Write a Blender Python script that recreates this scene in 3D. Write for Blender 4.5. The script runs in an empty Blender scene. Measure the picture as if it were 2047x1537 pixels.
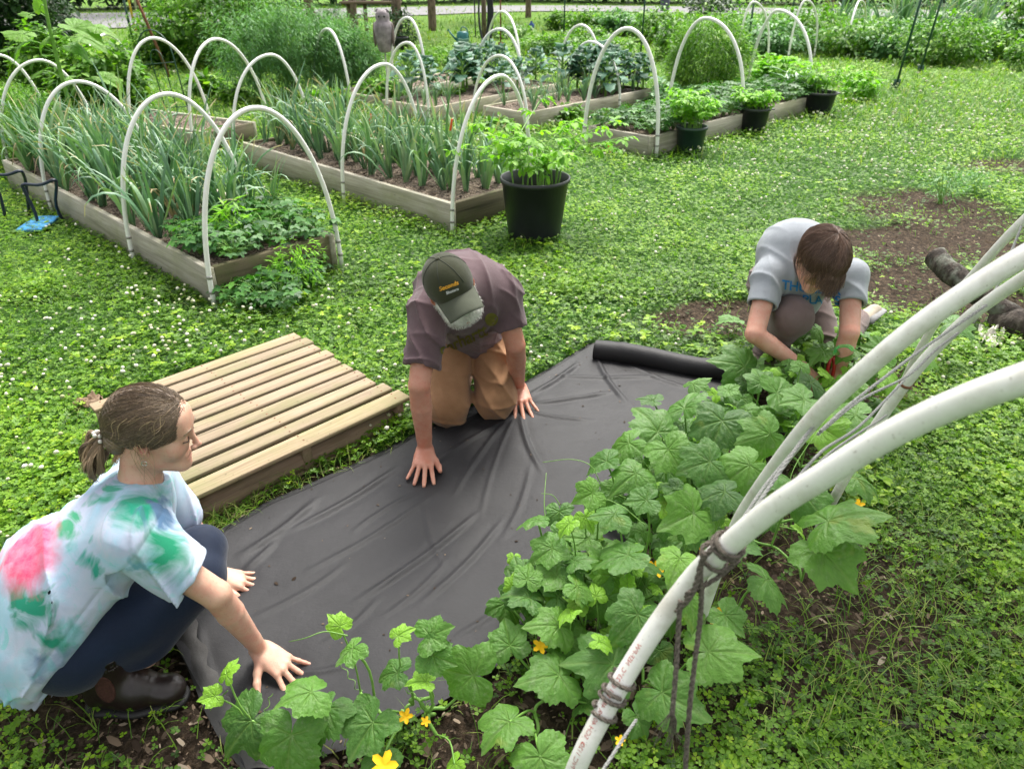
import bpy, bmesh, math, random
import numpy as np
from mathutils import Vector, Matrix
from mathutils.bvhtree import BVHTree

# ------------------------------------------------------------------ camera, world, sun, exposure
SC = bpy.context.scene
COL = SC.collection
rad = math.radians
CAM_H, PITCH, FPX = 1.65, rad(29.8), 1480.0
cd = bpy.data.cameras.new('camera')
cd.sensor_width = 36.0
cd.lens = 36.0 * FPX / 2047.0
cd.clip_start = 0.05
cd.clip_end = 400
cd.dof.use_dof = True
cd.dof.focus_distance = 2.1
cd.dof.aperture_fstop = 6.5
cam = bpy.data.objects.new('camera', cd)
COL.objects.link(cam)
cam.location = (0, 0, CAM_H)
cam.rotation_euler = (rad(90) - PITCH, 0, 0)
SC.camera = cam

SUN_EL, SUN_AZ = 58.0, 20.0          # azimuth measured from +Y towards +X
wd = bpy.data.worlds.new('World')
SC.world = wd
wd.use_nodes = True
wn = wd.node_tree
bg = wn.nodes['Background']
sky = wn.nodes.new('ShaderNodeTexSky')
sky.sky_type = 'NISHITA'
sky.sun_disc = False
sky.sun_elevation = rad(SUN_EL)
sky.sun_rotation = rad(SUN_AZ)
sky.dust_density = 6.0
sky.ozone_density = 0.6
sky.air_density = 1.0
hs = wn.nodes.new('ShaderNodeHueSaturation')       # thin high cloud: the blue of the sky is mostly veiled
hs.inputs['Saturation'].default_value = 0.12
wn.links.new(sky.outputs[0], hs.inputs['Color'])
wn.links.new(hs.outputs[0], bg.inputs['Color'])
bg.inputs['Strength'].default_value = 0.15
sd = bpy.data.lights.new('sun', 'SUN')
sd.energy = 1.6
sd.angle = rad(20)
sd.color = (1.0, 0.95, 0.84)
sun = bpy.data.objects.new('sun', sd)
COL.objects.link(sun)
_e, _a = rad(SUN_EL), rad(SUN_AZ)
sun_dir = Vector((math.sin(_a) * math.cos(_e), math.cos(_a) * math.cos(_e), math.sin(_e)))
sun.rotation_euler = sun_dir.to_track_quat('Z', 'Y').to_euler()
SC.view_settings.view_transform = 'Standard'
SC.view_settings.look = 'None'
SC.view_settings.exposure = 1.36
SC.view_settings.gamma = 1.0
SC.render.engine = 'CYCLES'
SC.cycles.max_bounces = 6
SC.cycles.diffuse_bounces = 3
SC.cycles.glossy_bounces = 2
SC.cycles.transmission_bounces = 2
SC.cycles.transparent_max_bounces = 4
SC.cycles.use_denoising = True

# ------------------------------------------------------------------ photo rays -> places in the world
RIGHT = np.array([1.0, 0, 0])
FWD = np.array([0, math.cos(PITCH), -math.sin(PITCH)])
UP = np.array([0, math.sin(PITCH), math.cos(PITCH)])
EYE = np.array([0, 0, CAM_H])
def ray(px, py):
    return FWD + RIGHT * (px - 1023.5) / FPX + UP * (768.5 - py) / FPX
def W(px, py, d):                    # point at axial distance d
    return EYE + ray(px, py) * d
def G(px, py, z=0.0):                # point on the level z
    r = ray(px, py)
    return EYE + r * ((z - CAM_H) / r[2])
def atY(px, py, Y):
    r = ray(px, py)
    return EYE + r * (Y / r[1])
def proj(p):
    q = np.asarray(p, float) - EYE
    d = q @ FWD
    return 1023.5 + FPX * (q @ RIGHT) / d, 768.5 - FPX * (q @ UP) / d, d
def CV(x, y, t):                     # direction given as right, up, toward the viewer
    v = RIGHT * x + UP * y - FWD * t
    return v / np.linalg.norm(v)

RNG = np.random.default_rng(7)
random.seed(7)
U = lambda a, b: float(RNG.uniform(a, b))

# ------------------------------------------------------------------ object helpers
def tag(o, label=None, cat=None, group=None, kind=None):
    if label: o['label'] = label
    if cat: o['category'] = cat
    if group: o['group'] = group
    if kind: o['kind'] = kind
    return o
def empty(name, loc, rz=0.0):
    o = bpy.data.objects.new(name, None)
    o.empty_display_size = 0.1
    COL.objects.link(o)
    o.location = tuple(float(c) for c in loc)
    o.rotation_euler = (0, 0, rz)
    return o
def link(name, me, mat=None, parent=None):
    o = bpy.data.objects.new(name, me)
    COL.objects.link(o)
    if mat is not None and not me.materials:
        me.materials.append(mat)
    if parent is not None:
        o.parent = parent
    return o
def mesh_np(V, F, smooth=False, attrs=None, mats=None, midx=None):
    """F: list of (n,k) index arrays. attrs: {name: per-vertex float array}"""
    V = np.asarray(V, np.float32)
    if not isinstance(F, list): F = [F]
    F = [np.asarray(f, np.int32) for f in F if len(f)]
    me = bpy.data.meshes.new('mesh')
    me.vertices.add(len(V))
    me.vertices.foreach_set('co', V.ravel())
    li = np.concatenate([f.ravel() for f in F])
    tot = np.concatenate([np.full(len(f), f.shape[1], np.int32) for f in F])
    st = np.concatenate([[0], np.cumsum(tot)[:-1]]).astype(np.int32)
    me.loops.add(len(li))
    me.loops.foreach_set('vertex_index', li)
    me.polygons.add(len(tot))
    me.polygons.foreach_set('loop_start', st)
    me.polygons.foreach_set('loop_total', tot)
    if smooth:
        me.polygons.foreach_set('use_smooth', np.ones(len(tot), bool))
    if mats:
        for m in mats: me.materials.append(m)
    if midx is not None:
        me.polygons.foreach_set('material_index', np.asarray(midx, np.int32))
    me.update(calc_edges=True)
    if attrs:
        for k, a in attrs.items():
            at = me.attributes.new(k, 'FLOAT', 'POINT')
            at.data.foreach_set('value', np.asarray(a, np.float32))
    return me

class MB:
    """collects primitive shapes for ONE mesh"""
    def __init__(s): s.v = []; s.f = {}; s.n = 0; s.r = []
    def add(s, V, F, rnd=0.5):
        V = np.asarray(V, float)
        for f in F:
            f = np.asarray(f)
            if f.size == 0: continue
            if f.ndim == 1: f = f[None]
            s.f.setdefault(f.shape[1], []).append(f + s.n)
        s.v.append(V); s.n += len(V)
        s.r.append(np.full(len(V), rnd) if np.isscalar(rnd) else rnd)
    def box(s, c, size, rot=None, bev=0.0, rnd=0.5):
        hx, hy, hz = [q / 2 for q in size]
        if bev <= 0:
            V = np.array([[x, y, z] for z in (-hz, hz) for x, y in ((-hx, -hy), (hx, -hy), (hx, hy), (-hx, hy))])
            F = [np.array([[0, 3, 2, 1], [4, 5, 6, 7], [0, 1, 5, 4], [1, 2, 6, 5], [2, 3, 7, 6], [3, 0, 4, 7]])]
        else:
            b = min(bev, hx * .9, hy * .9, hz * .9)
            ring = lambda x, y, z: [[-x + b, -y, z], [x - b, -y, z], [x, -y + b, z], [x, y - b, z], [x - b, y, z], [-x + b, y, z], [-x, y - b, z], [-x, -y + b, z]]
            V = []
            for z, k in ((-hz, b), (-hz + b, 0), (hz - b, 0), (hz, b)):
                V += ring(hx - k, hy - k, z)
            V = np.array(V)
            F = [np.array([[8 * l + i, 8 * l + (i + 1) % 8, 8 * l + 8 + (i + 1) % 8, 8 * l + 8 + i] for l in range(3) for i in range(8)]),
                 np.array([[7, 6, 5, 4, 3, 2, 1, 0], [24, 25, 26, 27, 28, 29, 30, 31]])]
        if rot is not None: V = V @ np.asarray(rot, float).T
        s.add(V + np.asarray(c, float), F, rnd)
    def tube(s, pts, r, n=8, cap=True, rnd=0.5, flat=1.0):
        P = np.asarray(pts, float); m = len(P)
        R = np.full(m, r) if np.isscalar(r) else np.asarray(r, float)
        T = np.gradient(P, axis=0); T /= np.linalg.norm(T, axis=1)[:, None] + 1e-12
        a = np.array([0, 0, 1.0]) if abs(T[0][2]) < .9 else np.array([1.0, 0, 0])
        nrm = np.cross(T[0], a); nrm /= np.linalg.norm(nrm)
        V = []
        th = np.arange(n) * 2 * math.pi / n
        for i in range(m):
            nrm = nrm - T[i] * (nrm @ T[i]); nrm /= np.linalg.norm(nrm) + 1e-12
            bn = np.cross(T[i], nrm)
            V.append(P[i] + R[i] * (np.cos(th)[:, None] * nrm + flat * np.sin(th)[:, None] * bn))
        V = np.concatenate(V)
        k = np.arange(n); k2 = (k + 1) % n
        F = [np.concatenate([np.stack([i * n + k, i * n + k2, (i + 1) * n + k2, (i + 1) * n + k], 1) for i in range(m - 1)])]
        if cap: F += [k[::-1][None], ((m - 1) * n + k)[None]]
        s.add(V, F, rnd)
    def lathe(s, prof, c=(0, 0, 0), n=32, rot=None, rnd=0.5, capb=True):
        P = np.asarray(prof, float)
        th = np.arange(n) * 2 * math.pi / n
        V = np.concatenate([np.stack([p[0] * np.cos(th), p[0] * np.sin(th), np.full(n, p[1])], 1) for p in P])
        k = np.arange(n); k2 = (k + 1) % n
        F = [np.concatenate([np.stack([i * n + k, i * n + k2, (i + 1) * n + k2, (i + 1) * n + k], 1) for i in range(len(P) - 1)])]
        if capb: F += [k[::-1][None]]
        if rot is not None: V = V @ np.asarray(rot).T
        s.add(V + np.asarray(c, float), F, rnd)
    def ball(s, c, r, nu=10, nv=6, rot=None, rnd=0.5, sc=(1, 1, 1)):
        V = [[0, 0, -1]]
        for j in range(1, nv):
            a = -math.pi / 2 + math.pi * j / nv
            V += [[math.cos(a) * math.cos(2 * math.pi * i / nu), math.cos(a) * math.sin(2 * math.pi * i / nu), math.sin(a)] for i in range(nu)]
        V += [[0, 0, 1]]
        V = np.array(V) * r * np.array(sc)
        q = [[1 + j * nu + i, 1 + j * nu + (i + 1) % nu, 1 + (j + 1) * nu + (i + 1) % nu, 1 + (j + 1) * nu + i] for j in range(nv - 2) for i in range(nu)]
        L = len(V) - 1
        t = [[0, 1 + (i + 1) % nu, 1 + i] for i in range(nu)] + [[L, L - nu + i, L - nu + (i + 1) % nu] for i in range(nu)]
        if rot is not None: V = V @ np.asarray(rot).T
        s.add(V + np.asarray(c, float), [np.array(q), np.array(t)], rnd)
    def mesh(s, smooth=False):
        return mesh_np(np.concatenate(s.v), [np.concatenate(a) for a in s.f.values()], smooth, {'rnd': np.concatenate(s.r)})
    def build(s, name, mat, parent=None, smooth=False):
        return link(name, s.mesh(smooth), mat, parent)

def spline(pts, n):
    """Catmull-Rom through the points"""
    P = np.asarray(pts, float)
    Q = np.vstack([2 * P[0] - P[1], P, 2 * P[-1] - P[-2]])
    out = []
    ts = np.linspace(0, len(P) - 1, n)
    for t in ts:
        i = min(int(t), len(P) - 2); u = t - i
        a, b, c, d = Q[i], Q[i + 1], Q[i + 2], Q[i + 3]
        out.append(.5 * (2 * b + (c - a) * u + (2 * a - 5 * b + 4 * c - d) * u * u + (3 * b - a - 3 * c + d) * u ** 3))
    return np.array(out)

def rotz(a): c, s = math.cos(a), math.sin(a); return np.array([[c, -s, 0], [s, c, 0], [0, 0, 1.0]])
def rotx(a): c, s = math.cos(a), math.sin(a); return np.array([[1.0, 0, 0], [0, c, -s], [0, s, c]])
def roty(a): c, s = math.cos(a), math.sin(a); return np.array([[c, 0, s], [0, 1.0, 0], [-s, 0, c]])
def frame(z, xhint=(1, 0, 0)):
    z = np.asarray(z, float); z = z / np.linalg.norm(z)
    x = np.asarray(xhint, float); x = x - z * (x @ z)
    if np.linalg.norm(x) < 1e-6: x = np.array([0, 1.0, 0]) - z * z[1]
    x /= np.linalg.norm(x)
    return np.stack([x, np.cross(z, x), z], 1)

def rots(yaw, tilt, taz):
    """arrays -> rotation matrices: yaw about z, then tilt by `tilt` towards azimuth taz"""
    n = len(yaw)
    cy, sy = np.cos(yaw), np.sin(yaw)
    A = np.zeros((n, 3, 3)); A[:, 0, 0] = cy; A[:, 0, 1] = -sy; A[:, 1, 0] = sy; A[:, 1, 1] = cy; A[:, 2, 2] = 1
    k = np.stack([-np.sin(taz), np.cos(taz), np.zeros(n)], 1)
    c, s = np.cos(tilt), np.sin(tilt)
    K = np.zeros((n, 3, 3)); K[:, 0, 1] = -k[:, 2]; K[:, 0, 2] = k[:, 1]; K[:, 1, 0] = k[:, 2]; K[:, 1, 2] = -k[:, 0]; K[:, 2, 0] = -k[:, 1]; K[:, 2, 1] = k[:, 0]
    R = np.eye(3)[None] + s[:, None, None] * K + (1 - c)[:, None, None] * (K @ K)
    return R @ A
def scatter(tv, tf, pos, R, sc, rnd=None):
    """copies of a small template into one mesh's arrays"""
    tv = np.asarray(tv, float); n = len(pos); k = len(tv)
    sc = np.asarray(sc, float)
    T = tv[None] * (sc[:, None, None] if sc.ndim == 1 else sc[:, None, :])
    V = np.einsum('nij,nkj->nki', R, T) + np.asarray(pos)[:, None, :]
    F = [(np.asarray(f)[None] + (np.arange(n) * k)[:, None, None]).reshape(-1, np.asarray(f).shape[1]) for f in tf]
    if rnd is None: rnd = RNG.random(n)
    return V.reshape(-1, 3), F, np.repeat(rnd, k)
def merge(parts):
    V = []; F = {}; A = []; n = 0
    for v, f, a in parts:
        V.append(v); A.append(a)
        for q in f: F.setdefault(q.shape[1], []).append(q + n)
        n += len(v)
    return np.concatenate(V), [np.concatenate(q) for q in F.values()], np.concatenate(A)

def vnoise(P, f=1.0, seed=0):
    """value noise in numpy, 3-D"""
    P = np.asarray(P, float) * f + seed * 17.31
    i = np.floor(P).astype(np.int64); u = P - i; u = u * u * (3 - 2 * u)
    def h(x, y, z):
        n = (x * 374761393 + y * 668265263 + z * 2147483647 + seed * 9176) & 0xffffffff
        n = ((n ^ (n >> 13)) * 1274126177) & 0xffffffff
        return ((n ^ (n >> 16)) & 0xffff) / 65535.0
    r = 0
    for dx in (0, 1):
        for dy in (0, 1):
            for dz in (0, 1):
                w = (u[..., 0] if dx else 1 - u[..., 0]) * (u[..., 1] if dy else 1 - u[..., 1]) * (u[..., 2] if dz else 1 - u[..., 2])
                r = r + w * h(i[..., 0] + dx, i[..., 1] + dy, i[..., 2] + dz)
    return r
def n2(x, y, f=1.0, seed=0):
    return vnoise(np.stack([x, y, np.zeros_like(x)], -1), f, seed)

# ------------------------------------------------------------------ materials
def newmat(name):
    m = bpy.data.materials.new(name); m.use_nodes = True
    nt = m.node_tree
    return m, nt, nt.nodes['Principled BSDF']
def node(nt, t, **kw):
    n = nt.nodes.new(t)
    for k, v in kw.items(): setattr(n, k, v)
    return n
def ramp(nt, fac, stops, mode='LINEAR'):
    r = node(nt, 'ShaderNodeValToRGB'); r.color_ramp.interpolation = mode
    e = r.color_ramp.elements
    while len(e) < len(stops): e.new(0.5)
    for i, (p, c) in enumerate(stops):
        e[i].position = p; e[i].color = (*c, 1) if len(c) == 3 else c
    nt.links.new(fac, r.inputs[0])
    return r.outputs[0]
def noise(nt, scale, detail=4, rough=.6, coord='Object', vec=None, stretch=None, dist=0.0):
    if vec is None:
        tc = node(nt, 'ShaderNodeTexCoord'); vec = tc.outputs[coord]
    if stretch:
        mp = node(nt, 'ShaderNodeMapping'); mp.inputs['Scale'].default_value = stretch
        nt.links.new(vec, mp.inputs[0]); vec = mp.outputs[0]
    n = node(nt, 'ShaderNodeTexNoise')
    n.inputs['Scale'].default_value = scale; n.inputs['Detail'].default_value = detail; n.inputs['Roughness'].default_value = rough
    n.inputs['Distortion'].default_value = dist
    nt.links.new(vec, n.inputs['Vector'])
    return n.outputs['Fac']
def mix(nt, fac, a, b, mode='MIX'):
    m = node(nt, 'ShaderNodeMix', data_type='RGBA', blend_type=mode)
    for sock, v in ((m.inputs[0], fac), (m.inputs[6], a), (m.inputs[7], b)):
        if isinstance(v, bpy.types.NodeSocket): nt.links.new(v, sock)
        elif isinstance(v, (int, float)): sock.default_value = v
        else: sock.default_value = (*v, 1)
    return m.outputs[2]
def math_(nt, op, a, b=0.0):
    m = node(nt, 'ShaderNodeMath', operation=op)
    for sock, v in ((m.inputs[0], a), (m.inputs[1], b)):
        if isinstance(v, bpy.types.NodeSocket): nt.links.new(v, sock)
        else: sock.default_value = v
    return m.outputs[0]
def attr(nt, name):
    a = node(nt, 'ShaderNodeAttribute', attribute_name=name)
    return a.outputs['Fac']
def bump(nt, bs, h, strength=.3, dist=.01, nrm=None):
    b = node(nt, 'ShaderNodeBump'); b.inputs['Strength'].default_value = strength; b.inputs['Distance'].default_value = dist
    nt.links.new(h, b.inputs['Height'])
    if nrm is not None: nt.links.new(nrm, b.inputs['Normal'])
    nt.links.new(b.outputs[0], bs.inputs['Normal'])
    return b.outputs[0]

def M_leaf(name, cols, rough=.5, spec=.35, trans=.35, nscale=9, vary=.35, veins=False, back=None):
    """foliage: per-leaf random tint + a little mottling, light passes through"""
    m, nt, bs = newmat(name)
    c = ramp(nt, attr(nt, 'rnd'), [(i / (len(cols) - 1), q) for i, q in enumerate(cols)])
    nz = noise(nt, nscale, 3)
    c = mix(nt, vary, c, ramp(nt, nz, [(.3, (.45, .45, .42)), (.7, (1.5, 1.5, 1.4))]), 'MULTIPLY')
    if veins:
        c = mix(nt, math_(nt, 'MULTIPLY', attr(nt, 'vein'), .55), c, (.19, .31, .08))
        c = mix(nt, ramp(nt, noise(nt, 33, 5, .7), [(.56, (0, 0, 0)), (.72, (.42,) * 3)]), c, (.30, .36, .22))
        c = mix(nt, ramp(nt, noise(nt, 9, 3, .6), [(.62, (0, 0, 0)), (.72, (.5,) * 3)]), c, (.26, .30, .05))
        nzb = noise(nt, 160, 2)
        h = math_(nt, 'ADD', math_(nt, 'MULTIPLY', attr(nt, 'vein'), -1.0), math_(nt, 'MULTIPLY', nzb, 1.1))
        bump(nt, bs, h, .55, .004)
    if back is not None:
        gm = node(nt, 'ShaderNodeNewGeometry')
        c = mix(nt, gm.outputs['Backfacing'], c, mix(nt, .6, c, back))
    nt.links.new(c, bs.inputs['Base Color'])
    bs.inputs['Roughness'].default_value = rough
    bs.inputs['Specular IOR Level'].default_value = spec
    out = nt.nodes['Material Output']
    tr = node(nt, 'ShaderNodeBsdfTranslucent')
    tc = mix(nt, 1.0, c, (1.25, 1.5, .5), 'MULTIPLY')
    nt.links.new(tc, tr.inputs['Color'])
    ms = node(nt, 'ShaderNodeMixShader'); ms.inputs[0].default_value = trans
    nt.links.new(bs.outputs[0], ms.inputs[1]); nt.links.new(tr.outputs[0], ms.inputs[2])
    nt.links.new(ms.outputs[0], out.inputs['Surface'])
    return m
def M_plain(name, col, rough=.5, spec=.5, nscale=20, vary=.25, bmp=0.0, bscale=60, metal=0.0, stretch=None):
    m, nt, bs = newmat(name)
    nz = noise(nt, nscale, 4, stretch=stretch)
    lo = tuple(c * (1 - vary) for c in col); hi = tuple(min(1, c * (1 + vary)) for c in col)
    nt.links.new(ramp(nt, nz, [(.3, lo), (.7, hi)]), bs.inputs['Base Color'])
    bs.inputs['Roughness'].default_value = rough
    bs.inputs['Specular IOR Level'].default_value = spec
    bs.inputs['Metallic'].default_value = metal
    if bmp: bump(nt, bs, noise(nt, bscale, 4), bmp, .005)
    return m
def M_wood(name, base, dark, green, gamt=.5, scale=1.0):
    """weathered boards: the grain runs along local X, knots, cracks, green algae"""
    m, nt, bs = newmat(name)
    tc = node(nt, 'ShaderNodeTexCoord'); v = tc.outputs['Object']
    off = node(nt, 'ShaderNodeVectorMath', operation='ADD')
    cb = node(nt, 'ShaderNodeCombineXYZ')
    rr = attr(nt, 'rnd')
    nt.links.new(math_(nt, 'MULTIPLY', rr, 31.0), cb.inputs[0]); nt.links.new(math_(nt, 'MULTIPLY', rr, 7.0), cb.inputs[2])
    nt.links.new(v, off.inputs[0]); nt.links.new(cb.outputs[0], off.inputs[1]); v = off.outputs[0]
    g1 = noise(nt, 12 * scale, 6, .65, vec=v, stretch=(.12, 2.2, 2.2), dist=.4)
    g2 = noise(nt, 60 * scale, 3, .6, vec=v, stretch=(.06, 2.5, 2.5))
    c = ramp(nt, g1, [(.25, dark), (.48, base), (.8, tuple(min(1, q * 1.25) for q in base))])
    c = mix(nt, .45, c, ramp(nt, g2, [(.3, (.55, .5, .45)), (.6, (1.1, 1.1, 1.1))]), 'MULTIPLY')
    c = mix(nt, .55, c, ramp(nt, rr, [(0, (.72, .74, .74)), (.5, (1, 1, 1)), (1, (1.22, 1.16, 1.05))]), 'MULTIPLY')
    big = noise(nt, 2.2, 5, .7, vec=v, stretch=(.7, 1, 1))
    gf = ramp(nt, big, [(.46, (0, 0, 0)), (.66, (gamt,) * 3)])
    c = mix(nt, gf, c, green)
    sp = noise(nt, 75, 2, .5, vec=v)
    c = mix(nt, ramp(nt, sp, [(.70, (0, 0, 0)), (.76, (.7, .7, .7))]), c, tuple(q * .35 for q in dark))
    nt.links.new(c, bs.inputs['Base Color'])
    bs.inputs['Roughness'].default_value = .85
    bs.inputs['Specular IOR Level'].default_value = .2
    bump(nt, bs, math_(nt, 'ADD', g1, math_(nt, 'MULTIPLY', g2, .6)), .5, .004)
    return m

GR = {}
GR['clover'] = M_leaf('clover_leaf', [(.024, .068, .006), (.064, .160, .008), (.128, .270, .012), (.22, .385, .018), (.34, .48, .025)], trans=.4, vary=.2)
GR['grass'] = M_leaf('grass_blade', [(.05, .13, .012), (.10, .22, .02), (.18, .30, .035), (.30, .33, .10)], trans=.35, vary=.2)
GR['onion'] = M_leaf('onion_leaf', [(.055, .125, .070), (.09, .195, .105), (.15, .285, .15), (.23, .37, .20), (.43, .37, .19)], trans=.15, vary=.3, rough=.42, spec=.45)
GR['dry'] = M_leaf('dry_leaf', [(.36, .29, .14), (.50, .40, .22)], trans=.0)
GR['potato'] = M_leaf('potato_leaf', [(.09, .24, .02), (.18, .40, .03), (.30, .55, .04)], trans=.45, vary=.25)
GR['berry'] = M_leaf('strawberry_leaf', [(.02, .085, .018), (.045, .16, .02), (.10, .27, .03)], trans=.3, vary=.25)
GR['kale'] = M_leaf('kale_leaf', [(.03, .09, .05), (.055, .15, .09), (.09, .21, .13)], trans=.15, vary=.3)
GR['bush'] = M_leaf('bush_leaf', [(.03, .09, .010), (.07, .19, .016), (.15, .32, .03), (.28, .45, .06)], trans=.35)
GR['dark'] = M_leaf('dark_leaf', [(.010, .035, .010), (.022, .065, .018), (.05, .12, .03)], trans=.25)
GR['fern'] = M_leaf('fern_leaf', [(.07, .19, .06), (.13, .29, .11), (.22, .40, .17)], trans=.3)
GR['cuke'] = M_leaf('cucumber_leaf', [(.045, .125, .020), (.078, .20, .030), (.12, .275, .034), (.22, .45, .03)], trans=.28, nscale=40, vary=.22, veins=True, rough=.5, spec=.4, back=(.15, .28, .10))
GR['stem'] = M_plain('green_stem', (.17, .34, .06), .5, .4, 30, .2)
GR['sun'] = M_leaf('sunflower_leaf', [(.10, .24, .03), (.18, .36, .04)], trans=.45, veins=True, nscale=30)
m_flower, _nt, _bs = newmat('white_petal'); _nt.links.new(ramp(_nt, attr(_nt, 'rnd'), [(0, (.30, .33, .14)), (.35, (.55, .55, .38)), (1, (.74, .74, .62))]), _bs.inputs['Base Color']); _bs.inputs['Roughness'].default_value = .8
m_yellow = M_plain('yellow_petal', (.85, .50, .015), .6, .2, 40, .15)
m_pvc = M_plain('white_pvc', (.82, .81, .78), .32, .5, 14, .06, .05, 200)
m_pvc_near = None
def _pvc():
    m, nt, bs = newmat('worn_pvc')
    n1 = noise(nt, 22, 6, .7)
    c = ramp(nt, n1, [(.30, (.66, .63, .57)), (.5, (.80, .78, .73)), (.7, (.86, .84, .80))])
    n2_ = noise(nt, 260, 2, .5)
    c = mix(nt, ramp(nt, n2_, [(.67, (0, 0, 0)), (.75, (.7, .7, .7))]), c, (.26, .22, .16))
    n3 = noise(nt, 6, 5, .75)
    c = mix(nt, ramp(nt, n3, [(.50, (0, 0, 0)), (.70, (.65,) * 3)]), c, (.44, .41, .33))
    nt.links.new(c, bs.inputs['Base Color'])
    bs.inputs['Roughness'].default_value = .36
    bump(nt, bs, n1, .08, .002)
    return m
m_pvc_near = _pvc()
m_bed = M_wood('pine_board', (.40, .375, .31), (.20, .18, .14), (.20, .22, .09), .55)
m_beddark = M_wood('mossy_board', (.115, .10, .065), (.045, .04, .025), (.07, .10, .025), .8)
m_pallet = M_wood('pallet_board', (.30, .235, .165), (.15, .115, .078), (.19, .21, .085), .6)
m_palletdark = M_wood('pallet_runner', (.22, .16, .11), (.10, .07, .05), (.12, .13, .05), .5)
m_black = M_plain('black_plastic', (.022, .024, .028), .38, .5, 8, .25, .05, 30)
m_dkgreen = M_plain('green_plastic', (.02, .045, .035), .4, .5, 8, .25)
m_metal = M_plain('galvanised_wire', (.30, .29, .27), .5, .5, 30, .3, metal=.6)
m_postgreen = M_plain('green_post_paint', (.012, .06, .035), .45, .5, 20, .2)
m_rust = M_plain('rusty_steel', (.19, .085, .05), .8, .2, 30, .4)
m_bark = M_plain('tree_bark', (.16, .12, .09), .95, .1, 22, .55, .8, 30, stretch=(1, 1, .3))
m_red = M_plain('orange_flag', (.85, .11, .03), .6, .3, 10, .1)
# ================================================================== ground, road
FABRIC_PX = [(338, 1268), (400, 1170), (436, 1067), (482, 1041), (534, 1009), (615, 974), (693, 939), (763, 907), (819, 876), (950, 815), (1055, 765), (1110, 735), (1180, 690),
             (1445, 738), (1480, 770), (1400, 860), (1300, 960), (1250, 1080), (1180, 1180), (1080, 1240), (1000, 1310), (900, 1400), (760, 1480), (480, 1530), (405, 1410)]
FABRIC_XY = np.array([G(*p)[:2] for p in FABRIC_PX])
def inpoly(x, y, poly):
    r = np.zeros(np.shape(x), bool); n = len(poly); j = n - 1
    for i in range(n):
        xi, yi = poly[i]; xj, yj = poly[j]
        c = ((yi > y) != (yj > y)) & (x < (xj - xi) * (y - yi) / (yj - yi + 1e-12) + xi)
        r ^= c; j = i
    return r
# wooden beds: near-left, near-right and far-left ground corners read off the photo; height
BEDS = {}
def bed_from(name, A, B, C, h):
    a, b, c = G(*A), G(*B), G(*C)
    u = (c - a); L = np.linalg.norm(u); u /= L
    w = np.array([u[1], -u[0], 0]); 
    if w @ (b - a) < 0: w = -w
    wd_ = np.linalg.norm(b - a)
    BEDS[name] = dict(a=a, u=u, w=w, L=L, W=wd_, h=h)
bed_from('near', (430, 612), (700, 548), (20, 372), .225)
bed_from('mid', (905, 468), (1083, 425), (492, 332), .22)
bed_from('back_left', (424, 305), (520, 282), (180, 268), .20)
bed_from('right', (1300, 315), (1155, 297), (1640, 218), .20)
bed_from('centre', (1054, 262), (960, 247), (1300, 208), .20)
bed_from('rear', (866, 250), (770, 232), (1120, 196), .20)
bed_from('far', (742, 215), (660, 205), (960, 172), .15)
def bedpoly(b, m=0.0):
    q = [b['a'] - b['u'] * m - b['w'] * m, b['a'] + b['w'] * (b['W'] + m) - b['u'] * m, b['a'] + b['w'] * (b['W'] + m) + b['u'] * (b['L'] + m), b['a'] + b['u'] * (b['L'] + m) - b['w'] * m]
    return [tuple(p[:2]) for p in q]
PALLET_PX = [(390, 1020), (822, 815), (575, 690), (172, 812)]
PALLET_XY = [tuple(G(*p)[:2]) for p in PALLET_PX]
POTS = [((1068, 470), .235, .175, .40), ((1378, 302), .155, .12, .24), ((1503, 262), .17, .13, .25), ((1632, 226), .205, .155, .25)]
def blob(x, y, px, py, rx, ry, ang=0):
    c = G(px, py); dx, dy = x - c[0], y - c[1]; a = rad(ang)
    u = dx * math.cos(a) + dy * math.sin(a); v = -dx * math.sin(a) + dy * math.cos(a)
    return np.exp(-((u / rx) ** 2 + (v / ry) ** 2) ** 1.5)
CUKE_LINE = [G(720, 1600), G(1000, 1440), G(1180, 1250), G(1330, 1080), G(1440, 940), G(1560, 830), G(1690, 760)]
def cuke_mask(x, y, wd=.28):
    m = np.zeros(np.shape(x))
    for i in range(len(CUKE_LINE) - 1):
        a, b = CUKE_LINE[i][:2], CUKE_LINE[i + 1][:2]; ab = b - a
        t = np.clip(((x - a[0]) * ab[0] + (y - a[1]) * ab[1]) / (ab @ ab), 0, 1)
        d = np.hypot(x - a[0] - t * ab[0], y - a[1] - t * ab[1])
        m = np.maximum(m, np.clip(1.6 - d / wd, 0, 1))
    return m
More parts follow.
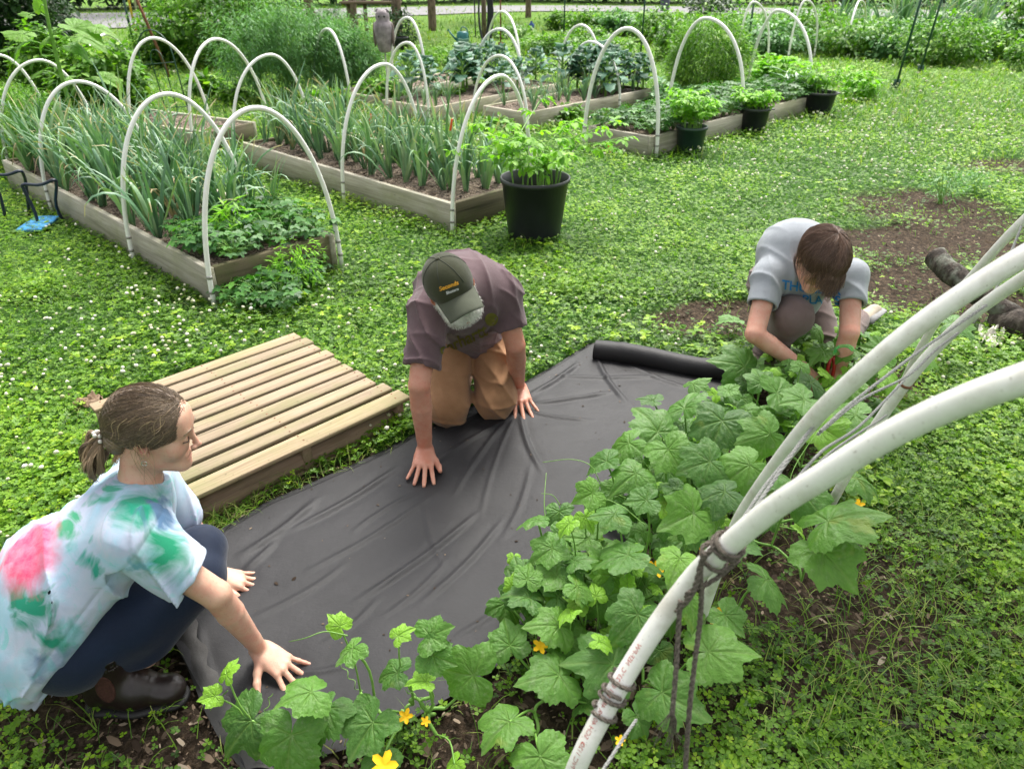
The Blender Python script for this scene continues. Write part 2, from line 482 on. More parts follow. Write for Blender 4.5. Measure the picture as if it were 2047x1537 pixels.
def bare(x, y):
    """0 = full cover, 1 = bare soil"""
    m = blob(x, y, 90, 1475, .52, .30) + blob(x, y, 330, 1440, .25, .2) + blob(x, y, 420, 1500, .25, .18)
    m = m + 1.1 * blob(x, y, 1450, 635, .40, .24) + 1.1 * blob(x, y, 1800, 570, .5, .34) + 1.0 * blob(x, y, 1720, 480, .4, .3) + 1.05 * blob(x, y, 1870, 420, .6, .6) + .8 * blob(x, y, 2040, 330, .6, .35) + .8 * blob(x, y, 1620, 575, .4, .22) + .9 * blob(x, y, 1960, 500, .5, .4) + .85 * blob(x, y, 1790, 490, .4, .3) + .8 * blob(x, y, 1950, 610, .5, .3)
    m = m + 1.0 * blob(x, y, 600, 975, .50, .09, 32) + .7 * blob(x, y, 440, 1060, .2, .1)
    m = m + .55 * blob(x, y, 1850, 1330, .55, .42) + .8 * blob(x, y, 1620, 1150, .25, .35) + .45 * blob(x, y, 1980, 1100, .4, .3) + .55 * blob(x, y, 1450, 1480, .3, .2)
    m = m + cuke_mask(x, y)
    m = m * (.55 + .9 * n2(x, y, 7, 3))
    return np.clip(m, 0, 1)

def m_ground():
    m, nt, bs = newmat('ground_soil')
    tc = node(nt, 'ShaderNodeTexCoord'); v = tc.outputs['Object']
    sx = node(nt, 'ShaderNodeSeparateXYZ'); nt.links.new(v, sx.inputs[0])
    n1 = noise(nt, 3, 6, .7, vec=v); n2_ = noise(nt, 45, 5, .7, vec=v); n3 = noise(nt, 150, 3, .6, vec=v)
    soil = ramp(nt, n2_, [(.3, (.022, .015, .010)), (.5, (.048, .036, .025)), (.68, (.095, .074, .054)), (.8, (.17, .135, .10))])
    chips = node(nt, 'ShaderNodeTexVoronoi'); chips.inputs['Scale'].default_value = 70; nt.links.new(v, chips.inputs['Vector'])
    soil = mix(nt, .55, soil, ramp(nt, chips.outputs['Color'], [(.2, (.4, .36, .33)), (.8, (1.7, 1.5, 1.35))]), 'MULTIPLY')
    gr = ramp(nt, n2_, [(.3, (.02, .055, .010)), (.55, (.045, .12, .018)), (.8, (.11, .20, .035))])
    far = ramp(nt, n1, [(.3, (.05, .12, .015)), (.5, (.10, .20, .025)), (.75, (.20, .28, .06))])
    far = mix(nt, .6, far, ramp(nt, n2_, [(.3, (.5, .5, .5)), (.7, (1.4, 1.4, 1.4))]), 'MULTIPLY')
    c = mix(nt, ramp(nt, attr(nt, 'bare'), [(.15, (0, 0, 0)), (.55, (1, 1, 1))]), gr, soil)
    yf = node(nt, 'ShaderNodeMapRange'); yf.inputs['From Min'].default_value = 9; yf.inputs['From Max'].default_value = 15
    nt.links.new(sx.outputs[1], yf.inputs[0])
    c = mix(nt, yf.outputs[0], c, far)
    nt.links.new(c, bs.inputs['Base Color']); bs.inputs['Roughness'].default_value = .95; bs.inputs['Specular IOR Level'].default_value = .15
    bump(nt, bs, math_(nt, 'ADD', n2_, math_(nt, 'MULTIPLY', n3, .5)), .9, .02)
    return m
def build_ground():
    xs = np.concatenate([np.linspace(-90, -9, 28), np.linspace(-8, 8, 200), np.linspace(9, 90, 28)])
    ys = np.concatenate([np.linspace(-20, -1, 8), np.linspace(-.5, 12, 170), np.linspace(12.5, 120, 50)])
    X, Y = np.meshgrid(xs, ys)
    B = bare(X.ravel(), Y.ravel())
    Z = (n2(X, Y, 2.2, 5) - .5) * .03 + (n2(X, Y, 9, 6) - .5) * .012 - .012
    Z = np.where(Y > 12.4, 0, Z)
    V = np.stack([X.ravel(), Y.ravel(), Z.ravel()], 1)
    nx = len(xs); ny = len(ys)
    i = np.arange((nx - 1) * (ny - 1)); r = i // (nx - 1) * nx + i % (nx - 1)
    F = np.stack([r, r + 1, r + nx + 1, r + nx], 1)
    o = link('ground', mesh_np(V, F, True, {'bare': B}), m_ground()); tag(o, kind='structure')
build_ground()

m_road = M_plain('asphalt', (.20, .197, .20), .9, .2, 3, .12, .4, 80)
mb = MB()
for seg in ([(-60, 14, 3.6), (-30, 20.5, 3.6), (-13, 25.8, 3.8), (-5, 30, 2.6), (2, 32.3, 1.9), (15, 28.9, 2.2), (40, 22.5, 2.2), (70, 16, 2.2)],):
    P = spline([(a, b, 0) for a, b, c in seg], 60); Wd = np.interp(np.linspace(0, len(seg) - 1, 60), range(len(seg)), [c for a, b, c in seg])
    T = np.gradient(P, axis=0); T /= np.linalg.norm(T, axis=1)[:, None]; N = np.stack([-T[:, 1], T[:, 0], 0 * T[:, 0]], 1)
    V = np.concatenate([P + N * Wd[:, None], P - N * Wd[:, None]]); V[:, 2] = .03
    k = np.arange(59)
    mb.add(V, [np.stack([k + 60, k + 61, k + 1, k], 1)])
tag(mb.build('road', m_road), kind='structure')

# ================================================================== ground cover (nobody could count it)
leaflet6 = []
for s_ in range(3):
    a = s_ * 2 * math.pi / 3
    pts = np.array([(0.02, 0, 0), (.42, -.42, .10), (.95, -.36, .16), (.88, 0, .02), (.95, .36, .16), (.42, .42, .10)])
    leaflet6.append(pts @ rotz(a).T)
CL_HI = (np.concatenate(leaflet6), [np.array([[6 * s_ + i for i in (0, 1, 2, 3)] for s_ in range(3)] + [[6 * s_ + i for i in (0, 3, 4, 5)] for s_ in range(3)])])
leaflet4 = []
for s_ in range(3):
    a = s_ * 2 * math.pi / 3
    pts = np.array([(0.0, 0, 0), (.65, -.48, .10), (1.0, 0, .03), (.65, .48, .10)])
    leaflet4.append(pts @ rotz(a).T)
CL_LO = (np.concatenate(leaflet4), [np.arange(12).reshape(3, 4)])
OVAL = (np.array([(0, 0, 0), (.3, -.26, .06), (.75, -.24, .04), (1.05, 0, -.06), (.75, .24, .04), (.3, .26, .06), (.5, 0, -.03)]), [np.array([[0, 1, 2, 6], [6, 2, 3, 4], [0, 6, 4, 5]])])

def sample_cover(n, ylo=60, yhi=1680, xlo=-700, xhi=2900, pw=1.0):
    px = RNG.uniform(xlo, xhi, n); py = ylo + (yhi - ylo) * RNG.random(n) ** pw
    rx = (px - 1023.5) / FPX; up = (768.5 - py) / FPX
    d = CAM_H / (math.sin(PITCH) - up * math.cos(PITCH))
    x = rx * d; y = d * (math.cos(PITCH) + up * math.sin(PITCH))
    return x, y, d
def keep_out(x, y, m=0.0, fabric=True, pallet=True):
    k = np.zeros(len(x), bool)
    if fabric: k |= inpoly(x, y, FABRIC_XY)
    if pallet: k |= inpoly(x, y, PALLET_XY)
    for b in BEDS.values(): k |= inpoly(x, y, bedpoly(b, m))
    for (p, r, rb, h) in POTS:
        c = G(*p); k |= np.hypot(x - c[0], y - c[1]) < rb + .01
    return k
def clover():
    parts = []
    for tmpl, lo, hi, n, smin in ((CL_HI, 560, 1800, 300000, .0), (CL_LO, 85, 600, 245000, .0020)):
        x, y, d = sample_cover(n, lo, hi, pw=1.0)
        B = bare(x, y)
        acc = RNG.random(n) < np.clip(d / 3.4, .3, 1) * (1 - B * .97) * np.where(y > 9, .6, 1)
        acc &= ~keep_out(x, y, 0)
        # the lower right is thinner
        g = G(1750, 1250); thin = np.exp(-(((x - g[0]) / .8) ** 2 + ((y - g[1]) / .8) ** 2))
        acc &= RNG.random(n) > thin * .50
        x, y, d = x[acc], y[acc], d[acc]; n = len(x)
        lump = n2(x, y, 5, 11); lump2 = n2(x, y, 1.3, 12)
        h = (.010 + .05 * RNG.random(n)) * (.25 + .9 * lump + .7 * lump2)
        h *= 1 - .5 * np.exp(-(((x - g[0]) / .8) ** 2 + ((y - g[1]) / .8) ** 2))
        s = np.maximum(RNG.uniform(.0075, .0155, n), smin * d * RNG.uniform(.8, 1.2, n)) * (.8 + .4 * lump)
        R = rots(RNG.uniform(0, 6.28, n), RNG.gamma(2, .16, n), RNG.uniform(0, 6.28, n))
        rnd = np.clip(.02 + .85 * (lump * .4 + lump2 * .6) + RNG.normal(0, .19, n) + .12 * np.clip((y - 4) / 5, 0, 1), 0, 1)
        parts.append(scatter(*tmpl, np.stack([x, y, h], 1), R, s, rnd))
    # taller broad weeds among it
    x, y, d = sample_cover(13000, 200, 1650)
    k = (n2(x, y, 3, 21) > .50) & (y > 1.75) & ~keep_out(x, y, .02) & (bare(x, y) < .6); x, y, d = x[k], y[k], d[k]
    n = len(x); q = 5
    X = np.repeat(x, q); Y = np.repeat(y, q); az = RNG.uniform(0, 6.28, n * q)
    h = np.repeat(RNG.uniform(.02, .06, n), q)
    R = rots(az, RNG.uniform(-.5, .5, n * q), az + 1.57)
    parts.append(scatter(*OVAL, np.stack([X, Y, h], 1), R, np.repeat(RNG.uniform(.018, .042, n), q), np.clip(np.repeat(RNG.uniform(.3, 1.0, n), q) + RNG.normal(0, .1, n * q), 0, 1)))
    V, F, A = merge(parts)
    o = link('clover_lawn', mesh_np(V, F, False, {'rnd': A}), GR['clover'])
    tag(o, 'low green clover and weeds covering the ground between the beds', 'clover', kind='stuff')
clover()

def blades(n, lo, hi, smin, hr, lean=.5, xlo=-200, xhi=2250, accf=None):
    x, y, d = sample_cover(n, lo, hi, xlo, xhi)
    acc = ~keep_out(x, y, .0)
    if accf is not None: acc &= RNG.random(len(x)) < accf(x, y, d)
    x, y, d = x[acc], y[acc], d[acc]; n = len(x)
    t = np.array([(-.5, 0, 0), (.5, 0, 0), (-.42, .10, .45), (.42, .10, .45), (-.25, .34, .8), (.25, .34, .8), (0, .72, 1.0)])
    F = [np.array([[0, 1, 3, 2], [2, 3, 5, 4]]), np.array([[4, 5, 6]])]
    az = RNG.uniform(0, 6.28, n)
    H = RNG.uniform(hr[0], hr[1], n); w = np.maximum(RNG.uniform(.0018, .0042, n), smin * d)
    R = rots(az, RNG.uniform(0, lean, n), az + 1.57)
    return scatter(t, F, np.stack([x, y, np.zeros(n)], 1), R, np.stack([w, H, H], 1))
def grass():
    parts = []
    gm = lambda x, y, d: np.clip(n2(x, y, 2.5, 31) * 1.9 - .35, .12, 1) * (1 - .9 * bare(x, y))
    parts.append(blades(40000, 330, 1680, .0008, (.03, .10), accf=gm))
    def lr(x, y, d):
        g = G(1850, 1150); return np.exp(-(((x - g[0]) / .75) ** 2 + ((y - g[1]) / .9) ** 2)) * (.25 + .9 * n2(x, y, 6, 32))
    parts.append(blades(6000, 700, 1680, .0005, (.03, .10), .9, 1150, 2250, lr))
    def edge(x, y, d):
        g = G(620, 970); a = np.exp(-(((x - g[0]) / .7) ** 2 + ((y - g[1]) / .35) ** 2))
        g = G(480, 1050); return np.clip(a * .6 + np.exp(-(((x - g[0]) / .25) ** 2 + ((y - g[1]) / .12) ** 2)), 0, 1)
    parts.append(blades(9000, 820, 1150, .0006, (.03, .09), .9, 300, 900, edge))
    far = lambda x, y, d: np.where(y > 8.5, 1.0, .25)
    parts.append(blades(34000, 12, 330, .0013, (.05, .16), .6, accf=far))
    V, F, A = merge(parts)
    tag(link('grass', mesh_np(V, F, False, {'rnd': A}), GR['grass']), 'thin grass blades growing through the clover', 'grass', kind='stuff')
grass()

def clover_flowers():
    b = MB(); b.ball((0, 0, 0), 1.0, 7, 4, sc=(1, 1, .85)); me = b
    tv = np.concatenate(me.v); tv *= (1 + .12 * RNG.standard_normal(len(tv)))[:, None]; tf = [np.concatenate(f) for f in me.f.values()]
    x, y, d = sample_cover(21500, 120, 1250)
    px = 1023.5 + FPX * x / d
    dens = n2(x, y, 1.6, 41) * .9 + .5 * n2(x, y, 6, 42)
    g = G(1850, 260); right = np.exp(-(((x - g[0]) / 3.2) ** 2 + ((y - g[1]) / 2.6) ** 2))
    g2 = G(150, 600); left = np.exp(-(((x - g2[0]) / 1.6) ** 2 + ((y - g2[1]) / 1.6) ** 2))
    p = np.clip(dens - .45, 0, 1) * .42 + right * 1.7 * dens + left * .38 * dens
    acc = (RNG.random(len(x)) < p) & ~keep_out(x, y, .03) & (bare(x, y) < .3) & ~((px > 1500) & (y < 2.6))
    x, y, d = x[acc], y[acc], d[acc]; n = len(x)
    lump = n2(x, y, 5, 11)
    z = .03 + .05 * lump + RNG.uniform(0, .025, n)
    s = np.maximum(RNG.uniform(.006, .0105, n), .0016 * d)
    R = rots(RNG.uniform(0, 6.28, n), RNG.uniform(0, .5, n), RNG.uniform(0, 6.28, n))
    V, F, A = scatter(tv, tf, np.stack([x, y, z], 1), R, s)
    tag(link('clover_flowers', mesh_np(V, F, False, {'rnd': A}), m_flower), 'small white clover blossoms dotted over the lawn', 'clover blossoms', kind='stuff')
clover_flowers()

def litter():
    m, nt, bs = newmat('leaf_litter')
    nt.links.new(ramp(nt, attr(nt, 'rnd'), [(0, (.025, .016, .011)), (.5, (.055, .040, .028)), (.8, (.12, .088, .062)), (.95, (.22, .16, .11)), (1, (.36, .30, .23))]), bs.inputs['Base Color'])
    bs.inputs['Roughness'].default_value = .9; bs.inputs['Specular IOR Level'].default_value = .15
    x, y, d = sample_cover(95000, 250, 1680)
    k = (RNG.random(len(x)) < (bare(x, y) * .8 + .04) * np.clip(d / 4, .35, 1)) & ~keep_out(x, y, 0); x, y = x[k], y[k]; n = len(x)
    t = np.array([(-1, -.28, 0), (0, -.42, .08), (1, -.2, 0), (1, .2, .05), (0, .42, -.02), (-1, .22, .06)])
    R = rots(RNG.uniform(0, 6.28, n), RNG.gamma(2, .18, n), RNG.uniform(0, 6.28, n))
    s = RNG.gamma(2.0, .0026, n) + .002
    p1 = scatter(t, [np.array([[0, 1, 4, 5], [1, 2, 3, 4]])], np.stack([x, y, RNG.uniform(.0, .012, n)], 1), R, s)
    tag(link('leaf_litter', mesh_np(p1[0], p1[1], False, {'rnd': p1[2]}), m), 'brown wood chips and dead leaf bits on the bare soil', 'leaf litter', kind='stuff')
    global M_LITTER; M_LITTER = m
litter()
# ================================================================== raised beds
def m_mulch():
    m, nt, bs = newmat('bed_mulch')
    tc = node(nt, 'ShaderNodeTexCoord'); v = tc.outputs['Object']
    vo = node(nt, 'ShaderNodeTexVoronoi'); vo.inputs['Scale'].default_value = 55; nt.links.new(v, vo.inputs['Vector'])
    c = ramp(nt, vo.outputs['Color'], [(.15, (.045, .033, .024)), (.5, (.14, .105, .075)), (.85, (.29, .23, .175))])
    c = mix(nt, .6, c, ramp(nt, noise(nt, 6, 4, vec=v), [(.3, (.5, .5, .5)), (.7, (1.25, 1.2, 1.15))]), 'MULTIPLY')
    nt.links.new(c, bs.inputs['Base Color']); bs.inputs['Roughness'].default_value = .95
    bump(nt, bs, vo.outputs['Distance'], .8, .02)
    return m
m_bedsoil = m_mulch()
BED_LABEL = {
 'near': ('long weathered raised bed of onions with strawberries at its near end, closest on the left', 'onions and strawberries'),
 'mid': ('weathered raised bed of onions and brown mulch beside the big black pot', ''),
 'back_left': ('low raised bed behind the tall flowering stalk on the left with bare mulch', ''),
 'right': ('raised bed full of strawberries with three planted pots along its side', ''),
 'centre': ('raised bed of young onions behind the strawberry bed, in front of dark kale', ''),
 'rear': ('raised bed of kale behind the leek bed in the middle of the garden', ''),
 'far': ('small far raised bed below the owl decoy', '')}
def build_bed(key):
    b = BEDS[key]; t = .038; h = b['h']
    c = b['a'] + b['u'] * b['L'] / 2 + b['w'] * b['W'] / 2
    ang = math.atan2(b['u'][1], b['u'][0])
    o = empty('raised_bed', (c[0], c[1], 0), ang)
    side = 1 if np.cross(b['u'], b['w'])[2] > 0 else -1        # +w is local +y when side = 1
    L, Wd = b['L'], b['W']
    def board(nm, cx, cy, sx, sy, mat, ext=0):
        m = MB()
        ln = max(sx, sy); R = rotz(math.pi / 2) if sy > sx else None
        m.box((0, 0, 0), (ln, min(sx, sy), h), None, .003, RNG.random())
        q = m.build(nm, mat, o)
        q.location = (cx, cy * side, h / 2 - .01)
        if sy > sx: q.rotation_euler = (0, 0, math.pi / 2)
        return q
    board('side_board', 0, -Wd / 2 + t / 2, L, t, m_bed)
    board('side_board', 0, Wd / 2 - t / 2, L, t, m_bed)
    board('end_board', -L / 2 + t / 2, 0, t, Wd - 2 * t - .004, m_beddark if key in ('near', 'mid', 'back_left') else m_bed)
    board('end_board', L / 2 - t / 2, 0, t, Wd - 2 * t - .004, m_beddark)
    n1, n2_ = 60, 24
    X, Y = np.meshgrid(np.linspace(-L / 2 + t, L / 2 - t, n1), np.linspace(-Wd / 2 + t, Wd / 2 - t, n2_))
    Z = h - .045 + .03 * n2(X + c[0], Y + c[1], 8, 4)
    i = np.arange((n1 - 1) * (n2_ - 1)); r = i // (n1 - 1) * n1 + i % (n1 - 1)
    link('soil', mesh_np(np.stack([X.ravel(), Y.ravel(), Z.ravel()], 1), np.stack([r, r + 1, r + n1 + 1, r + n1], 1), True), m_bedsoil, o)
    # chips lying on the mulch
    k = 900 if key in ('near', 'mid') else 260
    tq = np.array([(-1, -.28, 0), (0, -.42, .08), (1, -.2, 0), (1, .2, .05), (0, .42, -.02), (-1, .22, .06)])
    P = np.stack([RNG.uniform(-L / 2 + t, L / 2 - t, k), RNG.uniform(-Wd / 2 + t, Wd / 2 - t, k), np.full(k, h - .022)], 1)
    a = scatter(tq, [np.array([[0, 1, 4, 5], [1, 2, 3, 4]])], P, rots(RNG.uniform(0, 6.28, k), RNG.gamma(2, .2, k), RNG.uniform(0, 6.28, k)), RNG.uniform(.006, .018, k))
    ch = link('mulch_chips', mesh_np(a[0], a[1], False, {'rnd': a[2]}), M_LITTER, o); ch['kind'] = 'stuff'
    tag(o, BED_LABEL[key][0], 'raised bed', 'wooden raised beds')
    b['obj'] = o
for k in BEDS: build_bed(k)

def bed_pt(key, s, t, z=None):
    """s along the length from the near-left corner in metres, t across"""
    b = BEDS[key]
    p = b['a'] + b['u'] * s + b['w'] * t
    p = p.copy(); p[2] = b['h'] - .03 if z is None else z
    return p

# ================================================================== white hoops
def hoop(Lf, ap, Rf, label, r=.0135, sleeve=True):
    a = np.asarray(Lf, float); b = np.asarray(Rf, float)
    u = b - a; Ls = np.linalg.norm(u[:2]); u = u / Ls
    nrm = np.array([u[1], -u[0], 0])
    rr = ray(*ap); t = ((a - EYE) @ nrm) / (rr @ nrm)
    p = EYE + rr * t
    s = float(np.clip((p - a) @ u / Ls, .30, .70)); z = float(p[2])
    if not .5 < z < 1.4: print('hoop z odd', ap, z)
    z = min(max(z, .6), 1.25)
    th = np.linspace(0, math.pi, 41)
    # slack bend: straight-ish legs and a rounder top
    xs = -np.cos(th); zs = np.sin(th) ** .92
    X = np.where(xs < 0, s + xs * s, s + xs * (1 - s)) * Ls
    P = a[None] + X[:, None] * u[None]; P[:, 2] = zs * z
    P += nrm[None] * (.012 * np.sin(th * 2 + U(0, 3)))[:, None]
    c = (a + b) / 2
    o = empty('hoop', (c[0], c[1], 0))
    m = MB(); m.tube(P - [c[0], c[1], 0], r, 10)
    q = m.build('pipe', m_pvc, o, True)
    if sleeve:
        for e in (0, 1):
            m = MB(); src = P if e == 0 else P[::-1]
            for zz in (.06, .165):
                i = int(np.argmin(abs(src[:12, 2] - zz))); base = src[i]; d = src[i + 1] - src[i - 1] if i else src[1] - src[0]
                R = frame(d)
                m.lathe([(r + .001, -.008), (r + .0035, -.006), (r + .0035, .006), (r + .001, .008)], base - [c[0], c[1], 0], 10, R)
            m.build('clamp', m_metal, o)
    tag(o, label, 'hoop', 'white hoops over the raised beds')
    return o
def bw(key): b = BEDS[key]; return b['w'] * (b['W'] + .02)
H = hoop
for (lf, ap, lb) in (((428, 616), (507, 217), 'white plastic hoop over the strawberries at the near end of the closest bed'),
                     ((268, 528), (330, 189), 'white hoop second from the near end of the closest onion bed'),
                     ((104, 424), (150, 164), 'white hoop in front of the tall leafy stalk, third along the closest bed'),
                     ((22, 345), (76, 121), 'white hoop behind the tall stalk, fourth along the closest bed'),
                     ((-70, 325), (-4, 111), 'white hoop cut by the left edge of the photo')):
    a = G(*lf); H(a, ap, a + bw('near'), lb)
for (lf, ap, lb) in (((903, 470), (1000, 152), 'white hoop beside the big black pot, near end of the middle onion bed'),
                     ((687, 410), (768, 129), 'white hoop over the middle of the mulched onion bed'),
                     ((474, 330), (540, 110), 'white hoop over the far end of the mulched onion bed')):
    a = G(*lf); H(a, ap, a + bw('mid'), lb)
for (lf, ap, rf, lb) in (((388, 300), (430, 79), (540, 262), 'white hoop in front of the feathery asparagus over the back left bed'),
                     ((270, 288), (305, 77), (424, 262), 'white hoop around the small garden trellis'),
                     ((176, 262), (212, 69), (292, 215), 'white hoop half hidden behind the tall stalk leaves'),
                     ((776, 236), (815, 86), (859, 250), 'white hoop just right of the owl decoy stake, the lower of two'),
                     ((786, 182), (815, 36), (854, 196), 'taller white hoop behind the owl decoy'),
                     ((632, 190), (655, 59), (703, 207), 'narrow white hoop standing alone before the asparagus'),
                     ((946, 238), (1001, 112), (1056, 264), 'white hoop nested lowest of the three in the centre of the garden'),
                     ((949, 190), (1000, 59), (1047, 206), 'white hoop nested middle of the three in the centre of the garden'),
                     ((974, 136), (1004, 24), (1041, 160), 'white hoop in front of the hung black hose, tallest of the nested three'),
                     ((1133, 204), (1181, 84), (1238, 224), 'white hoop to the left of the dark kale plants'),
                     ((1116, 166), (1161, 51), (1200, 176), 'white hoop behind the kale beside the green post'),
                     ((1167, 296), (1254, 58), (1312, 314), 'white hoop over the near end of the strawberry bed with the pots'),
                     ((1334, 236), (1411, 37), (1480, 256), 'white hoop over the tall bushy green plant'),
                     ((1492, 190), (1550, 21), (1616, 212), 'white hoop at the far end of the strawberry bed'),
                     ((1469, 132), (1500, 5), (1532, 130), 'distant white hoop with a slack top left of the pair'),
                     ((1574, 122), (1600, 2), (1626, 116), 'distant white hoop touching the top of the photo'),
                     ((1685, 112), (1684, 12), (1724, 88), 'distant white hoop standing alone before the green stakes')):
    H(G(*lf), ap, G(*rf), lb, .0155 if ap[0] < 1200 and ap[1] > 60 else .019)

# ================================================================== onions
def onion_mesh(seed, nl=8, hgt=.5):
    r = np.random.default_rng(seed)
    V = []; F = []; A = []; n = 0
    az0 = r.uniform(0, 6.28)
    for i in range(nl):
        az = az0 + (i % 2) * math.pi + r.normal(0, .55)
        L = hgt * r.uniform(.75, 1.15); w = r.uniform(.0075, .013)
        el = rad(r.uniform(64, 89)); bend = r.uniform(.1, 1.4) if r.random() < .72 else r.uniform(1.8, 4.2)
        m = 11; p = np.array([r.normal(0, .006), r.normal(0, .006), -.01]); pts = []; e = el
        for j in range(m):
            t = j / (m - 1); pts.append(p.copy())
            e = el - bend * max(0, t - .28) ** 1.5 * 1.35
            p = p + np.array([math.cos(az) * math.cos(e), math.sin(az) * math.cos(e), math.sin(e)]) * L / m
        pts = np.array(pts); T = np.gradient(pts, axis=0); T /= np.linalg.norm(T, axis=1)[:, None]
        S = np.array([-math.sin(az), math.cos(az), 0]); tw = r.normal(0, .6)
        rn = np.clip(r.normal(.5, .25), 0, 1)
        for j in range(m):
            t = j / (m - 1); ww = w * (1 - .15 * (1 - t) if t < .3 else 1) * (1 - max(0, t - .45) ** 1.2 * 1.75)
            ww = max(ww, .001); Nn = np.cross(S, T[j]); Sx = S * math.cos(tw * t) + Nn * math.sin(tw * t); Nx = np.cross(Sx, T[j])
            V += [pts[j] - Sx * ww + Nx * ww * .55, pts[j], pts[j] + Sx * ww + Nx * ww * .55]
            A += [(1.0 if t > .82 and i % 3 == 0 else min(rn, .78))] * 3
        for j in range(m - 1):
            q = n + 3 * j; F += [[q, q + 1, q + 4, q + 3], [q + 1, q + 2, q + 5, q + 4]]
        n += 3 * m
    b = MB(); b.tube([(0, 0, -.02), (0, 0, .05), (0, 0, .11)], [.012, .010, .007], 6)
    bv = np.concatenate(b.v)
    V = np.concatenate([np.array(V), bv]); FF = [np.array(F)] + [np.concatenate(f) + n for f in b.f.values()]
    A = np.concatenate([A, np.full(len(bv), .78)])
    q4 = np.concatenate([f for f in FF if f.shape[1] == 4]); rest = [f for f in FF if f.shape[1] != 4]
    me = mesh_np(V, [q4] + rest, True, {'rnd': A}); me.materials.append(GR['onion'])
    return me
ONI = [onion_mesh(100 + i, 9 + i % 5, .46 + .03 * (i % 5)) for i in range(9)]
def place_onion(p, sc, label, group, name='onion_plant', yaw=None, mesh=None):
    o = link(name, mesh or random.choice(ONI)); o.location = tuple(p); o.scale = (sc,) * 3
    o.rotation_euler = (U(-.22, .22), U(-.22, .22), U(0, 6.28) if yaw is None else yaw)
    tag(o, label, 'onion', group)
def onion_rows(key, s0, s1, t0, t1, ds, dt, sc, label, group):
    s = s0
    while s < s1:
        t = t0
        while t < t1:
            if RNG.random() < .93:
                place_onion(bed_pt(key, s + U(-.05, .05), t + U(-.05, .05)), sc * U(.8, 1.2), label, group)
            t += dt
        s += ds
bn, bm_ = BEDS['near'], BEDS['mid']
onion_rows('near', .62, bn['L'] - .05, .10, bn['W'] - .05,   .18, .16, 1.22, 'tall blue green onion plant crowded in the closest bed', 'onions in the closest bed')
onion_rows('mid', .22, bm_['L'] - .05, .20, bm_['W'] - .04, .18, .15, 1.12, 'pale green onion plant crowded in the mulched middle bed', 'onions in the middle bed')
b = BEDS['centre']; onion_rows('centre', .2, b['L'] - .1, .1, b['W'] - .08, .24, .22, .62, 'young onion plant in the bed left of the strawberries', 'onions in the bed before the kale')
b = BEDS['rear']; onion_rows('rear', .15, b['L'] * .35, .1, b['W'] - .08, .25, .22, .6, 'young onion plant at the near end of the kale bed', 'onions at the end of the kale bed')
def dry_leaves():
    r = np.random.default_rng(5); m = MB()
    for i in range(4):
        az = r.uniform(0, 6.28); P = spline([(0, 0, .02), (.05 * math.cos(az), .05 * math.sin(az), .16), (.13 * math.cos(az), .13 * math.sin(az), .20), (.2 * math.cos(az), .2 * math.sin(az), .08)], 9)
        m.tube(P, np.linspace(.008, .002, 9), 4, flat=.25, rnd=r.random())
    return m.mesh(True)
DRY = dry_leaves(); DRY.materials.append(GR['dry'])
for i in range(16):
    key = 'near' if i % 2 else 'mid'; b = BEDS[key]
    o = link('withered_onion', DRY); o.location = tuple(bed_pt(key, U(.4, b['L'] - .3), U(.1, b['W'] - .1))); o.rotation_euler = (0, 0, U(0, 6.28)); o.scale = (U(.8, 1.4),) * 3
    tag(o, 'yellow withered onion leaves among the green ones in the %s bed' % ('closest' if i % 2 else 'middle'), 'withered onion', 'withered onions in the %s bed' % ('closest' if i % 2 else 'middle'))

# ================================================================== leafy plants made of many leaves
LEAF = (np.array([(0, 0, 0), (.28, -.27, .05), (.68, -.24, .03), (1.0, 0, -.10), (.68, .24, .03), (.28, .27, .05), (.5, 0, -.04)]), [np.array([[0, 1, 2, 6], [6, 2, 3, 4], [0, 6, 4, 5]])])
NARROW = (np.array([(0, 0, 0), (.4, -.10, .03), (1.0, 0, -.08), (.4, .10, .03)]), [np.array([[0, 1, 2, 3]])])
def crown(n, rx, ry, rz, leaf, cz, tmpl=LEAF, lump=.35, seed=0, up=.5, shell=.35, flatten=.0):
    r = np.random.default_rng(seed)
    D = r.standard_normal((n, 3)); D /= np.linalg.norm(D, axis=1)[:, None]
    rr = (shell + (1 - shell) * r.random(n) ** .5)
    lp = 1 + lump * 2 * (vnoise(D, 2.1, seed) - .5) + lump * (vnoise(D, 5.3, seed + 3) - .5)
    P = D * (rr * lp)[:, None] * [rx, ry, rz]; P[:, 2] += cz
    az = np.arctan2(D[:, 1], D[:, 0]) + r.normal(0, .8, n)
    R = rots(az, r.normal(.25, .5, n), az)
    col = np.clip(.5 + .45 * (vnoise(P, 3.0 / max(rx, .2), seed + 9) - .5) + r.normal(0, .2, n), 0, 1)
    return scatter(*tmpl, P, R, leaf * r.uniform(.6, 1.3, n), col)
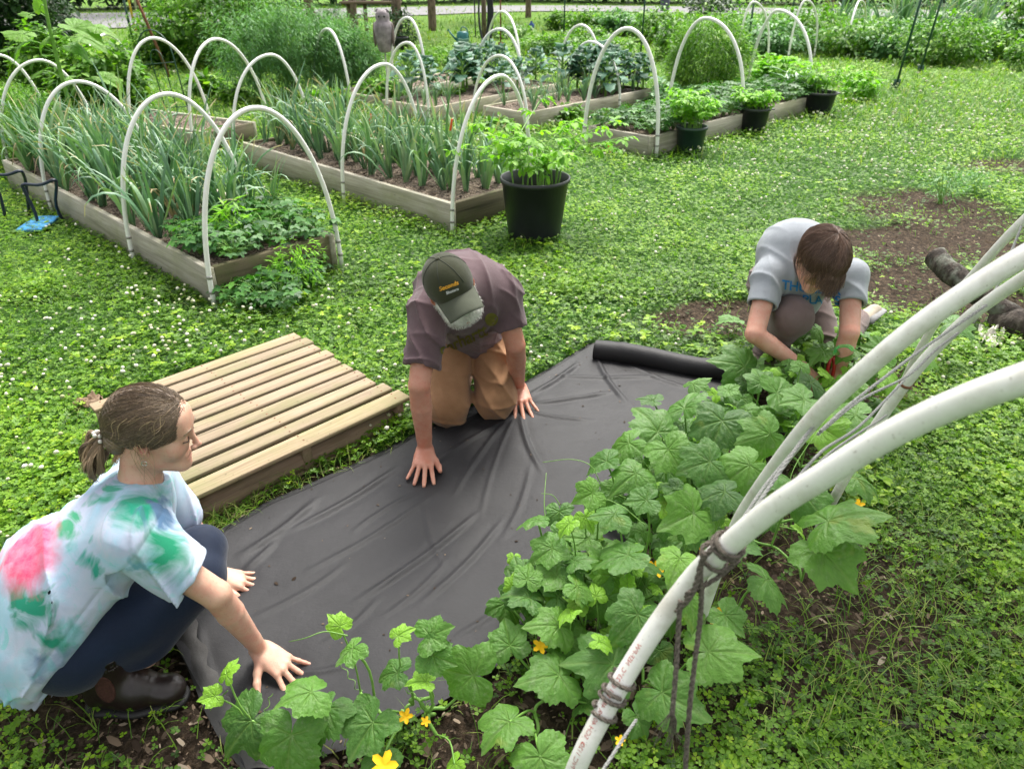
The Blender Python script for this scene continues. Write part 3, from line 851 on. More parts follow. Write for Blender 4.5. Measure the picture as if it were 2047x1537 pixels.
def plant(name, loc, rx, ry, rz, n, leaf, mat, label, cat, group=None, tmpl=LEAF, stems=5, seed=None, lump=.35, cz=None, stemmat=None, shell=.3):
    seed = random.randint(1, 99999) if seed is None else seed
    o = empty(name, (loc[0], loc[1], loc[2]))
    cz = rz * .95 if cz is None else cz
    v, f, a = crown(n, rx, ry, rz, leaf, cz, tmpl, lump, seed, shell=shell)
    k = v[:, 2] < .004
    v[k, 2] = .004 + .01 * RNG.random(k.sum())
    link('foliage', mesh_np(v, f, False, {'rnd': a}), mat, o)
    m = MB(); r = random.Random(seed)
    for i in range(stems):
        e = np.array([r.uniform(-.7, .7) * rx, r.uniform(-.7, .7) * ry, cz + r.uniform(0, .6) * rz])
        P = spline([(r.uniform(-.1, .1) * rx, r.uniform(-.1, .1) * ry, -.02), e * [.35, .35, .5], e], 7)
        m.tube(P, np.linspace(.012, .004, 7) * max(.35, min(3, rx * 2)), 5, cap=False)
    m.build('stem', stemmat or GR['stem'], o, True)
    tag(o, label, cat, group)
    return o
def copy_tree(o, parent=None):
    c = o.copy(); COL.objects.link(c); c.parent = parent
    for ch in list(o.children): copy_tree(ch, c)
    return c

# strawberries: mounded plants with three-part leaves
def berry_proto(seed, sc=1.0):
    o = empty('strawberry_plant', (0, 0, 0)); r = np.random.default_rng(seed)
    n = 30; az = r.uniform(0, 6.28, n); rr = .02 + .11 * r.random(n) ** .6; h = .05 + .12 * r.random(n) * (1.2 - rr * 4)
    P = np.stack([np.cos(az) * rr, np.sin(az) * rr, h], 1)
    t3 = np.concatenate([LEAF[0] @ rotz(a).T for a in (-1.25, 0, 1.25)]); f3 = [np.concatenate([LEAF[1][0] + 7 * i for i in range(3)])]
    v, f, a = scatter(t3, f3, P, rots(az, r.uniform(.0, .7, n), az), r.uniform(.03, .05, n), np.clip(r.normal(.45, .25, n), 0, 1))
    link('foliage', mesh_np(v, f, False, {'rnd': a}), GR['berry'], o)
    m = MB()
    for i in range(n): m.tube(spline([(0, 0, 0), P[i] * [.4, .4, .8], P[i]], 4), .0016, 4, cap=False)
    m.build('stem', GR['stem'], o)
    return o
bp = [berry_proto(s) for s in range(4)]; first = [True] * 4
def place_berry(p, sc, label, group):
    i = random.randrange(4)
    if first[i]: o = bp[i]; first[i] = False
    else: o = copy_tree(bp[i])
    o.location = tuple(p); o.scale = (sc,) * 3; o.rotation_euler = (0, 0, U(0, 6.28))
    tag(o, label, 'strawberry plant', group)
for i in range(40):
    place_berry(bed_pt('near', U(.03, .66), U(.06, bn['W'] - .06)), U(.7, 1.15), 'dark leafy strawberry plant filling the near end of the closest bed', 'strawberries at the end of the onion bed')
for i in range(20):
    q = G(*random.choice([(480, 600), (520, 590), (560, 570), (600, 575), (640, 560), (540, 615), (500, 625)])); place_berry(q + [U(-.08, .08), U(-.06, .06), 0], U(.7, 1.15), 'strawberry runner plant on the lawn against the mossy end board', 'strawberries spilled in front of the bed')
b = BEDS['right']
for i in range(95):
    place_berry(bed_pt('right', U(.06, b['L'] - .1), U(.05, b['W'] - .05)), U(.95, 1.5), 'strawberry plant in the bed behind the three pots', 'strawberries in the bed with pots')
# herbs standing in the near bed end
plant('weed', G(600, 585), .16, .12, .16, 520, .045, GR['potato'], 'light green herb growing up against the mossy end board', 'weed', tmpl=NARROW, stems=4)
plant('weed', bed_pt('near', .35, .35), .10, .10, .14, 160, .09, GR['potato'], 'bright grassy weed among the strawberries of the closest bed', 'weed', tmpl=NARROW, stems=3)

# kale and other tall leafy crops
def kale_proto(seed):
    o = empty('kale_plant', (0, 0, 0)); r = np.random.default_rng(seed)
    V = []; F = []; A = []; n = 0; m = MB()
    for i in range(18):
        az = i * 2.4 + r.normal(0, .3); t = i / 18; h = .10 + .26 * t; L = .30 - .1 * t; el = rad(20 + 55 * t)
        d = np.array([math.cos(az) * math.cos(el), math.sin(az) * math.cos(el), math.sin(el)])
        m.tube([np.array([0, 0, h]), np.array([0, 0, h]) + d * L * .4], .005, 5, cap=False)
        S = np.array([-math.sin(az), math.cos(az), 0]); rn = r.random()
        for j in range(7):
            q = j / 6; p = np.array([0, 0, h]) + d * L * (.35 + .65 * q) + np.array([0, 0, -.12 * q * q])
            w = .055 * math.sin(math.pi * min(1, .15 + q * .85)) ** .6 * (1 + .25 * (j % 2)) + .004
            V += [p - S * w + [0, 0, r.normal(0, .012)], p, p + S * w + [0, 0, r.normal(0, .012)]]; A += [rn] * 3
        for j in range(6):
            k = n + 3 * j; F += [[k, k + 1, k + 4, k + 3], [k + 1, k + 2, k + 5, k + 4]]
        n += 21
    link('foliage', mesh_np(np.array(V), np.array(F), False, {'rnd': np.array(A)}), GR['kale'], o)
    m.tube([(0, 0, -.02), (0, 0, .38)], [.014, .010], 7); m.build('stem', GR['stem'], o)
    return o
kp = [kale_proto(1), kale_proto(2)]; kf = [True, True]
def place_kale(p, sc, lb, gr):
    i = random.randrange(2)
    if kf[i]: o = kp[i]; kf[i] = False
    else: o = copy_tree(kp[i])
    o.location = tuple(p); o.scale = (sc,) * 3; o.rotation_euler = (0, 0, U(0, 6.28)); tag(o, lb, 'kale', gr)
b = BEDS['centre']
for i in range(13): place_kale(bed_pt('centre', b['L'] * U(.55, 1.02), U(.05, b['W'] + .25)), U(.95, 1.35), 'dark blue green kale plant under the hoops right of the centre', 'kale right of the centre')
b = BEDS['rear']
for i in range(15): place_kale(bed_pt('rear', b['L'] * U(.15, 1.0), U(.1, b['W'] + .5)), U(.85, 1.25), 'dark kale plant behind the nested hoops', 'kale behind the nested hoops')
for i in range(5): place_kale(G(U(1690, 1900), U(95, 125)), U(.8, 1.2), 'pale cabbage plant in the far right border', 'cabbages in the far border')

# ================================================================== big pots
def potato_top(o_parent_loc, R, hgt, label, seed, ncl=22, spread=1.0, drop=None):
    """upright stems with compound leaves"""
    r = np.random.default_rng(seed); o = empty('potato_plant', o_parent_loc)
    m = MB(); P = []; AZ = []
    for i in range(ncl):
        az = r.uniform(0, 6.28); out = R * spread * (.35 + .9 * r.random()); h = hgt * r.uniform(.45, 1.0)
        b0 = np.array([r.uniform(-.6, .6) * R, r.uniform(-.6, .6) * R, -.06]); e = b0 * .3 + [math.cos(az) * out, math.sin(az) * out, h]
        S = spline([b0, b0 * [1.1, 1.1, 0] + [0, 0, h * .55], e], 9); m.tube(S, np.linspace(.006, .0025, 9), 5, cap=False)
        for q in (4, 6, 7, 8):
            for w in range(2):
                a2 = az + r.normal(0, 1.3); st = S[q]; L = r.uniform(.06, .14); tip = st + [math.cos(a2) * L, math.sin(a2) * L, r.uniform(-.02, .03)]
                m.tube([st, tip], .0016, 4, cap=False)
                for u_ in (.45, .75, 1.0):
                    for sd in (-1, 1):
                        P.append(st + (tip - st) * u_); AZ.append(a2 + sd * (1.1 if u_ < 1 else .3))
    P = np.array(P); AZ = np.array(AZ); n = len(P)
    v, f, a = scatter(*LEAF, P, rots(AZ, r.normal(.35, .35, n), AZ), r.uniform(.036, .068, n), np.clip(r.normal(.6, .25, n), 0, 1))
    link('foliage', mesh_np(v, f, False, {'rnd': a}), GR['potato'], o); m.build('stem', GR['stem'], o, True)
    tag(o, label, 'potato plant', 'potato plants in the pots'); return o
POT_L = [('largest black nursery pot, standing at the corner of the middle onion bed', 'yellow green potato plant growing from the largest black pot'),
         ('small dark green pot standing at the near corner of the strawberry bed', 'bushy potato plant growing from the dark green pot'),
         ('black ribbed pot between the dark green pot and the farthest pot', 'low potato plant in the ribbed pot'),
         ('wide black tub, farthest of the pots along the strawberry bed', 'thin yellow green potato plant in the wide black tub')]
for i, (p, r1, r0, h) in enumerate(POTS):
    c = G(*p); o = empty('plant_pot', c)
    m = MB(); m.lathe([(r0 * .2, .004), (r0, .004), (r0 + .003, .01), (r1 - .012, h - .03), (r1 - .004, h - .028), (r1, h - .024), (r1, h), (r1 - .008, h + .002), (r1 - .012, h - .002), (r1 - .03, h * .75), (r1 - .035, h * .6)], n=44)
    m.build('pot_wall', m_dkgreen if i == 1 else m_black, o, True)
    m = MB(); m.lathe([(r1 - .03, h * .72), (r1 * .5, h * .74), (.001, h * .73)], n=24, capb=False); m.build('soil', m_bedsoil, o)
    if i == 0:
        m = MB(); a0, a1 = rad(197), rad(212); pr = []
        for k in range(5):
            a = a0 + (a1 - a0) * k / 4
            for zz in (.10, .20):
                rr = r0 + (r1 - r0) * zz / h + .0015; pr.append((rr * math.cos(a), rr * math.sin(a), zz + .05))
        m.add(pr, [np.array([[2 * k, 2 * k + 2, 2 * k + 3, 2 * k + 1] for k in range(4)])]); m.build('sticker', M_plain('grey_sticker', (.16, .17, .18), .6), o)
    if i >= 2:
        m = MB(); m.box((-r1 - .012, 0, h - .018), (.05, .09, .012), None, .004); m.box((r1 + .012, 0, h - .018), (.05, .09, .012), None, .004); m.build('handle', m_black, o)
    tag(o, POT_L[i][0], 'plant pot', 'potato pots on the lawn')
    q = c.copy(); q[2] = h * .8
    hg, ncl, spd = ((.50, 17, 2.0), (.40, 20, 1.1), (.28, 14, 1.1), (.40, 13, 1.5))[i]
    potato_top(q, r1, hg, POT_L[i][1], 50 + i, ncl, spd)
# ================================================================== plants and things behind the beds
def bushat(px, py, wpx, hpx, n, leafpx, mat, name, label, cat='bush', group=None, tmpl=LEAF, depth=.8, lump=.4, stems=5):
    c = G(px, py); d = proj(c)[2]; s = d / FPX
    rx = wpx / 2 * s; rz = hpx / 2 * s * 1.02
    return plant(name, c, rx, rx * depth, rz, n, leafpx * s, mat, label, cat, group, tmpl, stems, lump=lump)
bushat(1405, 200, 175, 160, 9000, 12, GR['bush'], 'bush', 'tall soft green bushy herb under the second hoop of the strawberry bed', tmpl=NARROW, lump=.25)
bushat(225, 262, 180, 165, 4200, 15, GR['bush'], 'bush', 'leafy green mint clump behind the tall flowering stalk', lump=.3)
bushat(125, 210, 130, 150, 2600, 14, GR['bush'], 'bush', 'upright light green weed clump left of the tall stalk')
bushat(60, 330, 200, 150, 9000, 11, GR['bush'], 'bush', 'bright feathery clump at the left edge behind the blue kneeler', tmpl=NARROW, lump=.25)
bushat(450, 128, 300, 150, 9000, 10, GR['bush'], 'shrub', 'yellow green shrub right of the light road', 'shrub')
bushat(20, 150, 250, 240, 9000, 12, GR['dark'], 'shrub', 'large dark evergreen shrub at the top left edge', 'shrub')
bushat(110, 100, 130, 100, 2600, 10, GR['dark'], 'shrub', 'dark shrub touching the left end of the road', 'shrub')
for i, (px, py, w, h) in enumerate(((520, 200, 150, 170), (590, 195, 160, 185), (660, 190, 120, 150), (720, 185, 110, 120))):
    bushat(px, py, w, h * 1.05, 6500, 10, GR['fern'], 'asparagus_fern', ['widest feathery asparagus clump before the shrub', 'tallest feathery asparagus clump in the middle of its row', 'feathery asparagus clump behind the lone narrow hoop', 'small feathery asparagus clump next to the owl decoy'][i], 'asparagus', 'asparagus clumps', NARROW, lump=.6, stems=12)
bushat(420, 192, 70, 42, 260, 20, GR['bush'], 'bush', 'light green chard plant in the low back bed', 'chard')
bushat(470, 205, 60, 30, 260, 14, GR['bush'], 'bush', 'low squash plant between the back bed and the asparagus')
bushat(660, 212, 110, 34, 500, 14, GR['bush'], 'bush', 'low squash plant in front of the narrow hoop')
bushat(760, 205, 90, 50, 700, 12, GR['bush'], 'bush', 'soft green crop at the foot of the owl decoy stake')
bushat(800, 95, 70, 70, 700, 8, GR['dark'], 'shrub', 'ivy covered bush at the foot of a tree trunk', 'shrub')
bushat(880, 130, 160, 34, 900, 9, GR['bush'], 'bush', 'low green crop patch under the teal watering can')
for i, (px, py, w, h) in enumerate(((1090, 110, 90, 40), (1170, 90, 110, 36), (1215, 112, 110, 34), (1050, 145, 110, 26), (1120, 60, 60, 34))):
    bushat(px, py, w, h, 900, 8, GR['bush'], 'bush', ['rounded green crop left of the thin green post', 'green vine crop behind the far pair of hoops', 'low crop right below the thin green post', 'flat crop patch behind the nested hoops', 'spiky green weed in front of the road'][i])
for i, (px, py, w, h) in enumerate(((1250, 70, 120, 40), (1320, 85, 120, 60), (1465, 100, 150, 70), (1530, 110, 150, 60), (1620, 100, 160, 70), (1710, 112, 170, 62), (1790, 118, 160, 60), (1880, 128, 180, 80), (1960, 118, 130, 60), (2010, 112, 130, 60))):
    bushat(px, py, w, h, 2800, 9, GR['bush'] if i % 3 else GR['fern'], 'bush', 'green border plant clump, number %s counting right from the green post' % ('one two three four five six seven eight nine ten'.split()[i]), 'border plant', 'plants in the far border', lump=.75)
bushat(2040, 112, 110, 130, 1500, 12, GR['bush'], 'shrub', 'leafy shrub cut by the top right corner of the photo', 'shrub')
bushat(1420, 30, 110, 40, 800, 8, GR['dark'], 'shrub', 'dark shrub on the near side of the road behind the hoops', 'shrub')
bushat(1575, 215, 60, 70, 160, 40, GR['onion'], 'leek_plant', 'pale leek clump behind the widest tub', 'leek', tmpl=NARROW)
bushat(1545, 175, 90, 60, 500, 18, GR['potato'], 'bush', 'yellow green potato plant under the farthest strawberry hoop', 'potato plant')
bushat(1720, 200, 60, 50, 300, 14, GR['potato'], 'weed', 'yellow green weed right of the widest tub', 'weed')
bushat(1880, 405, 90, 75, 260, 12, GR['fern'], 'weed', 'sparse blue green seedling growing from the mulch strip', 'weed', tmpl=NARROW, stems=8)
bushat(1945, 385, 60, 50, 300, 10, GR['fern'], 'weed', 'grey green tuft right of the sparse seedling', 'weed', tmpl=NARROW)
bushat(2035, 140, 60, 60, 500, 9, GR['bush'], 'weed', 'green clump at the right edge below the corner shrub', 'weed')

# tree trunks with crowns far above the frame
def tree(px, py, wpx, lean, label, h=5.0):
    c = G(px, py); d = proj(c)[2]; r = wpx / 2 * d / FPX
    o = empty('tree', c)
    m = MB(); P = spline([(0, 0, -.1), (lean * .3, 0, h * .3), (lean * .8, .05, h * .65), (lean, 0, h)], 18)
    m.tube(P, np.linspace(r * 1.2, r * .55, 18) * (1 + .06 * RNG.standard_normal(18)), 12)
    for k in range(3):
        a = U(0, 6.28); e = P[13 + k]; m.tube(spline([e, e + [math.cos(a) * .5, math.sin(a) * .5, .5], e + [math.cos(a) * 1.3, math.sin(a) * 1.3, 1.0]], 8), np.linspace(r * .45, r * .15, 8), 7)
    m.build('trunk', m_bark, o, True)
    v, f, a = crown(900, 1.8, 1.8, 1.2, .30, h + .8, LEAF, .35, int(px)); link('crown', mesh_np(v, f, False, {'rnd': a}), GR['dark'], o)
    tag(o, label, 'tree', 'trees before the road')
tree(630, 62, 17, -.7, 'rough leaning tree trunk left of the owl decoy')
tree(712, 66, 14, -.2, 'pale thin tree trunk between the leaning trunk and the owl')
tree(797, 88, 17, 0, 'tree trunk just right of the owl decoy')
tree(865, 62, 13, 0, 'straight tree trunk standing before the road in the centre')
tree(1056, 36, 10, 0, 'slender tree trunk with a blue jug hung beside it')
tree(1650, 40, 15, .1, 'brown tree trunk before the road among the right hoops')
tree(375, 24, 14, .1, 'pale tree trunk behind the yellow green shrub')
tree(128, 22, 18, 0, 'dark tree trunk beyond the light road')

# dark wood beyond the road
v, f, a = [], [], []
parts = []
for i in range(26):
    x = -34 + i * 2.8; q = crown(1500, 2.4, 1.6, 2.0, .30, 1.5, LEAF, .35, 300 + i, shell=.2); q[0][:, 0] += x; q[0][:, 1] += np.interp(x, [-40, -13, 0, 15, 40], [25, 33.5, 39, 35.5, 28]) + .5 * math.sin(i * 1.7); parts.append(q)
V, F, A = merge(parts); V[:, 2] = np.maximum(V[:, 2], .0)
tag(link('far_wood', mesh_np(V, F, False, {'rnd': A}), GR['dark']), 'dark wood beyond the road along the top of the photo', 'wood', kind='stuff')

# fence posts and wires
def stake(name, a, b, r, mat, label, cat='stake', group=None, tip=None, n=6):
    a = np.asarray(a, float); b = np.asarray(b, float); o = empty(name, a)
    m = MB(); m.tube([(0, 0, -.02), b - a], r, n); m.build('shaft', mat, o, True)
    if tip is not None:
        d = b - a; m = MB(); m.tube([d * .78, d * 1.005], r * 1.12, n); m.build('tip', tip, o, True)
    else:
        d = b - a; L = np.linalg.norm(d); m = MB(); m.box(d * .03, (r * 6, r * .6, .12)); m.build('anchor_plate', mat, o)
    tag(o, label, cat, group)
a = G(1790, 176); stake('metal_stake', a, a + [.10, 0, 1.95], .017, m_postgreen, 'dark green metal stake leaning on the lawn, the nearer of two', 'stake', 'green metal stakes')
a = G(1838, 146); stake('metal_stake', a, a + [.10, 0, 1.9], .017, m_postgreen, 'dark green metal stake, the farther of the two leaning ones', 'stake', 'green metal stakes')
a = G(1280, 118); stake('metal_stake', a, a + [.0, 0, 1.8], .017, m_postgreen, 'dark green stake behind the hoop left of the strawberry bed', 'stake', 'green metal stakes')
a = G(1126, 100); stake('metal_stake', a, a + [.0, 0, 1.8], .016, m_postgreen, 'dark green stake right of the hung hose', 'stake', 'green metal stakes')
a = G(1492, 110); stake('metal_stake', a, a + [.0, 0, 1.2], .02, m_postgreen, 'short green stake between the distant hoops', 'stake', 'green metal stakes')
a = G(1001, 96); stake('metal_stake', a, a + [.0, 0, 1.6], .018, m_rust, 'rusty steel stake behind the tallest nested hoop', 'stake', 'rusty steel stakes')
m_white = M_plain('white_paint', (.7, .7, .68), .5)
a = G(92, 108); stake('metal_stake', a, a + [-.25, 0, 1.12], .024, m_rust, 'rusty steel stake with a white tip at the upper left', 'stake', 'rusty steel stakes', m_white)
a = G(340, 155); stake('metal_stake', a, a + [-.40, 0, 1.75], .022, m_rust, 'rusty steel stake with a white tip right of the road', 'stake', 'rusty steel stakes', m_white)
a = G(271, 62); stake('pole', a, a + [0, 0, 1.8], .028, M_plain('yellow_pole', (.62, .36, .05), .6), 'thin yellow pole in front of the light road', 'pole')
a = G(279, 62); stake('pole', a, a + [.12, 0, 1.8], .024, M_plain('grey_pole', (.35, .33, .24), .7), 'thin greyish pole beside the yellow one', 'pole')
def fence(p0, p1, h, label, step=.10, posts=()):
    p0 = np.asarray(p0, float); p1 = np.asarray(p1, float); L = np.linalg.norm(p1 - p0); u = (p1 - p0) / L
    o = empty('wire_fence', p0); m = MB()
    for q in np.arange(0, L, step): m.tube([u * q, u * q + [0, 0, h]], .0022, 3, cap=False)
    for z in np.arange(.02, h + .01, step): m.tube([[0, 0, z], u * L + [0, 0, z]], .0022, 3, cap=False)
    m.build('wire_mesh', m_metal, o)
    for q in posts:
        m = MB(); m.tube([u * q + [0, .02, -.02], u * q + [0, .02, h + .1]], .022, 6); m.build('post', m_postgreen, o)
    tag(o, label, 'fence')
fence(G(-160, 128), G(430, 128), 1.25, 'thin wire fence in front of the road on the left', .13, (.3, 4.0))
fence(G(1500, 62), G(2250, 74), 1.2, 'thin wire fence behind the right border plants', .16, (1, 4, 7))

# owl decoy
m_owl = M_plain('owl_plastic', (.22, .19, .20), .7, .3, 14, .45, .6, 40)
c = atY(770, 105, 9.6); base = np.array([c[0], c[1], 0]); o = empty('owl_decoy', c)
m = MB(); m.lathe([(.05, 0), (.075, .02), (.105, .16), (.118, .26), (.10, .32), (.078, .335), (.083, .37), (.08, .41), (.055, .445), (.01, .455)], n=22); m.build('body', m_owl, o, True)
m = MB(); m.lathe([(.035, 0), (.002, .035)], (-.055, 0, .43), 8); m.build('ear_tuft', m_owl, o); m = MB(); m.lathe([(.035, 0), (.002, .035)], (.055, 0, .43), 8); m.build('ear_tuft', m_owl, o)
for s_ in (-1, 1):
    m = MB(); m.ball((s_ * .105, .0, .19), .06, 10, 8, sc=(.35, .9, 2.2)); m.build('wing', M_plain('owl_wing', (.13, .10, .09), .7, .3, 20, .5, .6), o, True)
    m = MB(); m.ball((s_ * .032, -.072, .385), .014, 8, 6); m.build('eye', m_black, o, True)
tag(o, 'brown grey owl decoy on a thin stake among the hoops', 'owl decoy')
m = MB(); m.tube([(0, 0, 0), (0, 0, c[2])], .008, 6); q = m.build('stake_rod', m_metal); q.location = tuple(base); q.name = 'thin_rod'; tag(q, 'thin dark rod carrying the owl decoy', 'rod')

# coiled hose on a post
c = G(968, 88); o = empty('garden_hose', c + [0, -.08, 0]); m = MB()
for k in range(6):
    th = np.linspace(0, 2 * math.pi, 30); rw = .10 + .012 * k; P = np.stack([rw * np.sin(th) + .01 * k, -.012 * k + .01 * np.sin(th * 3), .72 + .62 * np.cos(th) - .02 * k], 1); m.tube(P, .017, 7, cap=False)
m.build('coil', M_plain('black_rubber', (.02, .021, .03), .5), o, True)
m = MB(); m.tube([(-.17, 0, 1.3), (-.2, 0, .8), (-.19, 0, .15)], .015, 6); m.build('loose_end', m_black, o, True)
tag(o, 'long coil of black hose hanging on a wooden post', 'hose')
m = MB(); m.tube([(0, 0, -.05), (0, 0, 1.6)], [.06, .05], 9); q = m.build('wooden_post', m_bark, smooth=True); q.location = tuple(G(968, 86) + [0, .05, 0]); tag(q, 'wooden post behind the black hose coil', 'post')
# teal watering can
c = G(925, 88); o = empty('watering_can', c); mt = M_plain('teal_plastic', (.02, .16, .17), .45)
m = MB(); m.lathe([(.01, .0), (.13, 0), (.14, .02), (.13, .22), (.10, .25), (.06, .26)], n=20); m.build('can_body', mt, o, True)
m = MB(); m.tube([(-.12, 0, .06), (-.22, 0, .16), (-.31, 0, .27)], [.025, .02, .016], 8); m.lathe([(.016, 0), (.04, .03)], (-.31, 0, .27), 10, roty(-.8)); m.build('spout', mt, o, True)
m = MB(); m.tube(spline([(-.05, 0, .25), (0, 0, .34), (.1, 0, .3), (.14, 0, .12)], 12), .012, 7); m.build('handle', mt, o, True)
tag(o, 'teal watering can on the grass left of the hose', 'watering can')
# wooden frame table
c = G(735, 78); o = empty('potting_table', c)
m = MB(); m.box((.15, 0, .78), (1.4, .5, .05)); m.build('table_top', m_palletdark, o)
for x in (-.4, .0, .7):
    m = MB(); m.box((x, 0, .37), (.08, .08, .76)); m.build('leg', m_palletdark, o)
m = MB(); m.box((-.2, 0, .5), (.32, .04, .05)); m.build('cross_bar', m_palletdark, o)
tag(o, 'old wooden potting table behind the owl decoy', 'table')
# blue jug on a trunk
c = G(1062, 60) + np.array([0, -.2, .28]); m = MB(); m.lathe([(.02, 0), (.07, .01), (.075, .14), (.03, .19), (.028, .22)], n=14); q = m.build('jug', M_plain('blue_plastic', (.03, .08, .30), .5), smooth=True); q.location = tuple(c - [0, 0, .28]); tag(q, 'small blue jug at the foot of the slender trunk', 'jug')
m = MB(); m.lathe([(.03, 0), (.13, .01), (.15, .22), (.16, .25), (.14, .25)], n=18); q = m.build('bucket', m_black, smooth=True); q.location = tuple(G(803, 100)); tag(q, 'small dark bucket on the grass behind the tall hoop near the owl', 'bucket')
m = MB(); m.lathe([(.02, .0), (.16, .01), (.17, .40), (.175, .42), (.15, .44), (.02, .45)], n=18); q = m.build('bin', M_plain('grey_blue_bin', (.07, .08, .12), .5), smooth=True); q.location = tuple(G(1328, 24)); tag(q, 'dark blue bin standing by the road', 'bin')

# small arched garden trellis
c = G(352, 252); o = empty('garden_trellis', c); m = MB()
def arch(x0, x1, z1, zb=-.02):
    th = np.linspace(0, math.pi, 12); r = (x1 - x0) / 2; a = [(x0, 0, zb)] + [((x0 + x1) / 2 - r * math.cos(t), 0, z1 - r + r * math.sin(t)) for t in th] + [(x1, 0, zb)]
    return np.array(a)
m.tube(arch(-.26, .26, 1.0), .007, 6); m.build('outer_arch', m_postgreen, o)
m = MB(); m.tube(arch(-.09, .09, .80), .0055, 6); m.build('inner_arch', m_postgreen, o)
m = MB(); [m.tube([(-.26, 0, z), (.26, 0, z)], .005, 5) for z in (.2, .66)]; m.build('cross_bar', m_postgreen, o)
o.rotation_euler = (0, rad(-6), rad(-25)); tag(o, 'small dark green arched metal trellis inside a hoop', 'trellis')

# tall leafy stalk on the left
def stalk():
    base = G(165, 300, .15); o = empty('sunflower_plant', base)
    top = atY(78, -60, base[1] - .25); mid = atY(128, 170, base[1] - .1)
    P = spline([base * 0, mid - base, atY(100, 60, base[1] - .18) - base, top - base], 20)
    m = MB(); m.tube(P, np.linspace(.021, .011, 20), 8); m.build('stem', GR['stem'], o, True)
    r = np.random.default_rng(3)
    spec = [(18, 62, 62, 165), (30, 95, 66, 205), (80, 82, 46, 200), (178, 68, 74, -20), (215, 62, 50, -15), (190, 82, 60, -12), (165, 103, 46, -25), (5, 100, 30, 190), (122, 160, 40, 190), (228, 165, 52, -20), (108, 72, 22, 10), (45, 25, 30, 160), (75, 5, 30, 95), (65, 150, 32, 200)]
    for (px, py, sz, az) in spec:
        c = atY(px, py, base[1] - .1 + r.uniform(-.15, .1)); d = proj(c)[2]; L = sz * d / FPX
        j = int(np.argmin([abs(proj(base + q)[1] - py - 10) for q in P]))
        a = P[j]; lv = cuke_leaf_arrays(int(px), kind='sun')
        ax = rad(az); X = np.array([math.cos(ax), 0, math.sin(ax)]); 
        N = CV(r.uniform(-.3, .3), .75, .7); R = np.stack([X, np.cross(N, X), N], 1); R, _ = np.linalg.qr(R); 
        if R[:, 0] @ X < 0: R[:, 0] *= -1
        if R[:, 2] @ N < 0: R[:, 2] *= -1
        if np.linalg.det(R) < 0: R[:, 1] *= -1
        V = (lv[0] * L * .62) @ R.T + (c - base) - X * L * .4
        link('leaf', mesh_np(V, lv[1], True, {'rnd': np.full(len(V), r.random()), 'vein': lv[2]}), GR['sun'], o)
        m = MB(); q = c - base - X * L * .4; m.tube(spline([a, (a + q) / 2 + [0, 0, .03], q], 7), .004, 5, cap=False); m.build('leaf_stalk', GR['stem'], o, True)
    tag(o, 'tall leafy sunflower stalk rising past the top of the photo on the left', 'sunflower')
# orange flags
for (px, py, t, lb) in ((902, 250, 1, 'small orange marker flag among the onions beside the pot hoop'), (1218, 306, 1, 'orange marker leaning on the strawberry bed board'), (740, 238, 0, 'tiny orange marker in the middle onion bed')):
    c = G(px, py) if t and px > 1000 else atY(px, py, 5.6 if px > 800 else 6.6)
    m = MB(); m.box((0, 0, 0), (.016, .004, .085), roty(-.35) if px > 1000 else roty(.2), .001); q = m.build('marker_flag', m_red); q.location = tuple(c + [0, 0, .04 if px > 1000 else 0])
    tag(q, lb, 'marker', 'orange garden markers')

# unseen tree added out of frame, crown placed to shade the near right corner
added_shade_tree = empty('tree', (3.4, .5, 0)); m = MB(); m.tube(spline([(0, 0, -.1), (.05, .0, 1.5), (-.1, .1, 3.4)], 14), np.linspace(.16, .09, 14), 12)
for k in range(5): a_ = k * 1.26; m.tube(spline([(-.05, .05, 2.6), (.7 * math.cos(a_), .7 * math.sin(a_), 3.2), (-1.1 + 1.2 * math.cos(a_), 2.2 + 1.2 * math.sin(a_), 3.6)], 8), np.linspace(.06, .02, 8), 7)
m.build('trunk', m_bark, added_shade_tree, True)
v, f, a = crown(2400, 1.7, 1.5, .6, .16, 3.7, LEAF, .3, 77, shell=.1); v = v + [-1.1, 2.3, 0]; link('crown', mesh_np(v, f, False, {'rnd': a}), GR['dark'], added_shade_tree)
tag(added_shade_tree, 'unseen leafy tree added to shade the near right of the lawn', 'tree')

for i in range(26):
    place_onion(G(U(1660, 1960), U(70, 92)), U(2.0, 3.0), 'tall blue green leek in the far border behind the hoops at the right', 'leeks in the far right border')
for (px, py, w, h, n, lf, mt, lb) in ((1130, 245, 60, 30, 300, 16, 'bush', 'low weed clump between the strawberry bed and the centre bed'), (985, 262, 90, 26, 500, 12, 'bush', 'weeds growing along the end board of the centre bed'), (905, 215, 80, 40, 600, 12, 'bush', 'bright weed patch in the gap before the rear kale bed'),
        (1330, 215, 70, 50, 700, 12, 'fern', 'feathery green herb behind the strawberry bed beside the kale'), (700, 150, 60, 60, 900, 9, 'bush', 'yellow green flowering weeds inside the narrow lone hoop'), (1115, 100, 200, 26, 1600, 9, 'bush', 'wide low green patch beyond the kale'),
        (1010, 75, 120, 24, 900, 8, 'bush', 'low green growth on the near side of the road'), (560, 60, 120, 50, 1800, 8, 'bush', 'pale green wild growth behind the asparagus')):
    bushat(px, py, w, h, n, lf, GR[mt], 'weed', lb, lump=.6)

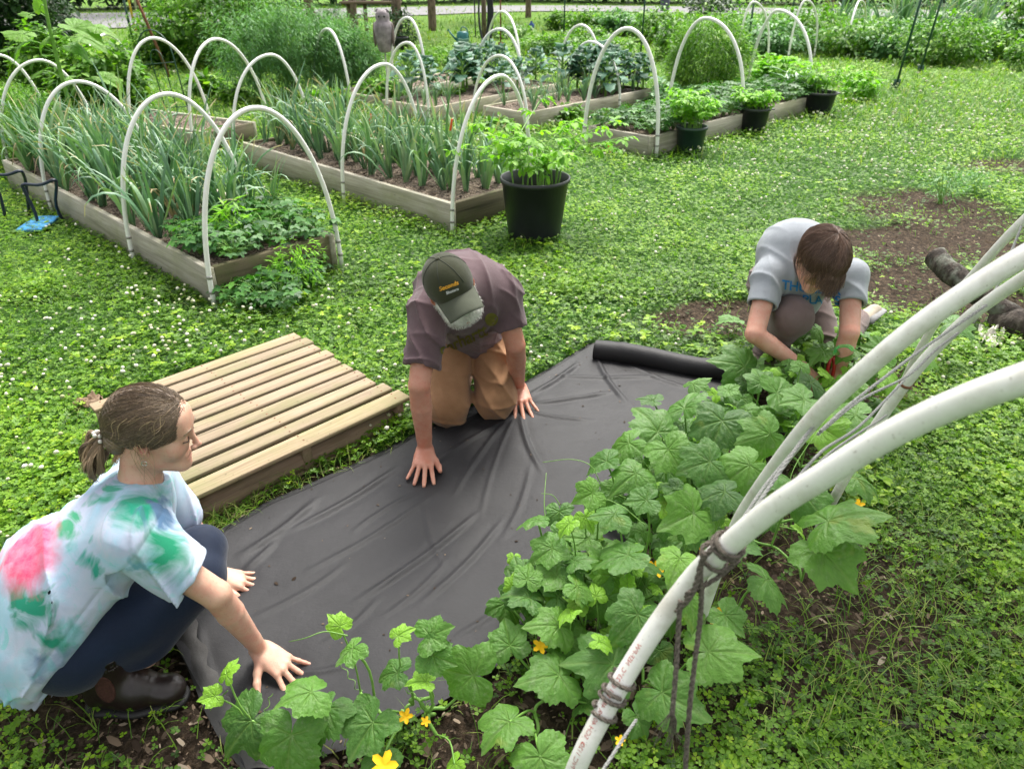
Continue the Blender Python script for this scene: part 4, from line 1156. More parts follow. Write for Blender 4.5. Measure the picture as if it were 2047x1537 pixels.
for (px, py, w, h, n, lf, mt, lb) in ((1560, 88, 170, 70, 2600, 8, 'fern', 'tall hazy feathery growth between the distant hoops'), (1700, 78, 160, 66, 2600, 8, 'fern', 'tall feathery growth behind the lone distant hoop'), (1350, 120, 90, 70, 1800, 9, 'bush', 'pale leafy plant left of the tall bushy herb'),
        (1180, 65, 90, 40, 1200, 8, 'bush', 'bright squash plant before the road right of the green stake'), (660, 110, 110, 100, 3600, 8, 'fern', 'tall hazy asparagus stand left of the owl'), (330, 130, 120, 60, 2200, 9, 'bush', 'low green growth between the rusty stake and the shrub')):
    bushat(px, py, w, h, n, lf, GR[mt], 'bush', lb, 'wild growth', tmpl=NARROW if mt == 'fern' else LEAF, lump=.7)
# ================================================================== big lobed leaves
def cuke_leaf_arrays(seed, kind='cuke', na=72, nr=11, droop=None):
    r = np.random.default_rng(seed)
    th = np.linspace(-math.pi, math.pi, na, endpoint=False)
    td = np.degrees(np.abs(th))
    if kind == 'cuke':
        kx = [0, 24, 48, 82, 112, 145, 164, 174, 180]; ky = [1.08, .74, .92, .64, .84, .66, .50, .24, .05]
        mains = [0, 48, -48, 112, -112]
    else:
        kx = [0, 15, 40, 80, 120, 150, 168, 180]; ky = [1.25, .98, .78, .66, .66, .60, .40, .10]; mains = [0, 38, -38, 80, -80]
    ky = [k * (1 + r.normal(0, .035)) for k in ky]
    R0 = np.interp(td, kx, ky) * (1 + .03 * np.sin(th + r.uniform(0, 6)))
    nt_ = 30 + int(r.integers(0, 8)); saw = ((th / (2 * math.pi) * nt_) % 1.0)
    R0 = R0 * (1 + .045 * (1 - 2 * saw) * (td < 168)) * (1 + .02 * r.standard_normal(na))
    V = [[0, 0, 0]]; vein = [1.0]; ph = r.uniform(0, 6, 4)
    dr = r.uniform(.0, .65) if droop is None else droop
    fold = r.uniform(-.22, .40)
    rings = (np.arange(1, nr + 1) / nr) ** .9
    X = rings[:, None] * R0[None] * np.cos(th)[None]; Y = rings[:, None] * R0[None] * np.sin(th)[None]
    rr = np.hypot(X, Y); TH = np.arctan2(Y, X)
    vn = np.zeros_like(X)
    for a in mains:
        da = np.angle(np.exp(1j * (TH - rad(a)))); s = rr * np.cos(da); t = rr * np.sin(da)
        w = .020 * (1.15 - .6 * rr)
        k = (s > 0); vn = np.maximum(vn, np.where(k, np.exp(-(t / w) ** 2), 0))
        q = ((s - np.abs(t) * .9) / .19) % 1.0; q = np.minimum(q, 1 - q) * .19
        vn = np.maximum(vn, np.where(k & (np.abs(da) < .42) & (s > .1), .55 * np.exp(-(q / .022) ** 2), 0))
    puff = .035 * (1 - vn) * np.sin(np.pi * np.clip(rr, 0, 1)) ** .5
    Z = puff - dr * rr ** 2 * .8 + fold * np.abs(Y) * .8 + .09 * rr ** 2 * np.sin(3 * TH + ph[0]) + .045 * rr ** 3 * np.sin(8 * TH + ph[1]) + .02 * rr * np.sin(15 * TH + ph[2])
    Z += .02 * (n2(X * 1.0, Y * 1.0, 7, seed % 97) - .5)
    V = np.concatenate([[[0, 0, 0]], np.stack([X.ravel(), Y.ravel(), Z.ravel()], 1)]); vein = np.concatenate([[1.0], vn.ravel()])
    k = np.arange(na); k2 = (k + 1) % na; keep = k != na - 1
    F3 = np.stack([np.zeros(na, int), 1 + k, 1 + k2], 1)
    F4 = np.concatenate([np.stack([1 + j * na + k, 1 + (j + 1) * na + k, 1 + (j + 1) * na + k2, 1 + j * na + k2], 1) for j in range(nr - 1)])
    return V, [F4, F3], vein
stalk()
LEAFBANK = [cuke_leaf_arrays(1000 + i) for i in range(22)]

# ---- cucumber vines: each leaf (px, py, size in px, direction of the tip in the picture, height) as the photo shows them
LV = [(495, 1450, 135, 235, .11), (585, 1505, 150, 262, .09), (612, 1385, 115, 205, .22), (650, 1425, 120, 265, .14), (738, 1455, 135, 235, .12), (455, 1342, 62, 95, .24), (425, 1392, 52, 200, .2),
      (676, 1248, 56, 130, .30), (700, 1300, 76, 250, .27), (800, 1268, 54, 40, .30), (866, 1268, 92, 20, .30), (872, 1312, 92, 335, .27), (788, 1345, 84, 175, .2), (845, 1362, 66, 190, .22),
      (935, 1348, 135, 175, .15), (1018, 1282, 95, 95, .16), (1010, 1448, 125, 255, .11), (1085, 1525, 140, 290, .10), (1050, 1192, 100, 160, .22), (1110, 1250, 110, 190, .2), (1098, 1100, 88, 200, .28),
      (1068, 1040, 78, 178, .31), (1135, 1050, 56, 250, .34), (1105, 1150, 92, 205, .24), (1160, 1175, 80, 320, .26), (1155, 1120, 70, 10, .28), (1268, 1236, 130, 238, .25), (1212, 1325, 155, 195, .17),
      (1108, 1350, 135, 195, .15), (1430, 1302, 155, -12, .2), (1335, 1390, 150, 320, .14), (1356, 1122, 100, 262, .33), (1245, 1112, 125, 200, .30), (1378, 1030, 130, 200, .34), (1222, 1028, 92, 180, .34),
      (1180, 988, 76, 200, .34), (1285, 1000, 80, 190, .36), (1670, 1036, 175, -22, .33), (1655, 1112, 150, -55, .24), (1540, 1165, 120, -28, .2), (1455, 1235, 90, -60, .18), (1205, 925, 90, 170, .32),
      (1250, 890, 96, 200, .30), (1310, 855, 120, 120, .30), (1265, 950, 100, 220, .33), (1370, 810, 110, 110, .30), (1440, 850, 130, 250, .34), (1340, 905, 110, 300, .36), (1410, 925, 120, 200, .37), (1480, 730, 110, 175, .22),
      (1560, 785, 100, 20, .30), (1600, 800, 100, 200, .32), (1530, 870, 110, 190, .36), (1490, 935, 120, 210, .37), (1560, 950, 110, 330, .36), (1440, 985, 110, 190, .37), (1520, 760, 70, 90, .28), (1620, 760, 90, 60, .26),
      (1685, 775, 100, 190, .2), (1650, 860, 110, 320, .3), (1700, 830, 120, 180, .28), (1780, 740, 120, 10, .24), (1760, 700, 80, 170, .26), (1850, 700, 110, 15, .26), (1720, 960, 100, 330, .28), (1610, 990, 110, 300, .32),
      (1480, 1090, 100, 30, .3), (1380, 1200, 110, 250, .25), (1460, 640, 60, 200, .1), (1600, 730, 46, 90, .36), (1910, 645, 90, 20, .24), (1300, 800, 60, 130, .28), (1390, 765, 60, 20, .26),
      (1180, 1405, 90, 300, .08), (1275, 1450, 80, 290, .06), (760, 1525, 90, 260, .07), (905, 1530, 60, 250, .06)]
PLANT_BASES = [(600, 1560), (860, 1440), (1100, 1400), (1200, 1290), (1290, 1180), (1360, 1080), (1430, 980), (1500, 910), (1570, 840), (1680, 800)]
PLANT_LABEL = ['cucumber vine creeping over the black fabric toward the crouching girl, leftmost of the row', 'cucumber vine with upright leaf stems beside the yellow blossom at the bottom of the photo',
               'cucumber plant with a mildew grey leaf at the fabric edge', 'cucumber plant with big leaves directly left of the nearest pipe', 'cucumber plant under the rope knot of the nearest pipe',
               'cucumber plant sending curly tendrils over the fabric near the middle of the row', 'cucumber plant in the densest part of the row left of the second pipe', 'cucumber plant growing behind the second white pipe',
               'cucumber plant beneath the bent arms of the man in grey', 'cucumber plant farthest back, climbing between the white pipes at the right']
PB = [G(*p, .03) for p in PLANT_BASES]
leaves = []
rr_ = np.random.default_rng(44)
for (px, py, sz, az, h) in LV:
    c = G(px, py, h); leaves.append((c, .93 * sz * proj(c)[2] / FPX, az, 1))
# the thick of the row between the ones above
CL = np.array([p for p in CUKE_LINE])
n_fill = 0
while n_fill < 320:
    s = rr_.uniform(1.5, 5.95); i = int(s); q = CL[i] + (CL[min(i + 1, 6)] - CL[i]) * (s - i)
    off = rr_.normal(0, .13); T = CL[min(i + 1, 6)] - CL[i]; T /= np.linalg.norm(T); Nn = np.array([T[1], -T[0], 0])
    h = (.08 + .21 * rr_.random()) * math.exp(-(off / .36) ** 2)
    c = q + Nn * off; c = c + [0, 0, h]
    c = c + (np.array([c[0], c[1], 0]) - 0) * 0
    leaves.append((c, rr_.uniform(.04, .125), rr_.uniform(0, 360), 0)); n_fill += 1
groups = {i: [] for i in range(len(PB))}
for L in leaves:
    groups[int(np.argmin([np.hypot(*(L[0][:2] - b[:2])) for b in PB]))].append(L)
def flower(m, c, s, N):
    R = frame(N)
    for k in range(5):
        a = k * 2 * math.pi / 5; P = np.array([(0, 0, 0), (.35, -.30, .25), (.85, -.28, .35), (1.1, 0, .28), (.85, .28, .35), (.35, .30, .25)]) @ rotz(a).T
        m.add((P * s) @ R.T + c, [np.array([[0, 1, 2, 3], [0, 3, 4, 5]])], .5)
def coil(p, d, L, turns, r0, n=40):
    R = frame(d); t = np.linspace(0, 1, n)
    return np.array([p + R @ np.array([r0 * (1 - .5 * u) * math.cos(turns * 6.28 * u), r0 * (1 - .5 * u) * math.sin(turns * 6.28 * u), L * u]) for u in t])
for gi, gl in groups.items():
    b0 = PB[gi]; o = empty('cucumber_plant', b0)
    parts = []; VN = []; ms = MB(); 
    gl.sort(key=lambda L: np.hypot(*(L[0][:2] - b0[:2])))
    nodes = [b0 * 0 + [0, 0, .02]]
    for (c, dia, az, spec) in gl:
        V, F, vn = LEAFBANK[rr_.integers(0, len(LEAFBANK))]
        a = rad(az + rr_.normal(0, 6)); X = RIGHT * math.cos(a) + UP * math.sin(a)
        N = np.array([rr_.normal(0, .38), -.22 + rr_.normal(0, .38), 1.0]); N /= np.linalg.norm(N)
        X = X - N * (X @ N); X /= np.linalg.norm(X); R = np.stack([X, np.cross(N, X), N], 1)
        sc = dia / 1.62
        org = c - X * sc * .15
        W_ = (V * sc) @ R.T + org - b0
        lo = W_[:, 2].min() + b0[2] - .03
        if lo < 0: W_[:, 2] -= lo
        young = 1.0 if dia < .075 else float(np.clip(rr_.normal(.42, .2), 0, .85))
        parts.append((W_, F, np.full(len(V), young))); VN.append(vn)
        # leaf stalk down to the vine
        j = int(np.argmin([np.hypot(*(nd[:2] - (org - b0)[:2])) + .3 * abs(nd[2]) for nd in nodes]))
        nd = nodes[j]; L0 = np.linalg.norm(org - b0 - nd)
        foot = (org - b0) * [1, 1, 0] + (nd * [1, 1, 0] - (org - b0) * [1, 1, 0]) * min(1, .10 / (L0 + 1e-6)) + [0, 0, max(.015, (org - b0)[2] * .25)]
        e = org - b0
        ms.tube(spline([foot, (foot + e) / 2 + X * -.015 + [0, 0, .01], e], 7), .0032 if dia > .08 else .0022, 6, cap=False)
        ms.tube(spline([nd, (nd + foot) / 2 + [rr_.normal(0, .012), rr_.normal(0, .012), .012], foot], 7), .0042, 6, cap=False)
        nodes.append(foot)
    V, F, A = merge(parts)
    link('foliage', mesh_np(V, F, True, {'rnd': A, 'vein': np.concatenate(VN)}), GR['cuke'], o)
    mt = MB()
    for k in range(3 if gi < 8 else 1):
        nd = nodes[rr_.integers(1, len(nodes))]; d = np.array([rr_.normal(-.5, .5), rr_.normal(0, .4), .7]); ms.tube(coil(nd, d, .09, 3.0, .006), .0009, 4, cap=False)
    ms.build('vine', GR['stem'], o, True)
    tag(o, PLANT_LABEL[gi], 'cucumber plant', 'cucumber plants in the row along the fabric')
    for (px, py, s_) in {0: [(812, 1432, .018)], 1: [(768, 1530, .030), (850, 1442, .012)], 2: [(1080, 1292, .020)], 3: [(1240, 1480, .012)], 4: [(1435, 1235, .026)], 5: [(1308, 1138, .026), (1402, 1105, .018)], 8: [(1715, 1010, .02)]}.get(gi, []):
        mf = MB(); flower(mf, G(px, py, .16 if py < 1400 else .10) - b0, s_, CV(rr_.normal(0, .3), .6, .7)); mf.build('flower', m_yellow, o)
    TEND = {0: [[(695, 1270, .29), (650, 1262, .30), (610, 1275, .30), (578, 1282, .26)], [(455, 1380, .2), (440, 1395, .16), (420, 1420, .1)]],
            5: [[(1200, 965, .30), (1180, 930, .34), (1140, 918, .34), (1085, 924, .30)], [(1090, 1035, .3), (1088, 1000, .33), (1092, 945, .36)], [(1120, 1010, .3), (1105, 990, .32), (1082, 986, .32)]],
            4: [[(1290, 1050, .34), (1240, 1010, .38), (1190, 990, .38)]], 8: [[(1570, 1000, .3), (1590, 930, .36), (1650, 840, .42)]]}.get(gi, [])
    for T_ in TEND:
        mt = MB(); mt.tube(spline([G(a_, b_, c_) - b0 for a_, b_, c_ in T_], 20), np.linspace(.0016, .0008, 20), 5); mt.build('tendril', GR['stem'], o, True)

# ================================================================== pallet
ZT = .135
pa, pb, pd = G(372, 988, ZT), G(824, 795, ZT), G(176, 800, ZT)
pu = pb - pa; PLn = np.linalg.norm(pu); pu /= PLn; far_ = G(576, 671, ZT); pc_ = (pa + pb + pd + far_) / 4; pu = rotz(rad(2.6)) @ pu; pv = np.array([-pu[1], pu[0], 0]); PWd = .5 * (float((pd - pa) @ pv) + float((far_ - pb) @ pv)); pa = pc_ - pu * PLn / 2 - pv * PWd / 2; print('pallet', PLn, PWd)
po = empty('wooden_pallet', (pa[0], pa[1], 0), math.atan2(pu[1], pu[0]))
nb = 10; pitch = PWd / nb
for i in range(nb):
    wb = pitch * (.76 if i else .95) if i != 1 else pitch * .72; y = pitch * (i + .5) + (0 if i else -.012)
    mb = MB(); Lb = PLn + (.04 if i == 0 else RNG.uniform(-.012, .012))
    mb.box((0, 0, 0), (Lb, wb, .017), rotz(RNG.normal(0, .003)), .002, RNG.random())
    q = mb.build('deck_board', m_pallet, po); q.location = (PLn / 2 + RNG.normal(0, .006), y, ZT - .0085)
for x in (.03, PLn * .5, PLn - .03):
    mb = MB(); mb.box((0, 0, 0), (PWd - .01, .038, .104), None, .003, RNG.random()); q = mb.build('stringer', m_pallet if x < .1 else m_palletdark, po); q.location = (x, PWd / 2, ZT - .0695); q.rotation_euler = (0, 0, math.pi / 2)
for y in (.06, PWd - .06):
    mb = MB(); mb.box((0, 0, 0), (PLn - .02, .09, .016), None, .002, .4); q = mb.build('bottom_board', m_palletdark, po); q.location = (PLn / 2, y, .004)
mb = MB(); mb.tube(spline([(.05, .040, .046), (PLn * .45, .050, .048), (PLn - .06, .045, .046)], 12), .044 * (1 + .06 * RNG.standard_normal(12)), 9); mb.build('under_log', m_palletdark, po, True)
mb = MB()
for i in range(nb):
    for x in (.03, PLn * .5, PLn - .03):
        for dy in (-.018, .018): mb.lathe([(.001, .0012), (.0035, .001), (.004, -.002)], (x + RNG.normal(0, .004), pitch * (i + .5) + dy, ZT), 7)
mb.build('nail_heads', m_rust, po)
tag(po, 'weathered wooden pallet lying on the clover behind the girl', 'pallet')
# crumpled brown paper at the pallet corner
def crumple(name, px, py, sx, sy, mat, label, cat, z=.03, amp=.02, rz=0):
    c = G(px, py, 0); n = 26; X, Y = np.meshgrid(np.linspace(-1, 1, n), np.linspace(-1, 1, n))
    Z = z + amp * (2.2 * np.abs(n2(X, Y, 1.7, int(px)) - .5) + 1.2 * np.abs(n2(X, Y, 4.2, 3 + int(px)) - .5)) - .3 * amp * (X ** 2 + Y ** 2)
    V = np.stack([X.ravel() * sx + .02 * n2(X, Y, 2, 8).ravel(), Y.ravel() * sy, Z.ravel()], 1); V2 = V - [0, 0, .004]
    i = np.arange((n - 1) ** 2); r = i // (n - 1) * n + i % (n - 1); F = np.stack([r, r + 1, r + n + 1, r + n], 1)
    o = link(name, mesh_np(np.concatenate([V, V2]), [F, F[:, ::-1] + n * n]), mat); o.location = tuple(c); o.rotation_euler = (0, 0, rz); tag(o, label, cat)
crumple('brown_paper', 176, 822, .05, .035, M_plain('brown_paper', (.26, .18, .12), .8, .2, 30, .3), 'crumpled brown paper at the left corner of the pallet', 'paper', .045, .035, .3)
crumple('white_scrap', 1972, 688, .05, .13, M_plain('chalky_scrap', (.55, .52, .45), .9, .2, 30, .35, .8, 60), 'chalky white scrap lying under the dark log', 'scrap', .03, .06, -.5)

# ================================================================== landscape fabric
def chain(pts, n):
    P = np.array([G(*p)[:2] for p in pts]); s = np.concatenate([[0], np.cumsum(np.linalg.norm(np.diff(P, axis=0), axis=1))]); q = np.linspace(0, s[-1], n)
    return np.stack([np.interp(q, s, P[:, 0]), np.interp(q, s, P[:, 1])], 1)
FN, FM = 300, 130
left = chain([(338, 1268), (392, 1160), (436, 1067), (482, 1041), (534, 1009), (615, 974), (693, 939), (763, 907), (819, 876), (950, 815), (1055, 765), (1110, 735), (1180, 690)], FN)
right = chain([(500, 1560), (760, 1490), (900, 1405), (1010, 1330), (1090, 1240), (1190, 1180), (1260, 1080), (1320, 960), (1400, 860), (1490, 775), (1500, 745)], FN)
for _ in range(14): left[1:-1] = (left[:-2] + 2 * left[1:-1] + left[2:]) / 4
S = np.linspace(0, 1, FM)
PX = left[:, None, :] * (1 - S)[None, :, None] + right[:, None, :] * S[None, :, None]
def ridge(X, Y, a, b, w, amp, skew=0.0):
    A, B = G(*a)[:2], G(*b)[:2]; ab = B - A; L = np.linalg.norm(ab); u = ab / L
    s = (X - A[0]) * u[0] + (Y - A[1]) * u[1]; t = -(X - A[0]) * u[1] + (Y - A[1]) * u[0] + skew * np.sin(s / L * 3)
    fal = np.clip(s / (.25 * L), 0, 1) * np.clip((L - s) / (.25 * L), 0, 1)
    return amp * fal * np.exp(-(t / w) ** 2)
FX, FY = PX[..., 0], PX[..., 1]
FZ = .016 + .010 * n2(FX, FY, 3, 51) + .004 * n2(FX, FY, 11, 52)
for a_, b_, w_, m_ in (((560, 1080), (800, 940), .020, .022), ((470, 1130), (640, 1000), .022, .020), ((600, 1160), (880, 990), .015, .012), ((700, 1220), (960, 1030), .016, .020), ((760, 1250), (900, 1120), .012, .012),
                       ((830, 1230), (1010, 1040), .014, .014), ((430, 1190), (560, 1080), .018, .016), ((500, 1250), (700, 1130), .016, .010), ((1035, 825), (905, 1010), .016, .014), ((1035, 825), (960, 1060), .012, .008),
                       ((1040, 830), (1090, 960), .016, .018), ((1040, 825), (1190, 850), .016, .016), ((1040, 815), (1230, 790), .018, .020), ((1030, 810), (880, 880), .016, .020), ((1045, 830), (840, 960), .016, .014), ((1050, 800), (1160, 730), .02, .022),
                       ((1190, 720), (1260, 820), .018, .022), ((1250, 735), (1390, 790), .02, .016), ((1100, 760), (1330, 760), .02, .016), ((860, 985), (700, 1080), .014, .012), ((850, 1010), (900, 1160), .012, .008), ((560, 1350), (720, 1330), .014, .012),
                       ((600, 1380), (780, 1440), .016, .012), ((1000, 1100), (1060, 930), .014, .009), ((900, 1290), (1040, 1180), .014, .010), ((400, 1260), (470, 1420), .02, .012), ((640, 1300), (760, 1200), .012, .010), ((530, 1370), (470, 1470), .016, .014)):
    FZ = FZ + ridge(FX, FY, a_, b_, w_ * .62, m_ * .62, .02) - .3 * ridge(FX, FY, a_, b_, w_ * 1.8, m_ * .62, .02)
hand_px = [(845, 950), (1045, 800), (555, 1340), (465, 1160)]
for hp in hand_px:
    c = G(*hp, .02); FZ = FZ * (1 - .75 * np.exp(-((FX - c[0]) ** 2 + (FY - c[1]) ** 2) / .055 ** 2)) + .0 
FZ = np.where(S[None] < .03, FZ * .4 + .004, FZ); FZ = np.maximum(FZ, .004)
V = np.stack([FX.ravel(), FY.ravel(), FZ.ravel()], 1)
i = np.arange((FN - 1) * (FM - 1)); r = i // (FM - 1) * FM + i % (FM - 1); F = np.stack([r, r + FM, r + FM + 1, r + 1], 1)[:, ::-1]
def m_fabric(name, c0, c1, rg=.52):
    m, nt, bs = newmat(name); tc = node(nt, 'ShaderNodeTexCoord'); v = tc.outputs['Object']
    n1 = noise(nt, 5, 6, .65, vec=v); n3 = noise(nt, 900, 2, .5, vec=v)
    c = ramp(nt, n1, [(.3, c0), (.7, c1)]); c = mix(nt, .35, c, ramp(nt, n3, [(.35, (.6, .6, .6)), (.65, (1.4, 1.4, 1.4))]), 'MULTIPLY')
    c = mix(nt, ramp(nt, noise(nt, 320, 2, .5, vec=v), [(.74, (0, 0, 0)), (.80, (.5, .5, .5))]), c, (.20, .18, .15))
    nt.links.new(c, bs.inputs['Base Color']); bs.inputs['Roughness'].default_value = rg; bs.inputs['Specular IOR Level'].default_value = .28
    nb_ = noise(nt, 24, 4, .6, vec=v, stretch=(1, 1, 1))
    bump(nt, bs, math_(nt, 'ADD', math_(nt, 'MULTIPLY', n3, .25), nb_), .35, .006)
    return m
m_fab = m_fabric('landscape_fabric', (.012, .0116, .013), (.019, .0183, .0205), .56)
fo = empty('landscape_fabric', G(800, 1100))
c0 = np.array(fo.location)
link('sheet', mesh_np(V - c0, F, True), m_fab, fo)
mb = MB(); A_ = G(1190, 700, .052); B_ = G(1500, 748, .05); n_ = 30
P = spline([A_, A_ + (B_ - A_) * .3 + [0, .012, .0], A_ + (B_ - A_) * .65 - [0, .01, .004], B_], n_) - c0
mb.tube(P, .050 * (1 + .035 * np.sin(np.linspace(0, 9, n_)) + .02 * RNG.standard_normal(n_)), 22, cap=False); 
d_ = (B_ - A_) / np.linalg.norm(B_ - A_); R = frame(-d_)
for k, (ra, off) in enumerate(((.050, 0), (.046, -.012), (.034, -.006), (.031, -.02), (.02, -.01), (.016, -.03))):
    pass
mb.lathe([(.050, 0), (.047, .002), (.044, -.012), (.037, -.006), (.034, -.018), (.024, -.01), (.02, -.03), (.001, -.03)], P[0], 22, R)
mb.build('roll', m_fab, fo, True)
mb = MB(); hp = [(333, 1262), (372, 1330), (405, 1412), (440, 1480), (486, 1545)]; hi = [(388, 1240), (418, 1320), (452, 1395), (500, 1465), (560, 1545)]
a = spline([G(*p, .004) for p in hp], 30); b = spline([G(*p, .026) for p in hi], 30); n1_ = 8; rows = []
for k in range(n1_):
    t = k / (n1_ - 1); q = a * (1 - t) + b * t; q[:, 2] += .012 * math.sin(math.pi * t) * (1 + .5 * np.sin(np.arange(30) * .9)) + .006 ; q[:, :2] += (.006 * np.sin(np.arange(30) * 1.3 + k))[:, None] * (t > .8); rows.append(q)
Vh = np.concatenate(rows) - c0; k = np.arange((n1_ - 1) * 29); r = k // 29 * 30 + k % 29
mb.add(Vh, [np.stack([r, r + 30, r + 31, r + 1], 1)[:, ::-1]]); mb.build('turned_hem', m_fabric('fabric_underside', (.045, .043, .042), (.10, .097, .094), .85), fo, True)
def crumbs():
    bvh = BVHTree.FromPolygons([tuple(v) for v in V], [tuple(int(i) for i in f) for f in F])
    P = []; i0 = RNG.integers(0, len(V), 900)
    for k in i0:
        p = V[k] + [0, 0, .0015]
        e = min(np.abs(S[k % FM]), 1 - S[k % FM]); 
        if RNG.random() < .12 + .9 * math.exp(-(1 - S[k % FM]) * 9) + .5 * math.exp(-S[k % FM] * 14): P.append(p)
    P = np.array(P); n = len(P); t = np.array([(-1, -.4, 0), (0, -.6, .3), (1, -.3, 0), (1, .3, .1), (0, .6, .25), (-1, .3, .1)])
    a = scatter(t, [np.array([[0, 1, 4, 5], [1, 2, 3, 4]])], P, rots(RNG.uniform(0, 6.28, n), RNG.uniform(0, .4, n), RNG.uniform(0, 6.28, n)), RNG.gamma(2, .0011, n) + .0008)
    tag(link('soil_crumbs', mesh_np(a[0], a[1], False, {'rnd': a[2] * .9 + .1}), M_LITTER), 'soil crumbs and leaf bits scattered on the black fabric', 'crumbs', kind='stuff')
crumbs()
tag(fo, 'long black landscape fabric being spread on the ground, rolled up at its far end', 'landscape fabric')

# ================================================================== trellis pipes over the cucumbers and their ropes
def pipe_pts(ctrl, n=60): return spline([W(*c) for c in ctrl], n)
def n_unit(v): v = np.asarray(v, float); return v / np.linalg.norm(v)
def big_hoop(ctrl, label, extra=()):
    P = pipe_pts(ctrl); b0 = P[0] * [1, 1, 0]
    E_ = P[-1]; T_ = n_unit(P[-1] - P[-3]); h_ = n_unit(T_ * [1, 1, 0]); z_ = E_[2]      # over the top and down to the far foot
    Q_ = spline([E_, E_ + T_ * .10, E_ + h_ * .30 + [0, 0, .07], E_ + h_ * .52 - [0, 0, .10], E_ + h_ * .66 - [0, 0, z_ * .45], E_ + h_ * .70 - [0, 0, z_ + .04]], 36)[1:]
    P = np.concatenate([P, Q_])
    o = empty('arched_pipe', b0); mb = MB(); mb.tube(P - b0, .01335, 22); mb.build('pipe', m_pvc_near, o, True)
    tag(o, label, 'pipe hoop', 'white pipes arching over the cucumbers')
    return o, P, b0
p1 = [(1070, 1820, 1.30), (1100, 1690, 1.10), (1150, 1540, .985), (1215, 1410, .97), (1300, 1270, .955), (1385, 1155, .93), (1450, 1095, .88), (1540, 1020, .82), (1640, 955, .765), (1760, 880, .71), (1880, 820, .665), (2047, 757, .61), (2250, 700, .57), (2500, 660, .55)]
p2 = [(1385, 1290, 2.10), (1425, 1165, 1.75), (1466, 1065, 1.52), (1500, 1003, 1.40), (1600, 868, 1.16), (1700, 765, 1.03), (1850, 640, .95), (2047, 512, .89), (2250, 410, .86), (2450, 340, .85)]
p3 = [(1625, 1085, 2.43), (1645, 1040, 2.32), (1676, 980, 2.15), (1740, 868, 1.93), (1830, 742, 1.74), (1930, 640, 1.6), (2047, 556, 1.46), (2200, 470, 1.3), (2400, 390, 1.25)]
p4 = [(1790, 800, 2.95), (1835, 705, 2.7), (1885, 625, 2.5), (1940, 556, 2.35), (2047, 440, 2.15), (2200, 310, 2.0), (2400, 180, 1.9)]
o1, P1, b1 = big_hoop(p1, 'nearest white pipe, bound with grey rope, sweeping up to the right')
o2, P2, b2 = big_hoop(p2, 'second white pipe from the camera, in front of the man in grey')
o3, P3, b3 = big_hoop(p3, 'third white pipe, thinner, with a dark wire ring around it')
o4, P4, b4 = big_hoop(p4, 'farthest white pipe of the trellis, near the dark log')
mb = MB(); j = int(np.argmin([abs(proj(q)[1] - 765) for q in P3])); R = frame(P3[j + 1] - P3[j - 1]); mb.lathe([(.0135, -.004), (.0155, -.003), (.0155, .003), (.0135, .004)], P3[j] - b3, 18, R); mb.build('wire_ring', m_rust, o3, True)
for (oo, PP, bb, py, cat) in ((o2, P2, b2, 908, 0), (o1, P1, b1, 1048, 0)):
    pass
# printing along the nearest pipe
m_ink = M_plain('red_ink', (.45, .10, .07), .6, .2)
def pipe_text(txt, PP, bb, o, s0, size, side, mat):
    cu = bpy.data.curves.new('txt', 'FONT'); cu.body = txt; cu.size = size; cu.resolution_u = 2
    to = bpy.data.objects.new('txt', cu); COL.objects.link(to); dg = bpy.context.evaluated_depsgraph_get(); me = bpy.data.meshes.new_from_object(to.evaluated_get(dg)); bpy.data.objects.remove(to)
    n = len(me.vertices); co = np.empty(n * 3, np.float32); me.vertices.foreach_get('co', co); co = co.reshape(-1, 3)
    seg = np.linalg.norm(np.diff(PP, axis=0), axis=1); sl = np.concatenate([[0], np.cumsum(seg)])
    out = []
    for x, y, z in co:
        s = s0 + x; k = min(max(int(np.searchsorted(sl, s)) - 1, 0), len(PP) - 2); u = (s - sl[k]) / seg[k]
        p = PP[k] * (1 - u) + PP[k + 1] * u; T = PP[k + 1] - PP[k]; T /= np.linalg.norm(T)
        v = EYE - p; v = v - T * (v @ T); v /= np.linalg.norm(v); w = np.cross(v, T)
        a = side + (-y) / .01335
        out.append(p + (v * math.cos(a) + w * math.sin(a)) * .01368 - bb)
    me.vertices.foreach_set('co', np.array(out, np.float32).ravel()); me.update()
    q = link('printing', me, mat, o); return q
pipe_text('3/4" PVC 1120  SCH 40  PR 480 PSI @ 23\u00b0C  NSF-PW   ASTM D-1785   3/4" PVC 1120  SCH 40  PR 480 PSI @ 23\u00b0C  NSF-PW', P1, b1, o1, .24, .0092, .62, m_ink)

